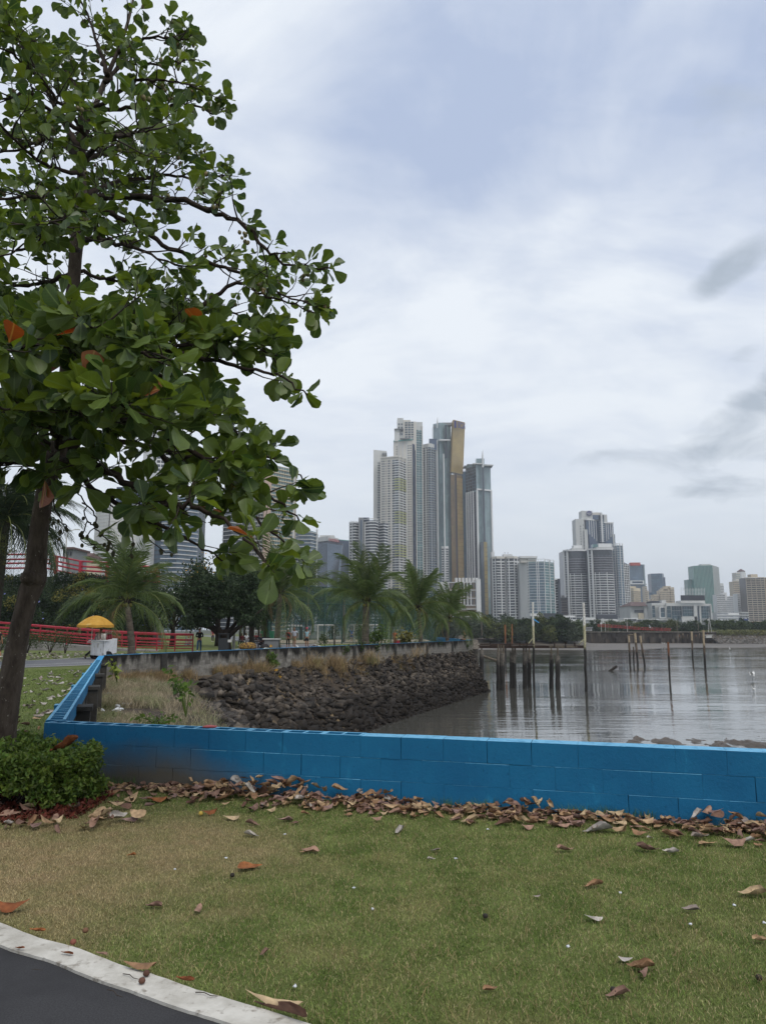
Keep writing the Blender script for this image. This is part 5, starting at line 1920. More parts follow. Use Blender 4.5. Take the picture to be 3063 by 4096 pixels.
m_leaf_g = mat('grey_foliage', lin('4a5440'), lin('39432f'), .5, .7, rnd=.3, trans=.15)
m_leaf_b = mat('bright_foliage', lin('5d7430'), lin('46602a'), 3, .55, rnd=.35, trans=.35, hue=.015)
m_leaf_y = mat('yellowing_foliage', lin('787238'), lin('5c5c2c'), 2, .7, rnd=.3, trans=.2)
m_flow_y = mat('yellow_petal', lin('d9a914'), lin('c78f10'), 9, .6, rnd=.15, trans=.2)
m_straw = mat('dry_grass', lin('a08a66'), lin('7d6a4c'), 1.2, .9, rnd=.35, trans=.15, c3=lin('6a7040'), s3=.7, t3=(.55, .7))
m_wood = mat('weathered_wood', lin('6e6558'), lin('4b443b'), 4, .9, .5, 20)
m_steelw = mat('white_enamel', lin('c6c6c2'), lin('aaa9a4'), 3, .5)
m_dkgreen = mat('green_steel', lin('22443c'), lin('1c3832'), 3, .6)
m_skin = mat('skin', lin('a07358'), None, rough=.6)
m_skin2 = mat('dark_skin', lin('5c4032'), None, rough=.6)
m_hair = mat('black_hair', lin('1b1817'), None, rough=.6)
def frond_mesh(seed, L=3.6, droop=1.0, m=None, n=64):
 """coconut frond: arching rib with two ranks of hanging leaflets"""
 r = random.Random(seed)
 b = MB()
 pts = []
 for k in range(11):
  t = k / 10
  pts.append(Vector((L * (t - 0.16 * droop * t ** 3), (0.07 * L * math.sin(seed * 2.1) + .03 * math.sin(k + seed)) * t * t, L * (0.20 * t - 0.55 * droop * t ** 2.6))))
 b.tube(pts, [0.036 * (1 - .88 * k / 10) * (L / 3.6) for k in range(11)], 4, mi=1)
 cur = subdivide_path(pts, 3)
 hang = r.uniform(.9, 2.3)
 for i in range(n):
  t = .10 + .90 * i / n
  f = t * (len(cur) - 1)
  k = int(f)
  p = cur[k].lerp(cur[min(k + 1, len(cur) - 1)], f - k)
  tg = (cur[min(k + 1, len(cur) - 1)] - cur[k - 1]).normalized()
  for s in (-1, 1):
   if r.random() < .04: continue
   ll = L * (.27 * math.sin(math.pi * min(1, .18 + t * .80)) ** .55 + .03) * r.uniform(.75, 1.12)
   side = Vector((-tg.y, tg.x, 0)).normalized() * s
   d = (tg * r.uniform(.5, .8) + side * .75 + Vector((0, 0, r.uniform(-.15, .30)))).normalized()
   q1 = p + d * ll * .5 + Vector((0, 0, -.08 * ll * hang))
   q2 = q1 + (d * .8 + tg * .2 + Vector((0, 0, -r.uniform(.3, 1.1) * hang))).normalized() * ll * .5
   w = (tg * .021 + Vector((0, 0, .013))) * (L / 3.6) * r.uniform(.8, 1.2)
   b.add([p - w * .5, p + w * .5, q1 + w, q1 - w, q2], [(0, 1, 2, 3), (3, 2, 4)], 0)
 return b.mesh('frond', [m or m_pf, m_rach])
FRONDS = [frond_mesh(k, droop=(.35, .6, .85, 1.1, 1.45)[k % 5]) for k in range(15)]
FR_DRY = frond_mesh(33, 3.0, 1.9, m_pf_dry, 30)
def coconut_palm(px, pyc, Y, scale, label, seed, trunk_r=.17, lean=0.3, n=22, zbase=0.0, dry=1, group=None):
 r = random.Random(seed)
 c_ = at(px, pyc, Y)
 root = empty('coconut_palm', (c_.x - lean, Y, zbase), 0, label, 'palm', group)
 h = c_.z - zbase
 b = MB()
 tp = [Vector((lean * (k / 9) ** 1.6, 0, h * k / 9)) for k in range(10)]
 b.tube(tp, [trunk_r * (1.5 if k == 0 else 1.12 - .035 * k) for k in range(10)], 10, wob=.05)
 for k in range(int(h / .14)):
  t = k * .14 / h
  p = Vector((lean * t ** 1.6, 0, h * t))
  rr_ = trunk_r * (1.14 - .32 * t)
  b.lathe([(rr_ * .98, -.02), (rr_ * 1.07, 0), (rr_ * .98, .03)], tuple(p), 9)
 b.obj('trunk', m_ptrunk, root, smooth=True)
 hub = Vector((lean, 0, h))
 fb = MB()
 for k in range(14):
  a = r.uniform(0, 6.3)
  d = Vector((math.cos(a), math.sin(a), r.uniform(-.2, 1.2))).normalized()
  fb.tube([hub - Vector((0, 0, .35)), hub + d * .35 * scale], [.07, .03], 5)
 fb.obj('fibre', m_trunk, root)
 for k in range(n):
  u = (k + .5) / n
  az = k * 2.39996 + r.uniform(-.25, .25)
  el = R(86 - 122 * u ** 1.35 + r.uniform(-12, 12))
  i_ = min(4, max(0, int(u * 4.6 + r.uniform(-.8, .8)))) + 5 * (k % 3)
  s = scale * r.uniform(.78, 1.12) * (.8 if u < .15 else 1)
  rot = Matrix.Rotation(az, 4, 'Z') @ Matrix.Rotation(-el, 4, 'Y') @ Matrix.Rotation(r.gauss(0, .45), 4, 'X')
  inst('frond', FRONDS[i_], root, mw=Matrix.Translation(hub) @ rot @ Matrix.Diagonal((s, s, s, 1)))
 for k in range(dry):
  rot = Matrix.Rotation(r.uniform(0, 6.3), 4, 'Z') @ Matrix.Rotation(R(40), 4, 'Y')
  inst('dry_frond', FR_DRY, root, mw=Matrix.Translation(hub) @ rot @ Matrix.Diagonal((scale * .7,) * 3 + (1,)))
 if scale > .9:
  for k in range(5):
   a = r.uniform(0, 6.3)
   m_ = MB(); m_.lathe([(.0, -.13), (.09, -.08), (.11, 0), (.07, .1), (0, .13)], tuple(hub + Vector((.28 * math.cos(a), .28 * math.sin(a), -.3))), 8)
   m_.obj('coconut', m_leaf_y, root, smooth=True)
 return root
coconut_palm(505, 2400, 44, 1.28, 'coconut palm with wide drooping fronds behind the drinks cart', 1, .20, -.5, 24)
coconut_palm(1122, 2375, 61, 1.37, 'coconut palm rising beside the three walkers on the promenade', 2, .22, .2, 24, dry=2)
coconut_palm(1466, 2405, 54, 1.21, 'stout coconut palm with the fullest crown in front of the football court', 3, .26, .1, 28)
coconut_palm(1672, 2425, 61, 1.18, 'coconut palm standing second from the right end of the promenade', 4, .17, -.2, 26, dry=2)
coconut_palm(1795, 2470, 67, 1.07, 'smallest coconut palm in the row, nearest the quay corner', 5, .16, .2, 22)
coconut_palm(1375, 2395, 92, 1.10, 'distant coconut palm half hidden between two nearer ones by the dark office', 6, .2, 0, 18, dry=0)
coconut_palm(1235, 2350, 100, 1.16, 'tall thin coconut palm behind the court fence', 7, .2, .3, 16, dry=0)
# fan / date palm at the far left edge with long dark fronds
c_ = at(20, 2085, 33)
root = empty('date_palm', (c_.x - .2, 33, 0), 0, 'dark feathery palm at the left edge, its fronds hanging behind the leaning trunk', 'palm')
b = MB(); b.tube([(0, 0, 0), (.1, 0, c_.z * .5), (.2, 0, c_.z)], [.3, .26, .24], 10, wob=.08); b.obj('trunk', m_trunk, root, smooth=True)
rg2 = random.Random(4)
m_pfd = mat('dark_frond', lin('35452a'), lin('27341f'), 1.2, .6, trans=.2, rnd=.3)
FRD = [frond_mesh(50 + k, droop=1.0 + .3 * k, m=m_pfd) for k in range(3)]
for k in range(46):
 az = k * 2.4
 el = R(70 - 105 * ((k + .5) / 46))
 rot = Matrix.Rotation(az, 4, 'Z') @ Matrix.Rotation(-el, 4, 'Y')
 inst('frond', FRD[k % 3], root, mw=Matrix.Translation((.2, 0, c_.z)) @ rot @ Matrix.Diagonal((1.05, 1.05, 1.05, 1)))
fl = clumps((0.3, -.5, c_.z - 1.3), (.6, .5, .7), 14, 60, .28)
inst('flower_stalk', leaf_cloud('flower_stalk', fl, .06, m_leaf_y), root)
# ---- generic broadleaf tree
def tree(name, label, x, Y, zb, h, rad, m, seed, nc=30, per=70, cr=.9, ls=.28, trunk=.2, group=None, cat='tree', flat=1.0, crown_z=.62, flowers=None, forks=4, down=0.3):
 global RNG
 RNG = np.random.default_rng(seed)
 r = random.Random(seed)
 root = empty(name, (x, Y, zb), 0, label, cat, group)
 b = MB()
 cz = h * crown_z
 b.tube([(0, 0, -.3), (r.uniform(-.1, .1), 0, cz * .4), (r.uniform(-.2, .2), 0, cz)], [trunk * 1.3, trunk, trunk * .6], 8, wob=.08)
 for k in range(forks):
  a = 6.28 * k / forks + r.uniform(-.4, .4)
  b.tube([(0, 0, cz * .42), (math.cos(a) * rad[0] * .35, math.sin(a) * rad[1] * .35, cz * .8), (math.cos(a) * rad[0] * .75, math.sin(a) * rad[1] * .75, cz * 1.1)], [trunk * .55, trunk * .35, trunk * .12], 6)
 b.obj('trunk', m_trunk, root, smooth=True)
 p = clumps((0, 0, cz), (rad[0], rad[1], h - cz), nc, per, cr, flat, zmin=-.75)
 inst('crown', leaf_cloud('crown', p, ls, m, down=down), root)
 if flowers:
  p = p[RNG.random(len(p)) < .05] + np.array((0, -.3, .25))
  inst('flowers', leaf_cloud('flowers', p, ls * .6, flowers), root)
 return root
# flat clipped dark tree with a low fork
Yt = 52
cx = at(905, 2400, Yt)
RNG = np.random.default_rng(5)
root = empty('clipped_tree', (cx.x, Yt, 0), 0, 'dark dense tree clipped flat on top with a low forking trunk', 'tree')
b = MB()
b.tube([(.1, 0, -.2), (.05, 0, .8), (0, 0, 1.6)], [.5, .36, .34], 10, wob=.06)
for (x, y, z) in ((-2.2, .3, 2.9), (-1.1, -.6, 3.1), (1.2, .5, 2.7), (2.6, -.2, 3.0), (.2, .8, 3.4), (-3.0, .4, 2.2)):
 b.tube([(0, 0, .9), (x * .35, y * .5, 1.7), (x, y, z)], [.22, .15, .05], 7)
b.obj('trunk', m_trunk, root, smooth=True)
pts_ = []
for k in range(400):
 x, y, z = RNG.uniform(-2.75, 2.4), RNG.uniform(-1.9, 1.9), RNG.uniform(1.8, 5.3)
 if z < 2.6 and abs(x) < .9: continue
 if z < 2.5 and RNG.random() < .4: continue
 x *= 1.0 if z > 3 else .9
 d = RNG.normal(size=(75, 3)); d /= np.linalg.norm(d, axis=1, keepdims=True)
 d *= (RNG.random((75, 1)) ** .4) * RNG.uniform(.28, .5); d[:, 2] *= .6
 q = np.array((x, y, z)) + d
 q[:, 2] = np.minimum(q[:, 2], 5.45 + RNG.normal(size=75) * .04)
 pts_.append(q)
pts_ = np.concatenate(pts_)
inst('crown', leaf_cloud('crown', pts_, .17, m_leaf_d, down=.5), root)
top = pts_[pts_[:, 2] > 5.3]
tag(inst('crown_top', leaf_cloud('crown_top', top + np.array((0, 0, .05)), .14, m_leaf_m), root), kind='stuff')
# trees of the park behind
specs = [
 ('tree', 'dark tree mass right behind the orange flowered tree', 1010, 66, 0, 7.5, (3.6, 3), m_leaf_d, 21),
 ('flowering_tree', 'dark tree sprinkled with orange yellow flowers above the clipped tree', 870, 72, 0, 8.6, (4.8, 3), m_leaf_d, 22),
 ('tree', 'round dark tree behind the hanging palm frond left of the clipped tree', 690, 70, 0, 6.0, (3.2, 3), m_leaf_d, 23),
 ('tree', 'tall dark tree between the second coconut palm and the court', 1060, 88, 0, 9.0, (4, 3), m_leaf_m, 24),
 ('tree', 'leafy tree behind the left goal', 1205, 112, 0, 9, (5, 4), m_leaf_m, 25),
 ('tree', 'low dark tree behind the middle of the court', 1330, 118, 0, 8, (6, 4), m_leaf_d, 26),
 ('tree', 'grey green tree behind the stout coconut palm', 1440, 122, 0, 8.5, (6, 4), m_leaf_g, 27),
 ('tree', 'green tree behind the right goal', 1545, 124, 0, 7.5, (6, 4), m_leaf_m, 28),
 ('tree', 'dark tree at the court corner under the second palm from the right', 1640, 126, 0, 7, (5, 4), m_leaf_d, 29),
]
for s in specs:
 p = at(s[2], 2500, s[3])
 tree(s[0], s[1], p.x, s[3], s[4], s[5], s[6], s[7], s[8], nc=60, per=80, cr=1.0, ls=.3, flowers=m_flow_y if 'flower' in s[0] else None)
# slender trunks of the avenue under the trees at the end of the promenade
for i, (px, Y) in enumerate(((962, 100), (978, 112), (998, 120), (1012, 108), (1035, 125), (1050, 104), (1070, 96), (1085, 130))):
 p = at(px, 2540, Y)
 tree('avenue_tree', 'slim straight avenue tree in the shade at the end of the promenade', p.x, Y, 0, 8.5, (2.4, 2.4), m_leaf_d, 60 + i, nc=20, per=60, ls=.3, trunk=.16, crown_z=.7, group='avenue trees at the end of the promenade')
# ---- vine covered bridge embankment with red railing
RNG = np.random.default_rng(9)
Yv = 74
va_, vb_ = at(-120, 2300, Yv), at(640, 2320, Yv)
root = empty('vine_wall', (0, 0, 0), 0, 'tall retaining wall smothered in dark vines under the red bridge railing', 'wall')
ztop = lambda px: ZT(2293 + (px > 0) * px * .03, Yv)
mm = MB(); mm.box(((va_.x + vb_.x) / 2, Yv + 1.2, 2.9), (vb_.x - va_.x, 2, 6.4)); mm.obj('retaining_wall', w_dgrey, root)
n = 60000
u = RNG.random(n)
xx = va_.x + (vb_.x - va_.x) * u
zz_ = RNG.random(n) * 7.4
bulge = np.array([noise.noise(Vector((float(x) * .5, float(z) * .6, 0))) for x, z in zip(xx, zz_)])
yy_ = Yv - .1 - 1.0 * np.maximum(0, bulge + .35) - RNG.random(n) * .35 - (1 - zz_ / 6.7) * 1.0
keep = zz_ < 7.0 + bulge * .6
P_ = np.stack([xx, yy_, zz_], 1)[keep]
inst('vines', leaf_cloud('vines', P_, .2, m_leaf_d, down=.6), root)
sel = RNG.random(len(P_)) < .06
patch = np.array([noise.noise(Vector((float(p[0]) * .35, float(p[2]) * .5, 9))) for p in P_])
inst('yellowed_vines', leaf_cloud('yellowed_vines', P_[(patch > .18) & (RNG.random(len(P_)) < .28)] - np.array((0, .25, 0)), .19, m_leaf_y), root)
bl = P_[RNG.random(len(P_)) < .0006] - np.array((0, .3, 0))
inst('blue_flowers', leaf_cloud('blue_flowers', bl, .2, mat('violet_petal', lin('7a7fb8'), None)), root)
# upper railing
def railing(name, label, pts, h, rails, m, r_=.045, posts=None, cat='railing', top_r=None, pr=.07):
 root = empty(name, (0, 0, 0), 0, label, cat)
 for k, f in enumerate(rails):
  b = MB(); b.tube([Vector(p) + Vector((0, 0, h * f)) for p in pts], top_r if (top_r and f > .9) else r_, 6); b.obj('rail', m, root)
 L_ = sum((Vector(b_) - Vector(a)).length for a, b_ in zip(pts, pts[1:]))
 for u in posts:
  d = u * L_
  for a, b_ in zip(pts, pts[1:]):
   l = (Vector(b_) - Vector(a)).length
   if d <= l + 1e-6:
    q = Vector(a).lerp(Vector(b_), d / l)
    break
   d -= l
  t = MB(); t.box((q.x, q.y, q.z + h / 2), (pr, pr * 1.6, h + .04)); t.obj('post', m, root)
 return root
a = [at(-100, 2290, 80), at(180, 2287, 79), at(320, 2318, 77), at(420, 2325, 76), at(640, 2345, 76)]
railing('bridge_railing', 'red railing of the bridge above the vine covered wall', a, 1.9, (1, .72, .5, .22), m_red, .095, [0.02, .15, .28, .44, .6, .75, .98], pr=.26)
dk = MB(); band(dk, [(p.x, p.y) for p in a], 6.6, 7.15, -4, .0); tag(dk.obj('bridge_deck', w_dgrey), 'grey concrete bridge deck edge on top of the vine wall', 'bridge')
# viaduct glimpsed behind the palm
v_ = bldg('pale concrete flyover glimpsed behind the palm crowns', 700, 140, 'flyover', 'bridge')
blk(v_, 560, 800, 2368, 2386, 140, 8, w_white, 'deck'); blk(v_, 560, 800, 2355, 2359, 140, .3, w_white, 'rail')
for px in (600, 690, 780):
 blk(v_, px, px + 12, 2386, 2517, 143, 2, w_grey, 'column')
# ---- ramp railings (two) with plinth
Yl, Yr = 58.0, 54.0
def rp(px, Y, z):
 p = at(px, 2550, Y)
 return Vector((p.x, Y, z))
front = [rp(-150, 59.5, 1.15), rp(0, 58.5, .92), rp(300, 56.6, .42), rp(520, 55, .12), rp(640, 54.6, 0.05), rp(775, 54, .03)]
railing('ramp_railing', 'nearer red railing of the ramp, its rails double, behind the drinks cart', front, 1.22, (1.0, .94, .68, .63, .46, .32, .16), m_red, .032, [.02, .12, .24, .36, .48, .60, .70, .78, .86, .93, .998], top_r=.05)
back = [rp(-150, 64.5, 1.25), rp(0, 63, 1.0), rp(300, 60, .5), rp(520, 58.3, .2), rp(660, 57.6, .08)]
railing('ramp_railing', 'farther red railing along the ramp beside the vine wall lawn', back, 1.2, (1.0, .66, .4, .2), m_red, .04, [.02, .18, .34, .5, .66, .82, .99])
pl = MB()
band(pl, [(p.x, p.y) for p in front[:5]], 0, .1, -3.2, .15)
vs = []
for p, q in zip(front[:5], [rp(-150, 63.5, 1.15), rp(0, 62.2, .92), rp(300, 59.6, .42), rp(520, 58, .12), rp(640, 57.4, .05)]):
 vs += [(p.x, p.y - .15, -.05), (p.x, p.y - .15, max(p.z, .06)), (q.x, q.y, max(p.z, .06))]
pl2 = MB(); pl2.add(vs, [(k * 3, k * 3 + 3, k * 3 + 4, k * 3 + 1) for k in range(4)] + [(k * 3 + 1, k * 3 + 4, k * 3 + 5, k * 3 + 2) for k in range(4)])
tag(pl2.obj('ramp', mat('ramp_concrete', lin('8a8783'), lin('6f6c69'), 1, .9)), kind='structure')
# lamp posts
def lamp(px, pyt, Y, label, curve=1):
 p = at(px, pyt, Y)
 root = empty('street_lamp', (p.x, Y, 0), 0, label, 'street lamp')
 h = p.z
 b = MB(); b.tube([(0, 0, 0), (0, 0, h * .6), (0, 0, h * .93), (.25 * curve, 0, h * .985), (.9 * curve, 0, h)], [.13, .11, .07, .06, .05], 8); b.obj('pole', m_steelw, root, smooth=True)
 b = MB(); b.box((1.15 * curve, 0, h), (.6, .25, .1)); b.obj('lamp_head', m_steelw, root)
 b = MB(); b.box((0, 0, h * .45), (.3, .3, .4)); b.obj('collar', m_steelw, root)
lamp(270, 2118, 84, 'white street lamp with curved arm standing by the red bridge railing')
for px, lab in ((750, 'left'), (768, 'right')):
 p = at(px, 2440, 75)
 b = MB(); b.tube([(p.x, 75, 0), (p.x, 75, p.z)], .07, 8)
 tag(b.obj('white_pole', m_steelw), '%s one of the two thin white poles left of the clipped tree' % lab, 'pole')
p = at(938, 2500, 53)
b = MB(); b.tube([(p.x, 53, 0), (p.x + .02, 53, p.z + 1.2)], .09, 8)
tag(b.obj('tree_stake', mat('pale_painted_wood', lin('a9a79c'), lin('8f8d83'), 5, .8)), 'pale wooden stake leaning on the clipped tree beside the litter bin', 'stake')
# ---- football court: fence, sand, goals
Yc0, Yc1 = 78.0, 100.0
cA, cB = at(1100, 2555, Yc0), at(1735, 2553, 90)
ct = MB()
p1, p2, p3, p4 = at(1070, 2555, 77), at(1740, 2555, 92), at(1700, 2545, 118), at(1080, 2545, 112)
ct.add([(p1.x, 77, .03), (p2.x, 92, .03), (p3.x, 118, .03), (p4.x, 112, .03)], [(0, 1, 2, 3)])
tag(ct.obj('sand_court', mat('court_sand', lin('b3a48f'), lin('9d8e7a'), .8, .95)), kind='structure')
cw2 = MB()
fpath = [(p1.x, 77.0), (p2.x, 92.0)]
def mesh_net(name, m_col, alpha):
 m = bpy.data.materials.new(name)
 m.use_nodes = True
 t = m.node_tree
 b = t.nodes['Principled BSDF']
 b.inputs['Base Color'].default_value = (*m_col, 1)
 b.inputs['Roughness'].default_value = .9
 tr = t.nodes.new('ShaderNodeBsdfTransparent')
 ms = t.nodes.new('ShaderNodeMixShader')
 ms.inputs[0].default_value = alpha
 t.links.new(tr.outputs[0], ms.inputs[1]); t.links.new(b.outputs[0], ms.inputs[2])
 t.links.new(ms.outputs[0], t.nodes['Material Output'].inputs[0])
 return m
m_net = mesh_net('green_netting', lin('2b4a45'), .34)
m_netw = mesh_net('goal_net', lin('8a9490'), .28)
froot = empty('court_fence', (0, 0, 0), 0, 'tall green mesh fence round the sandy football court', 'fence')
def fence_side(p, q, nposts, h, seedk):
 a, b_ = Vector(p), Vector(q)
 for k in range(nposts):
  u = a.lerp(b_, k / (nposts - 1))
  t = MB(); t.tube([(u.x, u.y, 0), (u.x, u.y, h)], .06, 6); t.obj('post', m_dkgreen, froot)
 for f in (.02, .36, .70, 1):
  t = MB(); t.tube([(a.x, a.y, h * f), (b_.x, b_.y, h * f)], .04, 5); t.obj('rail', m_dkgreen, froot)
 t = MB()
 nv = 40
 t.add([(a.x, a.y + .05, 0.1), (b_.x, b_.y + .05, 0.1), (b_.x, b_.y + .05, h), (a.x, a.y + .05, h)], [(0, 1, 2, 3)])
 t.obj('netting', m_net, froot)
fence_side(fpath[0], fpath[1], 11, 6.2, 0)
fence_side((p4.x, 112), (p3.x, 118), 9, 6.2, 1)
fence_side((p1.x, 77), (p4.x, 112), 7, 6.2, 2)
fence_side((p2.x, 92), (p3.x, 118), 5, 6.2, 3)
def goal(pa, pb, Y, dirx, label):
 a, b_ = at(pa, 2545, Y), at(pb, 2545, Y + 2.5)
 root = empty('football_goal', (a.x, Y, 0), math.atan2(2.5, b_.x - a.x), label, 'goal')
 w = (Vector((b_.x, Y + 2.5)) - Vector((a.x, Y))).length
 h = 2.1
 for x in (0, w):
  t = MB(); t.tube([(x, 0, 0), (x, 0, h)], .09, 8); t.obj('post', m_steelw, root)
  t = MB(); t.tube([(x, 0, h), (x + .1, 1.0, h), (x + .1, 1.8, .05)], .05, 6); t.obj('stay', m_steelw, root)
 t = MB(); t.tube([(0, 0, h), (w, 0, h)], .09, 8); t.obj('crossbar', m_steelw, root)
 t = MB(); t.add([(0, 1, h), (w, 1, h), (w, 1.9, 0), (0, 1.9, 0), (0, 0, h), (w, 0, h)], [(0, 1, 2, 3), (4, 5, 1, 0)]); t.obj('net', m_netw, root)
goal(1271, 1336, 90, 1, 'white football goal, the left one in the sandy court')
goal(1416, 1512, 88, 1, 'white football goal with net behind the stout coconut palm')
# floodlight row glimpsed above the walkers
p = at(1175, 2507, 84)
t = empty('light_rack', (p.x, 84, 0), 0, 'rack of small floodlights on a pole above the walkers', 'floodlight')
m_ = MB(); m_.tube([(0, 0, 0), (0, 0, p.z)], .06, 6); m_.tube([(-.9, 0, p.z), (.9, 0, p.z)], .05, 6); m_.obj('pole', m_dkgreen, t)
for k in range(6):
 m_ = MB(); m_.box((-.85 + k * .34, -.1, p.z + .12), (.22, .14, .2)); m_.obj('lamp', m_steelw, t)
# lawn strip with little plants in front of the court
pl_ = [at(1190, 2575, 68), at(1330, 2590, 57), at(1500, 2585, 58), at(1490, 2565, 74)]
def plant(px, py, Y, h, label, kind='shrub', m=m_leaf_b, wd=.5, n=260, ls=.16, stems=3, name='shrub', z=0, bare=.35, group=None):
 p = at(px, py, Y)
 root = empty(name, (p.x, Y, z), 0, label, 'shrub' if kind == 'shrub' else kind, group)
 r = random.Random(px)
 b = MB()
 tips = []
 for k in range(stems):
  a = r.uniform(0, 6.3)
  t_ = Vector((math.cos(a) * wd * .6, math.sin(a) * wd * .6, h * r.uniform(.7, 1)))
  b.tube([(0, 0, -.05), (t_.x * .3, t_.y * .3, h * .4), t_], [.03, .022, .01], 5)
  tips.append(t_)
 b.obj('stems', m_trunk, root)
 pts = []
 for t_ in tips:
  q = RNG.normal(size=(n // stems, 3)) * np.array((wd * .42, wd * .42, h * .2)) + np.array(t_) * np.array((1, 1, .9))
  q[:, 2] = np.maximum(q[:, 2], h * bare)
  pts.append(q)
 inst('foliage', leaf_cloud('foliage', np.concatenate(pts), ls, m, down=.2), root)
 return root
plant(1300, 2560, 66, 1.1, 'small red tinged shrub left of the thin sapling on the court lawn', m=m_leaf_m)
plant(1338, 2560, 64, 2.0, 'thin leafy sapling in front of the left goal', m=m_leaf_g, bare=.15)
plant(1440, 2560, 62, 2.0, 'pale sapling just left of the stout palm trunk', m=m_leaf_g, bare=.15)
plant(1525, 2560, 58, 1.7, 'yellow green leafy shrub right of the stout palm trunk', m=m_leaf_b, ls=.22, n=200)
plant(1497, 2565, 58, 1.3, 'bushy bright shrub close beside the stout palm trunk', m=m_leaf_b, ls=.22)
plant(1622, 2570, 58, 1.4, 'croton shrub with yellow and red leaves between two palms', m=m_leaf_y, ls=.25)
for px in (1268, 1385, 1450, 1555):
 plant(px, 2580, 58, .3, 'low dark red ground plant on the lawn strip by the court', m=mat('purple_leaf', lin('4a2f33'), lin('33282a'), 3, .8), ls=.1, wd=.5, bare=0, stems=4, group='low dark red plants along the court lawn')
# hedge shrubs by the ramp
for px, w_, lab in ((115, .6, 'round green rose bush behind the leaning trunk near the ramp'), (205, .9, 'white flowered rose bush before the ramp, left of the cart'), (265, .6, 'sparse rose bush with bare stems next to the cart'), (5, .6, 'small bush cut by the left edge by the ramp')):
 plant(px, 2560, 49, 1.25 if px > 20 else 1.0, lab, m=m_leaf_m, ls=.1, wd=w_, n=900 if px < 250 else 350, stems=6, bare=.35)
 q = at(px, 2560, 49)
# litter bin, planters, benches
p = at(895, 2580, 51)
root = empty('litter_bin', (p.x, 51, 0), 0, 'dark litter bin with a white label beside the clipped tree', 'litter bin')
m_bin = mat('bin_grey', lin('2f3234'), None, rough=.6)
b = MB(); b.box((0, 0, .5), (.6, .5, 1.0), taper=1.06); b.obj('body', m_bin, root)
for sx in (-.28, .28):
 b = MB(); b.box((sx, 0, 1.12), (.05, .4, .3)); b.obj('bracket', m_bin, root)
b = MB(); b.box((0, 0, 1.3), (.68, .56, .07)); b.obj('lid', m_bin, root)
b = MB(); b.box((.45, -.2, .82), (.26, .02, .18)); b.obj('label_plate', m_steelw, root)
p = at(1088, 2575, 60)
root = empty('planter', (p.x, 60, 0), 0, 'grey concrete planter box beside the seated people', 'planter')
b = MB(); b.box((0, 0, .4), (1.0, .7, .8), taper=1.15); b.obj('tub', w_dgrey, root); b = MB(); b.box((0, 0, .83), (1.4, .95, .1)); b.obj('rim', w_grey, root)
p = at(1040, 2565, 60.6)
root = empty('bench', (p.x, 60.6, 0), 0, 'dark park bench under the trees with a person on it', 'bench')
m_bench = mat('dark_bench', lin('2c2a2a'), None)
for k in range(4):
 b = MB(); b.box((0, -.2 + k * .13, .45), (1.5, .1, .04)); b.obj('slat', m_bench, root)
for k in range(3):
 b = MB(); b.box((0, .32 + k * .03, .6 + k * .15), (1.5, .03, .1)); b.obj('back_slat', m_bench, root)
for sx in (-.65, .65):
 b = MB(); b.box((sx, 0, .22), (.06, .45, .44)); b.obj('leg', m_bench, root)
p = at(990, 2575, 58)
m_bag = mat('yellow_print_cloth', lin('9a7c3c'), lin('4a3428'), 9, .8, lo=.45, hi=.55)
import bmesh
def blob(name, m, rad, loc, seed, parent=None, amp=.25, rot=0):
 bm = bmesh.new(); bmesh.ops.create_icosphere(bm, subdivisions=3, radius=1)
 for v in bm.verts:
  k = 1 + amp * noise.noise(v.co * 1.6 + Vector((seed, 0, 0)))
  v.co = Vector((v.co.x * rad[0] * k, v.co.y * rad[1] * k, max(-.75, v.co.z) * rad[2] * k))
 me = bpy.data.meshes.new(name); bm.to_mesh(me); bm.free(); me.materials.append(m)
 me.polygons.foreach_set('use_smooth', [True] * len(me.polygons))
 return inst(name, me, parent, loc, (0, 0, rot))
tag(blob('cloth_bundle', m_bag, (.75, .4, .3), (p.x, 58, .3), 3), 'yellow patterned cloth bundle lying on the grass by the bench', 'bundle')
p = at(1058, 2590, 58)
tag(blob('rucksack', m_bench, (.35, .3, .3), (p.x, 58.2, .2), 5), 'black rucksack on the ground in front of the bench', 'bag')
p = at(1062, 2585, 57.4)
tag(blob('plastic_bag', m_steelw, (.3, .2, .12), (p.x + .15, 56.8, .1), 6), 'small white plastic bag on the grass before the planter', 'bag')
p = at(1070, 2535, 95)
b = MB(); b.box((p.x, 95, .7), (1.6, 1.0, 1.4)); tag(b.obj('green_container', mat('green_paint', lin('1f6a45'), None)), 'green rubbish container at the end of the promenade', 'container')
p = at(1588, 2550, 76)
b = MB(); b.box((p.x, 76, .25), (.6, .35, .42)); b.box((p.x, 76, .48), (.64, .38, .05)); tag(b.obj('red_cooler', m_red), 'small red box standing beside the court', 'box')
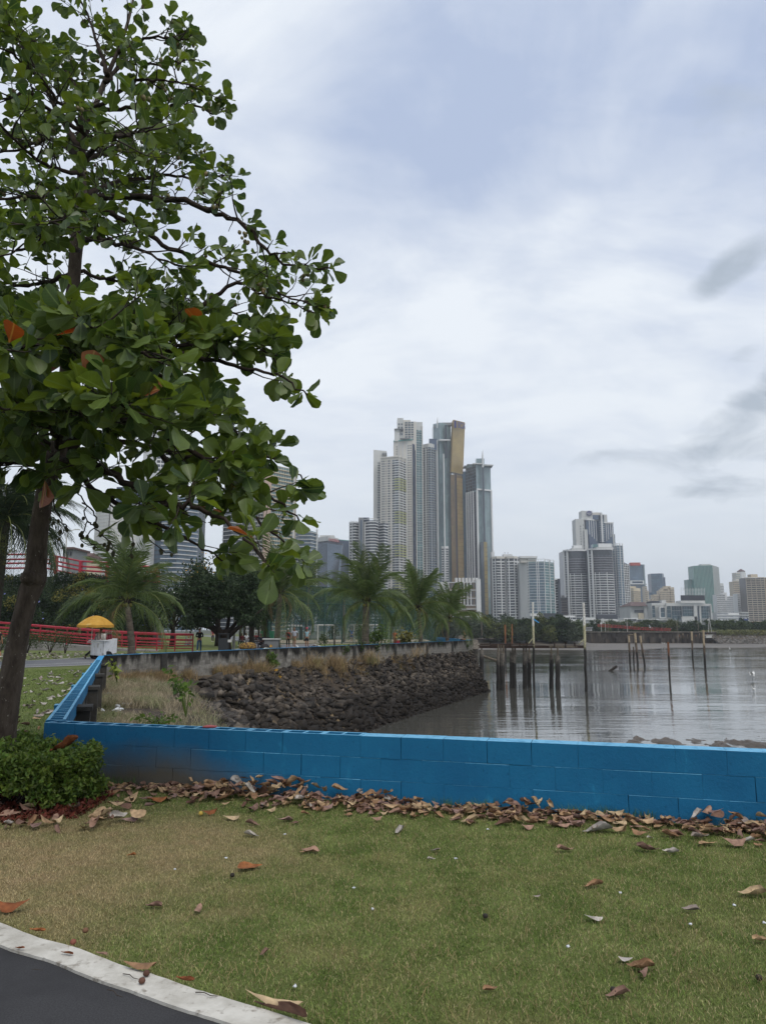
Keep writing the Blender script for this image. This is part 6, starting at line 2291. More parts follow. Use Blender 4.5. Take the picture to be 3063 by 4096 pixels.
# ---- people: continuous skinned bodies
def skin_figure(name, joints, edges, m, parent=None, sub=1, mats=None, pick=None):
 me = bpy.data.meshes.new(name)
 me.from_pydata([j[0] for j in joints], edges, [])
 o = bpy.data.objects.new(name, me)
 COL.objects.link(o)
 md = o.modifiers.new('s', 'SKIN')
 md.use_smooth_shade = True
 sv = me.skin_vertices[0].data
 for i, j in enumerate(joints):
  r_ = j[1]
  sv[i].radius = (r_, r_) if not hasattr(r_, '__len__') else r_
 sv[0].use_root = True
 ms = o.modifiers.new('u', 'SUBSURF')
 ms.levels = ms.render_levels = sub
 bpy.context.view_layer.update()
 dg = bpy.context.evaluated_depsgraph_get()
 m2 = bpy.data.meshes.new_from_object(o.evaluated_get(dg))
 bpy.data.objects.remove(o)
 m2.materials.clear()
 m2.materials.append(m)
 m2.name = name
 m2.polygons.foreach_set('use_smooth', [True] * len(m2.polygons))
 return inst(name, m2, parent)
def person(label, x, y, z, face, h=1.72, pose='walk', top=None, bottom='shorts', topc='808080', botc='303030', hairc=m_hair, hat=None, skin=None, female=False, shoes='dddddd', sleeve=True, phase=1, longhair=False, scale_w=1.0, carry=None):
 """face: heading in degrees, 0 looks away (+Y), 180 looks to the camera"""
 skin = skin or m_skin
 root = empty('person', (x, y, z), R(face), label, 'person')
 k = h / 1.72
 st = .16 if pose == 'walk' else .03
 def V(a, b_, c__): return Vector((a * k, b_ * k, c__ * k))
 hip = .93; w = .09
 sp = phase
 if pose == 'sit':
  hip = .50
 P0 = V(0, 0, hip)
 lean = .22 if pose == 'push' else 0
 ch = V(0, lean * .7, hip + .36); nk = V(0, lean + (.06 if pose == 'push' else 0), hip + .55); hd = V(0, lean + .09, hip + .70)
 jr = [(P0, (.125 * scale_w * k, .10 * scale_w * k)), (V(0, lean * .35, hip + .16), (.12 * scale_w * k, .09 * scale_w * k)), (ch, (.145 * scale_w * k, .095 * k)), (nk, .05 * k), (V(0, lean + .07, hip + .62), .055 * k), (hd, (.078 * k, .09 * k)), (hd + V(0, .0, .09), (.06 * k, .07 * k))]
 ed = [(0, 1), (1, 2), (2, 3), (3, 4), (4, 5), (5, 6)]
 legj, armj = [], []
 for s in (-1, 1):
  ph = s * sp
  hp = V(s * w, 0, hip - .05)
  if pose == 'sit':
   kn = V(s * .12, .42, .50); an = V(s * .12, .44, .09); to = V(s * .13, .58, .04)
  elif pose == 'push':
   kn = V(s * w, .12 if s > 0 else -.10, .52); an = V(s * w, .02 if s > 0 else -.50, .10 if s > 0 else .16); to = V(s * w, .14 if s > 0 else -.42, .04)
  else:
   kn = V(s * w, st * ph * .8 + .05, .50); an = V(s * w, st * ph * 1.3 - .02, .09 if ph > 0 else .14); to = V(s * w, st * ph * 1.3 + .13, .035 if ph > 0 else .07)
  i = len(jr)
  jr += [(hp, .085 * k), (kn, .056 * k), (an, .038 * k), (to, .035 * k)]
  ed += [(0, i), (i, i + 1), (i + 1, i + 2), (i + 2, i + 3)]
  legj.append((hp, kn, an, to))
  sh = V(s * .19 * scale_w, lean * .9, hip + .47)
  if pose == 'push':
   el, ha = V(s * .22, lean + .18, hip + .28), V(s * .16, lean + .42, hip + .22)
  elif pose == 'jog':
   el, ha = V(s * .27, -.10, hip + .22), V(s * .16, .16, hip + .20)
  elif pose == 'sit' or carry:
   el, ha = V(s * .25, .02, hip + .20), V(s * .08, .24, hip + .16)
  else:
   el, ha = V(s * .25, -.06 * ph, hip + .20), V(s * .24, -.16 * ph + .06, hip - .03)
  i = len(jr)
  jr += [(sh, .048 * k), (el, .036 * k), (ha, .026 * k)]
  ed += [(2, i), (i, i + 1), (i + 1, i + 2)]
  armj.append((sh, el, ha))
  # hand: palm and five fingers
  d = (ha - el).normalized()
  side = d.orthogonal().normalized()
  pm_ = ha + d * .055 * k
  i2 = len(jr)
  jr.append((pm_, (.034 * k, .018 * k)))
  ed.append((i + 2, i2))
  for f in range(4):
   q = pm_ + side * (.018 * (f - 1.5)) * k
   t1 = q + d * (.05 - .004 * abs(f - 1)) * k
   j_ = len(jr)
   jr += [(q + d * .02 * k, .0085 * k), (t1, .007 * k)]
   ed += [(i2, j_), (j_, j_ + 1)]
  j_ = len(jr)
  jr.append((pm_ + side * .05 * k + d * .01 * k, .009 * k))
  ed.append((i2, j_))
 skin_figure('body', jr, ed, skin, root)
 mt = mat('cloth_' + topc, lin(topc), None, rough=.9, bump=.2, bscale=25)
 mb = mat('cloth_' + botc, lin(botc), None, rough=.9, bump=.2, bscale=25)
 g = 1.16
 tj = [(P0 + V(0, 0, -.02), (.14 * scale_w * k, .118 * scale_w * k)), (V(0, lean * .35, hip + .16), (.137 * scale_w * k, .112 * scale_w * k)), (ch, (.16 * scale_w * k, .112 * k)), (V(0, lean * .95, hip + .50), (.075 * k, .07 * k))]
 te = [(0, 1), (1, 2), (2, 3)]
 for sh, el, ha in armj:
  i = len(tj)
  tj.append((sh, .062 * k)); te.append((2, i))
  if sleeve:
   tj.append((sh.lerp(el, .6 if sleeve is True else 1.0), .056 * k)); te.append((i, i + 1))
   if sleeve == 'long':
    tj.append((el.lerp(ha, .85), .042 * k)); te.append((i + 1, i + 2))
 skin_figure('shirt', tj, te, mt, root)
 bj = [(P0 + V(0, 0, .03), (.135 * scale_w * k, .112 * scale_w * k)), (P0 + V(0, 0, -.06), (.14 * scale_w * k, .12 * scale_w * k))]
 be = [(0, 1)]
 for hp, kn, an, to in legj:
  i = len(bj)
  bj.append((hp + V(0, 0, -.04), .097 * k)); be.append((1, i))
  if bottom == 'shorts':
   bj.append((hp.lerp(kn, .8), .086 * k)); be.append((i, i + 1))
  elif bottom == 'leggings':
   bj += [(kn, .066 * k), (kn.lerp(an, .5), .052 * k)]; be += [(i, i + 1), (i + 1, i + 2)]
  else:
   bj += [(kn, .074 * k), (an + V(0, 0, .02), .058 * k)]; be += [(i, i + 1), (i + 1, i + 2)]
 skin_figure('trousers' if bottom != 'shorts' else 'shorts', bj, be, mb, root)
 for hp, kn, an, to in legj:
  skin_figure('shoe', [(an + V(0, -.03, -.03), .045 * k), (to + V(0, .01, 0), .04 * k)], [(0, 1)], mat('shoe_' + shoes, lin(shoes), None), root)
 hj = [(hd + V(0, -.02, .05), (.088 * k, .095 * k)), (hd + V(0, -.055, -.01), (.078 * k, .06 * k))]
 he = [(0, 1)]
 if longhair:
  hj.append((hd + V(0, -.10, -.16), (.06 * k, .04 * k))); he.append((1, 2))
 if longhair == 'bun':
  hj[-1] = (hd + V(0, -.10, .10), (.05 * k, .05 * k))
 skin_figure('hair', hj, he, hairc, root)
 b = MB(); b.tube([hd + V(0, .085, .015), hd + V(0, .115, -.01)], [.012 * k, .016 * k], 5); b.obj('nose', skin, root)
 for s in (-1, 1):
  b = MB(); b.box(hd + V(s * .03, .083, .025), (.02 * k, .012 * k, .01 * k)); b.obj('eye', m_hair, root)
  b = MB(); b.box(hd + V(s * .078, 0, .0), (.014 * k, .03 * k, .045 * k)); b.obj('ear', skin, root)
 b = MB(); b.box(hd + V(0, .083, -.035), (.04 * k, .01 * k, .009 * k)); b.obj('mouth', mat('lips', lin('7d4a44'), None), root)
 if hat:
  b = MB(); b.lathe([(.10 * k, 0), (.10 * k, .04 * k), (.085 * k, .08 * k), (.04 * k, .11 * k), (0, .115 * k)], tuple(hd + V(0, -.005, .055)), 12)
  b.add([hd + V(-.075, .06, .065), hd + V(.075, .06, .065), hd + V(.06, .20, .05), hd + V(-.06, .20, .05)], [(0, 1, 2, 3)])
  b.obj('cap', mat('cap_' + hat, lin(hat), None, rough=.8), root)
 return root
def onpx(px, Y):
 return at(px, 2590, Y).x
person('woman in a red top and white cap walking towards us, black sling bag across her', onpx(1152, 63.5), 63.5, 0, 182, 1.62, 'walk', topc='b02a3c', botc='1c1c22', hat='e8e8e6', bottom='leggings', sleeve=False, female=True, scale_w=.92, shoes='8a8a8a')
person('man in white T-shirt and khaki shorts walking beside the woman in red', onpx(1177, 63.8), 63.8, 0, 180, 1.76, 'walk', topc='cfd0da', botc='9c8a6a', bottom='shorts', phase=-1, scale_w=1.18, shoes='e8e8e8')
person('jogger in light blue vest, black shorts and pink cap', onpx(1227, 64.3), 64.3, 0, 180, 1.70, 'jog', topc='a8cdd9', botc='17171c', hat='c7506a', bottom='shorts', sleeve=False, phase=1)
bagx = onpx(1152, 63.3)
b = MB(); b.tube([(bagx - .13, 63.38, 1.30), (bagx + .0, 63.34, 1.15), (bagx + .13, 63.38, 1.0)], [.03, .10, .03], 8)
tag(b.obj('sling_bag', mat('cloth_17171c', lin('17171c'))), 'black sling bag worn by the woman in the red top', 'bag')
person('woman in black top and blue jeans walking away past the end of the red railing', onpx(797, 52.5), 52.5, 0, 8, 1.68, 'walk', topc='15151a', botc='3c5878', bottom='jeans', longhair='bun', sleeve='long', female=True, scale_w=.95, carry=True)
person('drinks seller in grey shirt, cap and dark trousers leaning to push the cart', onpx(379, 40.6), 40.6, 0, -82, 1.68, 'push', topc='7a7a80', botc='1d1d22', hat='8a8a8c', bottom='jeans', skin=m_skin2, sleeve=True, shoes='202020')
person('person in dark clothes seated on the bench under the trees', onpx(1045, 60.4), 60.35, 0, 175, 1.7, 'sit', topc='1f2530', botc='1a1a1e', bottom='jeans', skin=m_skin2, shoes='222222')
person('person in blue standing on the sandy court', onpx(1406, 93), 93, .03, 170, 1.7, 'stand', topc='2f66c0', botc='2450a0', bottom='shorts')
person('person in orange top by the red box at the court', onpx(1579, 74), 74, 0, 190, 1.5, 'stand', topc='b5604a', botc='8c3f3c', bottom='jeans', skin=m_skin)
person('person in a black top and hat sitting on the quay wall corner', C1.x - .75, C1.y - 1.4, .22, 60, 1.6, 'sit', topc='1c1d22', botc='2a2a2e', hat='8f8a78', bottom='jeans')
person('person in red shirt far off beneath the trees left of the clipped tree', onpx(850, 95), 95, 0, 20, 1.7, 'stand', topc='8a3038', botc='2a2a2e', bottom='jeans')
person('person in white shirt seated on the grass left of the jeans woman', onpx(757, 78), 78, -.35, 140, 1.7, 'sit', topc='b8bcc2', botc='8aa0b8', bottom='jeans')
person('person in white shirt far down the promenade', onpx(1088, 118), 118, 0, 170, 1.7, 'walk', topc='b9bcc0', botc='5a5a60', bottom='jeans')
person('person in dark shirt walking far down the promenade by the green fence', onpx(1108, 112), 112, 0, 170, 1.7, 'walk', topc='3c4650', botc='2a2a2e', bottom='jeans')
person('pedestrian in a dark shirt at the left edge, cut by the frame beside the trunk', onpx(-6, 42), 42, 0, 95, 1.7, 'walk', topc='24262b', botc='9a7360', bottom='shorts')
for i, (px, Y, tcol) in enumerate(((968, 74, '6a2f33'), (985, 78, 'c9cdd0'), (1004, 76, '3a4a5c'), (1024, 80, '702a30'))):
 person(('person in maroon sitting leftmost in the shade behind the bench', 'person in pale shirt sitting in the shade behind the bench', 'person in blue grey sitting in the shade behind the bench', 'person in dark red sitting rightmost in the shade behind the bench')[i], onpx(px, Y), Y, 0, 160 + i * 10, 1.65, 'sit', topc=tcol, botc='33363c', bottom='jeans', skin=m_skin2)
b = MB()
b.box((onpx(996, 78) , 77.4, .42), (3.6, .5, .12)); b.box((onpx(996, 78) - 1.5, 77.4, .18), (.2, .4, .36)); b.box((onpx(996, 78) + 1.5, 77.4, .18), (.2, .4, .36))
tag(b.obj('stone_bench', w_dgrey), 'long low stone bench in the shade behind the dark bench', 'bench')
# ---- drinks cart
Yk = 40.0
pa, pb_, pc3 = at(364, 2600, 40.6), at(417, 2600, 39.3), at(468, 2600, 40.9)
A_, B_, C_ = Vector((pa.x, 40.6)), Vector((pb_.x, 39.3)), Vector((pc3.x, 40.9))
ang = math.atan2(C_.y - B_.y, C_.x - B_.x)
root = empty('drinks_cart', (B_.x, B_.y, 0), 0, 'white drinks cart on wheels under a yellow parasol at the wall corner', 'cart')
m_cart = mat('cart_white', lin('d6d8da'), lin('c6c8ca'), 2.5, .5, rnd=.03, c3=lin('97948c'), s3=4)
u1 = (A_ - B_); u2 = (C_ - B_)
def cp(s, t, z): return (u1.x * s + u2.x * t, u1.y * s + u2.y * t, z)
bx = MB()
bx.add([cp(0, 0, .22), cp(0, 1, .34), cp(1, 1, .34), cp(1, 0, .22), cp(0, 0, .98), cp(0, 1, 1.10), cp(1, 1, 1.10), cp(1, 0, .98)], [(0, 1, 5, 4), (1, 2, 6, 5), (2, 3, 7, 6), (3, 0, 4, 7), (4, 5, 6, 7), (3, 2, 1, 0)])
bx.obj('cabinet', m_cart, root)
sh = MB(); sh.add([cp(-.05, -.06, .99), cp(-.05, .35, .99), cp(1.15, .35, .99), cp(1.15, -.06, .99), cp(-.05, -.06, 1.03), cp(-.05, .35, 1.03), cp(1.15, .35, 1.03), cp(1.15, -.06, 1.03)], [(0, 1, 5, 4), (1, 2, 6, 5), (2, 3, 7, 6), (3, 0, 4, 7), (4, 5, 6, 7), (3, 2, 1, 0)])
sh.obj('shelf', m_cart, root)
dr = MB(); dr.add([cp(.08, -.012, .28), cp(.48, -.012, .28), cp(.48, -.012, .93), cp(.08, -.012, .93)], [(0, 1, 2, 3)])
dr.add([cp(.53, -.012, .28), cp(.93, -.012, .28), cp(.93, -.012, .93), cp(.53, -.012, .93)], [(0, 1, 2, 3)])
dr.obj('door', m_cart, root)
m_tyre = mat('tyre', lin('1c1c1d'), None, rough=.8)
for s in (-.03, .97):
 q = cp(s, .28, .22)
 w_ = MB()
 ax = Vector((u1.x, u1.y, 0)).normalized()
 c0 = Vector(q)
 w_.tube([c0 - ax * .05, c0 + ax * .05], [.24, .24], 18)
 w_.obj('wheel', m_tyre, root)
q = cp(.5, .9, .0)
w_ = MB(); w_.box((q[0], q[1], .17), (.08, .08, .34)); w_.obj('prop_leg', m_steelw, root)
q = cp(.95, -.5, .9)
w_ = MB(); w_.tube([cp(.9, 0, .9), cp(.9, -.38, .93), cp(.1, -.38, .93), cp(.1, 0, .9)], .02, 6); w_.obj('handle', m_steelw, root)
pp = at(368, 2550, 40.3)
par = empty('parasol', (pp.x, 40.3, 0), 0, 'yellow eight panelled parasol fixed to the drinks cart', 'parasol')
b = MB(); b.tube([(0, 0, .3), (0.0, 0, 2.35)], .022, 6); b.obj('pole', m_steelw, par)
m_yel = mat('yellow_canvas', lin('cfa046'), lin('bf8f38'), 3, .7, trans=.3, c3=lin('d8bb74'), s3=2)
cv = MB()
n8, zt = 8, ZT(2462, 40.3); zr = ZT(2500, 40.3); rr_ = .98
rows = 5
vs = [(0, 0, zt)]
for j in range(1, rows + 1):
 t = j / rows
 for i in range(n8 * 4):
  a = 2 * math.pi * i / (n8 * 4)
  ribk = abs(math.sin(a * n8 / 2))
  rad = rr_ * t * (1 - .035 * ribk)
  z = zt - (zt - zr) * t ** 1.9 - .02 * ribk * t
  vs.append((rad * math.cos(a), rad * math.sin(a), z))
nn = n8 * 4
fs = [(0, 1 + i, 1 + (i + 1) % nn) for i in range(nn)]
for j in range(rows - 1):
 for i in range(nn):
  a, b_ = 1 + j * nn + i, 1 + j * nn + (i + 1) % nn
  fs.append((a, a + nn, b_ + nn, b_))
cv.add(vs, fs)
o_ = cv.obj('canopy', m_yel, par, loc=(.17, 0, 0), smooth=False)
val = MB()
vs = []
for i in range(nn):
 a = 2 * math.pi * i / nn
 ribk = abs(math.sin(a * n8 / 2))
 rad = rr_ * (1 - .035 * ribk)
 vs += [(rad * math.cos(a), rad * math.sin(a), zr - .02 * ribk), (rad * .985 * math.cos(a), rad * .985 * math.sin(a), zr - .12 - .03 * ribk)]
val.add(vs, [(2 * i, 2 * ((i + 1) % nn), 2 * ((i + 1) % nn) + 1, 2 * i + 1) for i in range(nn)])
val.obj('valance', m_yel, par, loc=(.17, 0, 0))
for i in range(8):
 a = 2 * math.pi * i / 8
 b = MB(); b.tube([(.17, 0, zt - .25), (.17 + .93 * math.cos(a), .93 * math.sin(a), zr)], .008, 4); b.obj('rib', m_steelw, par)
# bottles and cups on it
m_syr = mat('syrup_red', lin('7a2430'), None, rough=.2); m_clear = mat('pale_plastic', lin('b9b4ae'), lin('9a948c'), 6, .25)
kk = 0
for i, (s, t, h, r_, m_) in enumerate([(.15, .12, .34, .06, m_clear), (.35, .14, .36, .06, m_clear), (.55, .12, .34, .06, m_clear), (.75, .16, .34, .06, m_clear), (.25, .30, .36, .055, m_clear), (.3, .48, .30, .07, m_syr), (.6, .50, .30, .07, m_clear), (.3, .64, .30, .07, m_syr), (.6, .68, .30, .07, m_syr), (.3, .80, .28, .08, m_syr)]):
 q = cp(s, t, 1.03 + max(0, (t - .3)) * .12 if t < .36 else .98 + .12 * t)
 ro = empty('syrup_bottle' if m_ is m_syr else 'cup_stack', (B_.x + q[0], B_.y + q[1], q[2]), 0,
      ('dark red syrup bottle with white pump on the drinks cart' if m_ is m_syr else 'tall stack of pale plastic cups on the drinks cart'), 'bottle' if m_ is m_syr else 'cups', 'syrup bottles on the drinks cart' if m_ is m_syr else 'cup stacks on the drinks cart')
 b = MB(); b.lathe([(0, 0), (r_, 0), (r_, h * .7), (r_ * .45, h * .85), (r_ * .45, h)] if m_ is m_syr else [(0, 0), (r_ * .8, 0), (r_, h), (r_ * .9, h)], (0, 0, 0), 10); b.obj('bottle' if m_ is m_syr else 'cups', m_, ro, smooth=True)
 if m_ is m_syr:
  b = MB(); b.tube([(0, 0, h), (0, 0, h + .12), (.07, 0, h + .13)], .013, 6); b.obj('pump', m_steelw, ro)
# ================================================================== bay: pier ruin, piles, far shore
def pile_mat(name, top, mid, low, z1, z2):
 m = bpy.data.materials.new(name)
 m.use_nodes = True
 t = m.node_tree
 L = t.links.new
 b = t.nodes['Principled BSDF']
 b.inputs['Roughness'].default_value = .85
 geo = t.nodes.new('ShaderNodeNewGeometry')
 sp = t.nodes.new('ShaderNodeSeparateXYZ')
 L(geo.outputs['Position'], sp.inputs[0])
 nz = t.nodes.new('ShaderNodeTexNoise')
 nz.inputs['Scale'].default_value = 3.5
 nz.inputs['Detail'].default_value = 5
 L(geo.outputs['Position'], nz.inputs[0])
 ad = t.nodes.new('ShaderNodeMath'); ad.operation = 'MULTIPLY_ADD'
 L(nz.outputs[0], ad.inputs[0]); ad.inputs[1].default_value = 1.6; L(sp.outputs[2], ad.inputs[2])
 mr = t.nodes.new('ShaderNodeMapRange')
 mr.inputs[1].default_value = -4.2; mr.inputs[2].default_value = 5
 L(ad.outputs[0], mr.inputs[0])
 cr = t.nodes.new('ShaderNodeValToRGB')
 f = lambda z: (z + .8 + 4.2) / 9.2
 cr.color_ramp.elements[0].position = f(z1 - .25); cr.color_ramp.elements[0].color = (*low, 1)
 cr.color_ramp.elements[1].position = f(z1 + .35); cr.color_ramp.elements[1].color = (*mid, 1)
 e = cr.color_ramp.elements.new(f(z2)); e.color = (*mid, 1)
 e = cr.color_ramp.elements.new(min(1, f(z2 + .2))); e.color = (*top, 1)
 L(mr.outputs[0], cr.inputs[0])
 n2 = t.nodes.new('ShaderNodeTexNoise'); n2.inputs['Scale'].default_value = 9; n2.inputs['Detail'].default_value = 5
 L(geo.outputs['Position'], n2.inputs[0])
 mx = t.nodes.new('ShaderNodeMix'); mx.data_type = 'RGBA'; mx.blend_type = 'MULTIPLY'; mx.inputs[0].default_value = .75
 m2 = t.nodes.new('ShaderNodeMapRange'); m2.inputs[1].default_value = .35; m2.inputs[2].default_value = .6; m2.inputs[3].default_value = .35
 L(n2.outputs[0], m2.inputs[0])
 L(cr.outputs[0], mx.inputs[6]); L(m2.outputs[0], mx.inputs[7])
 L(mx.outputs[2], b.inputs['Base Color'])
 bp = t.nodes.new('ShaderNodeBump'); bp.inputs['Strength'].default_value = .8; bp.inputs['Distance'].default_value = .03
 L(n2.outputs[0], bp.inputs['Height']); L(bp.outputs[0], b.inputs['Normal'])
 return m
m_pile = pile_mat('barnacled_concrete', lin('8b847a'), lin('6b655c'), lin('26231f'), -1.5, -.6)
m_pilr = pile_mat('rusted_pile', lin('8a5a34'), lin('7a4c2c'), lin('26211c'), -1.2, .4)
m_pily = pile_mat('painted_pole', lin('d6d4cc'), lin('b3ae8c'), lin('211e1b'), .0, 1.9)
m_pilw = pile_mat('weathered_pile', lin('a5947a'), lin('5d4f40'), lin('231f1b'), -2.0, -.6)
def wl(py):
 """distance at which the water line shows at photo row py"""
 return gr(1531, py, WATER).y
def pile(px, pyt, pyw, wpx, label, m, lean_px=0, sq=False, name='pile', cat='pile', group=None, broken=True, seed=0, n=8):
 Y = wl(pyw)
 a, b_ = at(px, pyw, Y), at(px + lean_px, pyt, Y)
 rad = wpx / 2 / FPX * Y * .99
 r = random.Random(seed + int(px))
 root = empty(name, (a.x, Y, WATER), 0, label, cat, group)
 h = b_.z - WATER
 dx_ = b_.x - a.x
 mb = MB()
 ks = 9
 pts = [(dx_ * k / ks + r.uniform(-.02, .02), r.uniform(-.02, .02), -.8 + (h + .8) * k / ks) for k in range(ks + 1)]
 mb.tube(pts, [rad * r.uniform(.93, 1.07) for _ in pts], 4 if sq else n, wob=.06)
 mb.obj('shaft', m, root)
 return root, a, h, dx_
C7 = lambda x, y: (1850 + x / 1.3636, 2400 + y / 1.3636)
def pile7(x, yt, yw, w, *a, **k):
 px, py = C7(x, yt)
 return pile(px, py, C7(x, yw)[1], w / 1.3636, *a, **k)
grp = 'blackened concrete piles of the ruined pier'
for (x, yt, yw, w, nubs, lab) in ((103, 272, 425, 24, 1, 'short concrete pile nearest the rubble corner of the quay'),
       (193, 285, 492, 22, 1, 'left pile of the first pair under the pier beam'), (214, 290, 492, 30, 2, 'thick right pile of the first pair under the pier beam'),
       (263, 280, 480, 18, 0, 'thin left pile of the second pair under the pier beam'), (278, 290, 480, 26, 2, 'thick right pile of the second pair under the pier beam'),
       (338, 285, 482, 26, 2, 'left pile of the third pair under the pier beam'), (362, 290, 475, 22, 1, 'right pile of the third pair under the pier beam'),
       (482, 300, 478, 24, 1, 'left pile of the isolated pair under the pier beam'), (517, 305, 486, 28, 1, 'right pile of the isolated pair under the pier beam')):
 root, a, h, dx_ = pile7(x, yt, yw, w, lab, m_pile, sq=False, seed=x)
 for k in range(nubs):
  m_ = MB(); xx = (-.12 + .24 * k) if nubs > 1 else 0
  m_.tube([(dx_ + xx, 0, h - .1), (dx_ + xx + .02, 0, h + .75)], [.10, .07], 5, wob=.15); m_.obj('broken_stub', m_wood, root)
for x, yt, yw, w, lp, m_, lab in ((388, 12, 486, 12, -6, m_pily, 'tall white and yellow mast pole on the left end of the pier beam'),
         (672, 15, 500, 14, -14, m_pily, 'tall peeling white and yellow mast pole at the right end of the pier beam'),
         (233, 135, 330, 9, -2, m_pilr, 'rust orange stake sticking up behind the pier beam'),
         (270, 132, 330, 7, -2, m_pilr, 'thin pale stake beside the rust orange one behind the pier beam'),
         (911, 190, 345, 11, -7, m_pilw, 'left pile of the trio joined by a crossbar'), (931, 255, 350, 8, -1, m_pilw, 'short stump between the crossbar piles'),
         (955, 180, 352, 12, -17, m_pilw, 'right pile of the crossbar trio, pale at its top'), (994, 196, 360, 11, -27, m_pilw, 'leaning pale pile right of the crossbar trio'),
         (1127, 230, 430, 11, -8, m_pilr, 'lone pile with rusty orange top in the middle of the bay'),
         (1252, 172, 325, 10, -5, m_pilw, 'pale topped pile left of the tallest far pile'), (1320, 164, 375, 12, -10, m_pilw, 'tallest pale topped pile on the far right')):
 pile7(x, yt, yw, w, lab, m_, lean_px=lp / 1.3636, seed=x, n=8)
# bracket crossbar of the trio
Yx = wl(C7(0, 348)[1])
p, q = at(*C7(902, 191), Yx), at(*C7(942, 188), Yx)
b = MB(); b.tube([p, q], .12, 5); tag(b.obj('crossbar', m_wood), 'wooden crossbar joining the two trio piles', 'beam')
# fallen log
Yl_ = wl(C7(0, 388)[1])
p, q = at(*C7(797, 392), Yl_), at(*C7(838, 361), Yl_)
b = MB(); b.tube([p + (p - q) * .25, p, q], [.2, .2, .18], 9, wob=.06); tag(b.obj('drift_log', mat('black_wood', lin('35302b'), lin('241f1b'), 4, .9)), 'dark log tilted out of the water in mid bay', 'log')
# pier beams
Yp = wl(C7(0, 482)[1])
root = empty('pier_ruin', (0, 0, 0), 0, 'rusted beam of the ruined pier lying across the pile tops', 'pier')
m_rust = mat('rusted_steel', lin('3a2c24'), lin('241d1a'), 2, .9, .5, 10)
def beam(x0, y0_, x1_, y1_, Ya, Yb, th, dp, name='beam', m=m_rust):
 a, b_ = at(*C7(x0, y0_), Ya), at(*C7(x1_, y1_), Yb)
 d = (b_ - a)
 mb = MB()
 ang = math.atan2(d.y, d.x)
 mb.box(tuple((a + b_) / 2), (d.length, dp, th), rz=ang)
 o = mb.obj(name, m, root)
 return o
beam(95, 240, 385, 243, Yp - 2, Yp - 1, .12, .3); beam(60, 252, 668, 258, Yp, Yp, .26, .5); beam(100, 246, 260, 248, Yp + 1.5, Yp + 1.5, .1, .3)
beam(470, 254, 600, 257, Yp - .5, Yp - .5, .2, .6, 'plank', m_wood); beam(560, 255, 620, 257, Yp - .8, Yp - .8, .12, .7, 'plank', m_wood)
for x in (150, 200, 260, 310, 350, 500, 560, 610):
 a = at(*C7(x, 252), Yp - 1)
 mb = MB(); mb.box((a.x, Yp - 1, a.z + .1), (.06, .3, .5)); mb.obj('bracket', m_rust, root)
for (x, y) in ((358, 238), (632, 246)):
 a, b_ = at(*C7(x, y), Yp), at(*C7(x + 24, y - 30), Yp)
 mb = MB(); mb.tube([a, b_], .05, 5); mb.obj('brace', m_pily, root)
# slab and timber at the quay corner
a = at(*C7(75, 250), Yp + 1)
mb = MB(); mb.box((a.x - .4, Yp + 1, a.z), (3.2, 2.2, .28)); mb.obj('end_slab', m_pile, root)
a, b_ = at(*C7(112, 306), Yp - 3), at(*C7(182, 330), Yp - 3)
mb = MB(); mb.tube([a, b_], .12, 6); tag(mb.obj('hanging_timber', m_wood), 'broken timber slanting between the first two piles', 'timber')
a = at(*C7(398, 118), wl(2756)); mb = MB(); mb.tube([a + Vector((-.25, -.2, .25)), a + Vector((.25, -.2, -.1))], .06, 4)
tag(mb.obj('blue_rag', mat('blue_cloth', lin('4a9ad0'), None)), 'blue rag tied to the left mast pole', 'rag')
# quay corner column
a = at(1915, 2600, 70)
mb = MB(); mb.box((C1.x + .3, C1.y + .5, -1.2), (.7, .7, 3.6)); mb.box((C1.x + .1, C1.y + .3, -.1), (1.2, 1.2, .25)); tag(mb.obj('corner_column', m_pile), 'rough concrete column at the outer corner of the quay', 'column')
# ---- seawall far across
Ys = 290
root = empty('seawall', (0, 0, 0), 0, 'long dark stained concrete seawall across the mud', 'wall')
m_sea = mat('seawall_concrete', lin('4a443e'), lin('2c2825'), .35, .95, .7, 3, c3=lin('7d766b'), s3=.18, t3=(.55, .68), stretch=(1, 1, .35))
xa, xb = at(2290, 2530, Ys).x, at(2862, 2530, Ys).x
zt_s = ZT(2529, Ys)
nb = 26
for k in range(nb):
 x0_ = xa + (xb - xa) * k / nb
 mb = MB(); dd = random.Random(k).uniform(-.12, .12)
 mb.box((x0_ + (xb - xa) / nb / 2, Ys + 1 + dd, (zt_s - 6) / 2), ((xb - xa) / nb - .06, 2, zt_s + 6)); mb.obj('wall_panel', m_sea, root)
 if k % 2 == 0 and 4 < k < 22:
  mb = MB(); mb.box((x0_ + .2, Ys - .7, -3.2 + .3 * (k % 3)), (1.9, 1.0, 2.2)); mb.obj('footing', m_sea, root)
mb = MB(); mb.box(((xa + xb) / 2, Ys + .7, zt_s + .1), (xb - xa, 2.4, .22)); mb.obj('coping', mat('pale_coping', lin('8a857c'), lin('6b665e'), 1, .9), root)
for k in range(12):
 px = 2700 + k * 11 + (k % 3) * 3
 a = at(px, 2545, Ys - 1.5)
 mb = MB(); mb.tube([(a.x, Ys - 1.5, -4), (a.x + .2, Ys - 1.5, -1.0 + .5 * (k % 3))], .17, 5)
 tag(mb.obj('timber_pile', m_pilr if k % 2 else m_pilw), 'thin rusty timber pile leaning against the far seawall', 'pile', 'timber piles against the seawall')
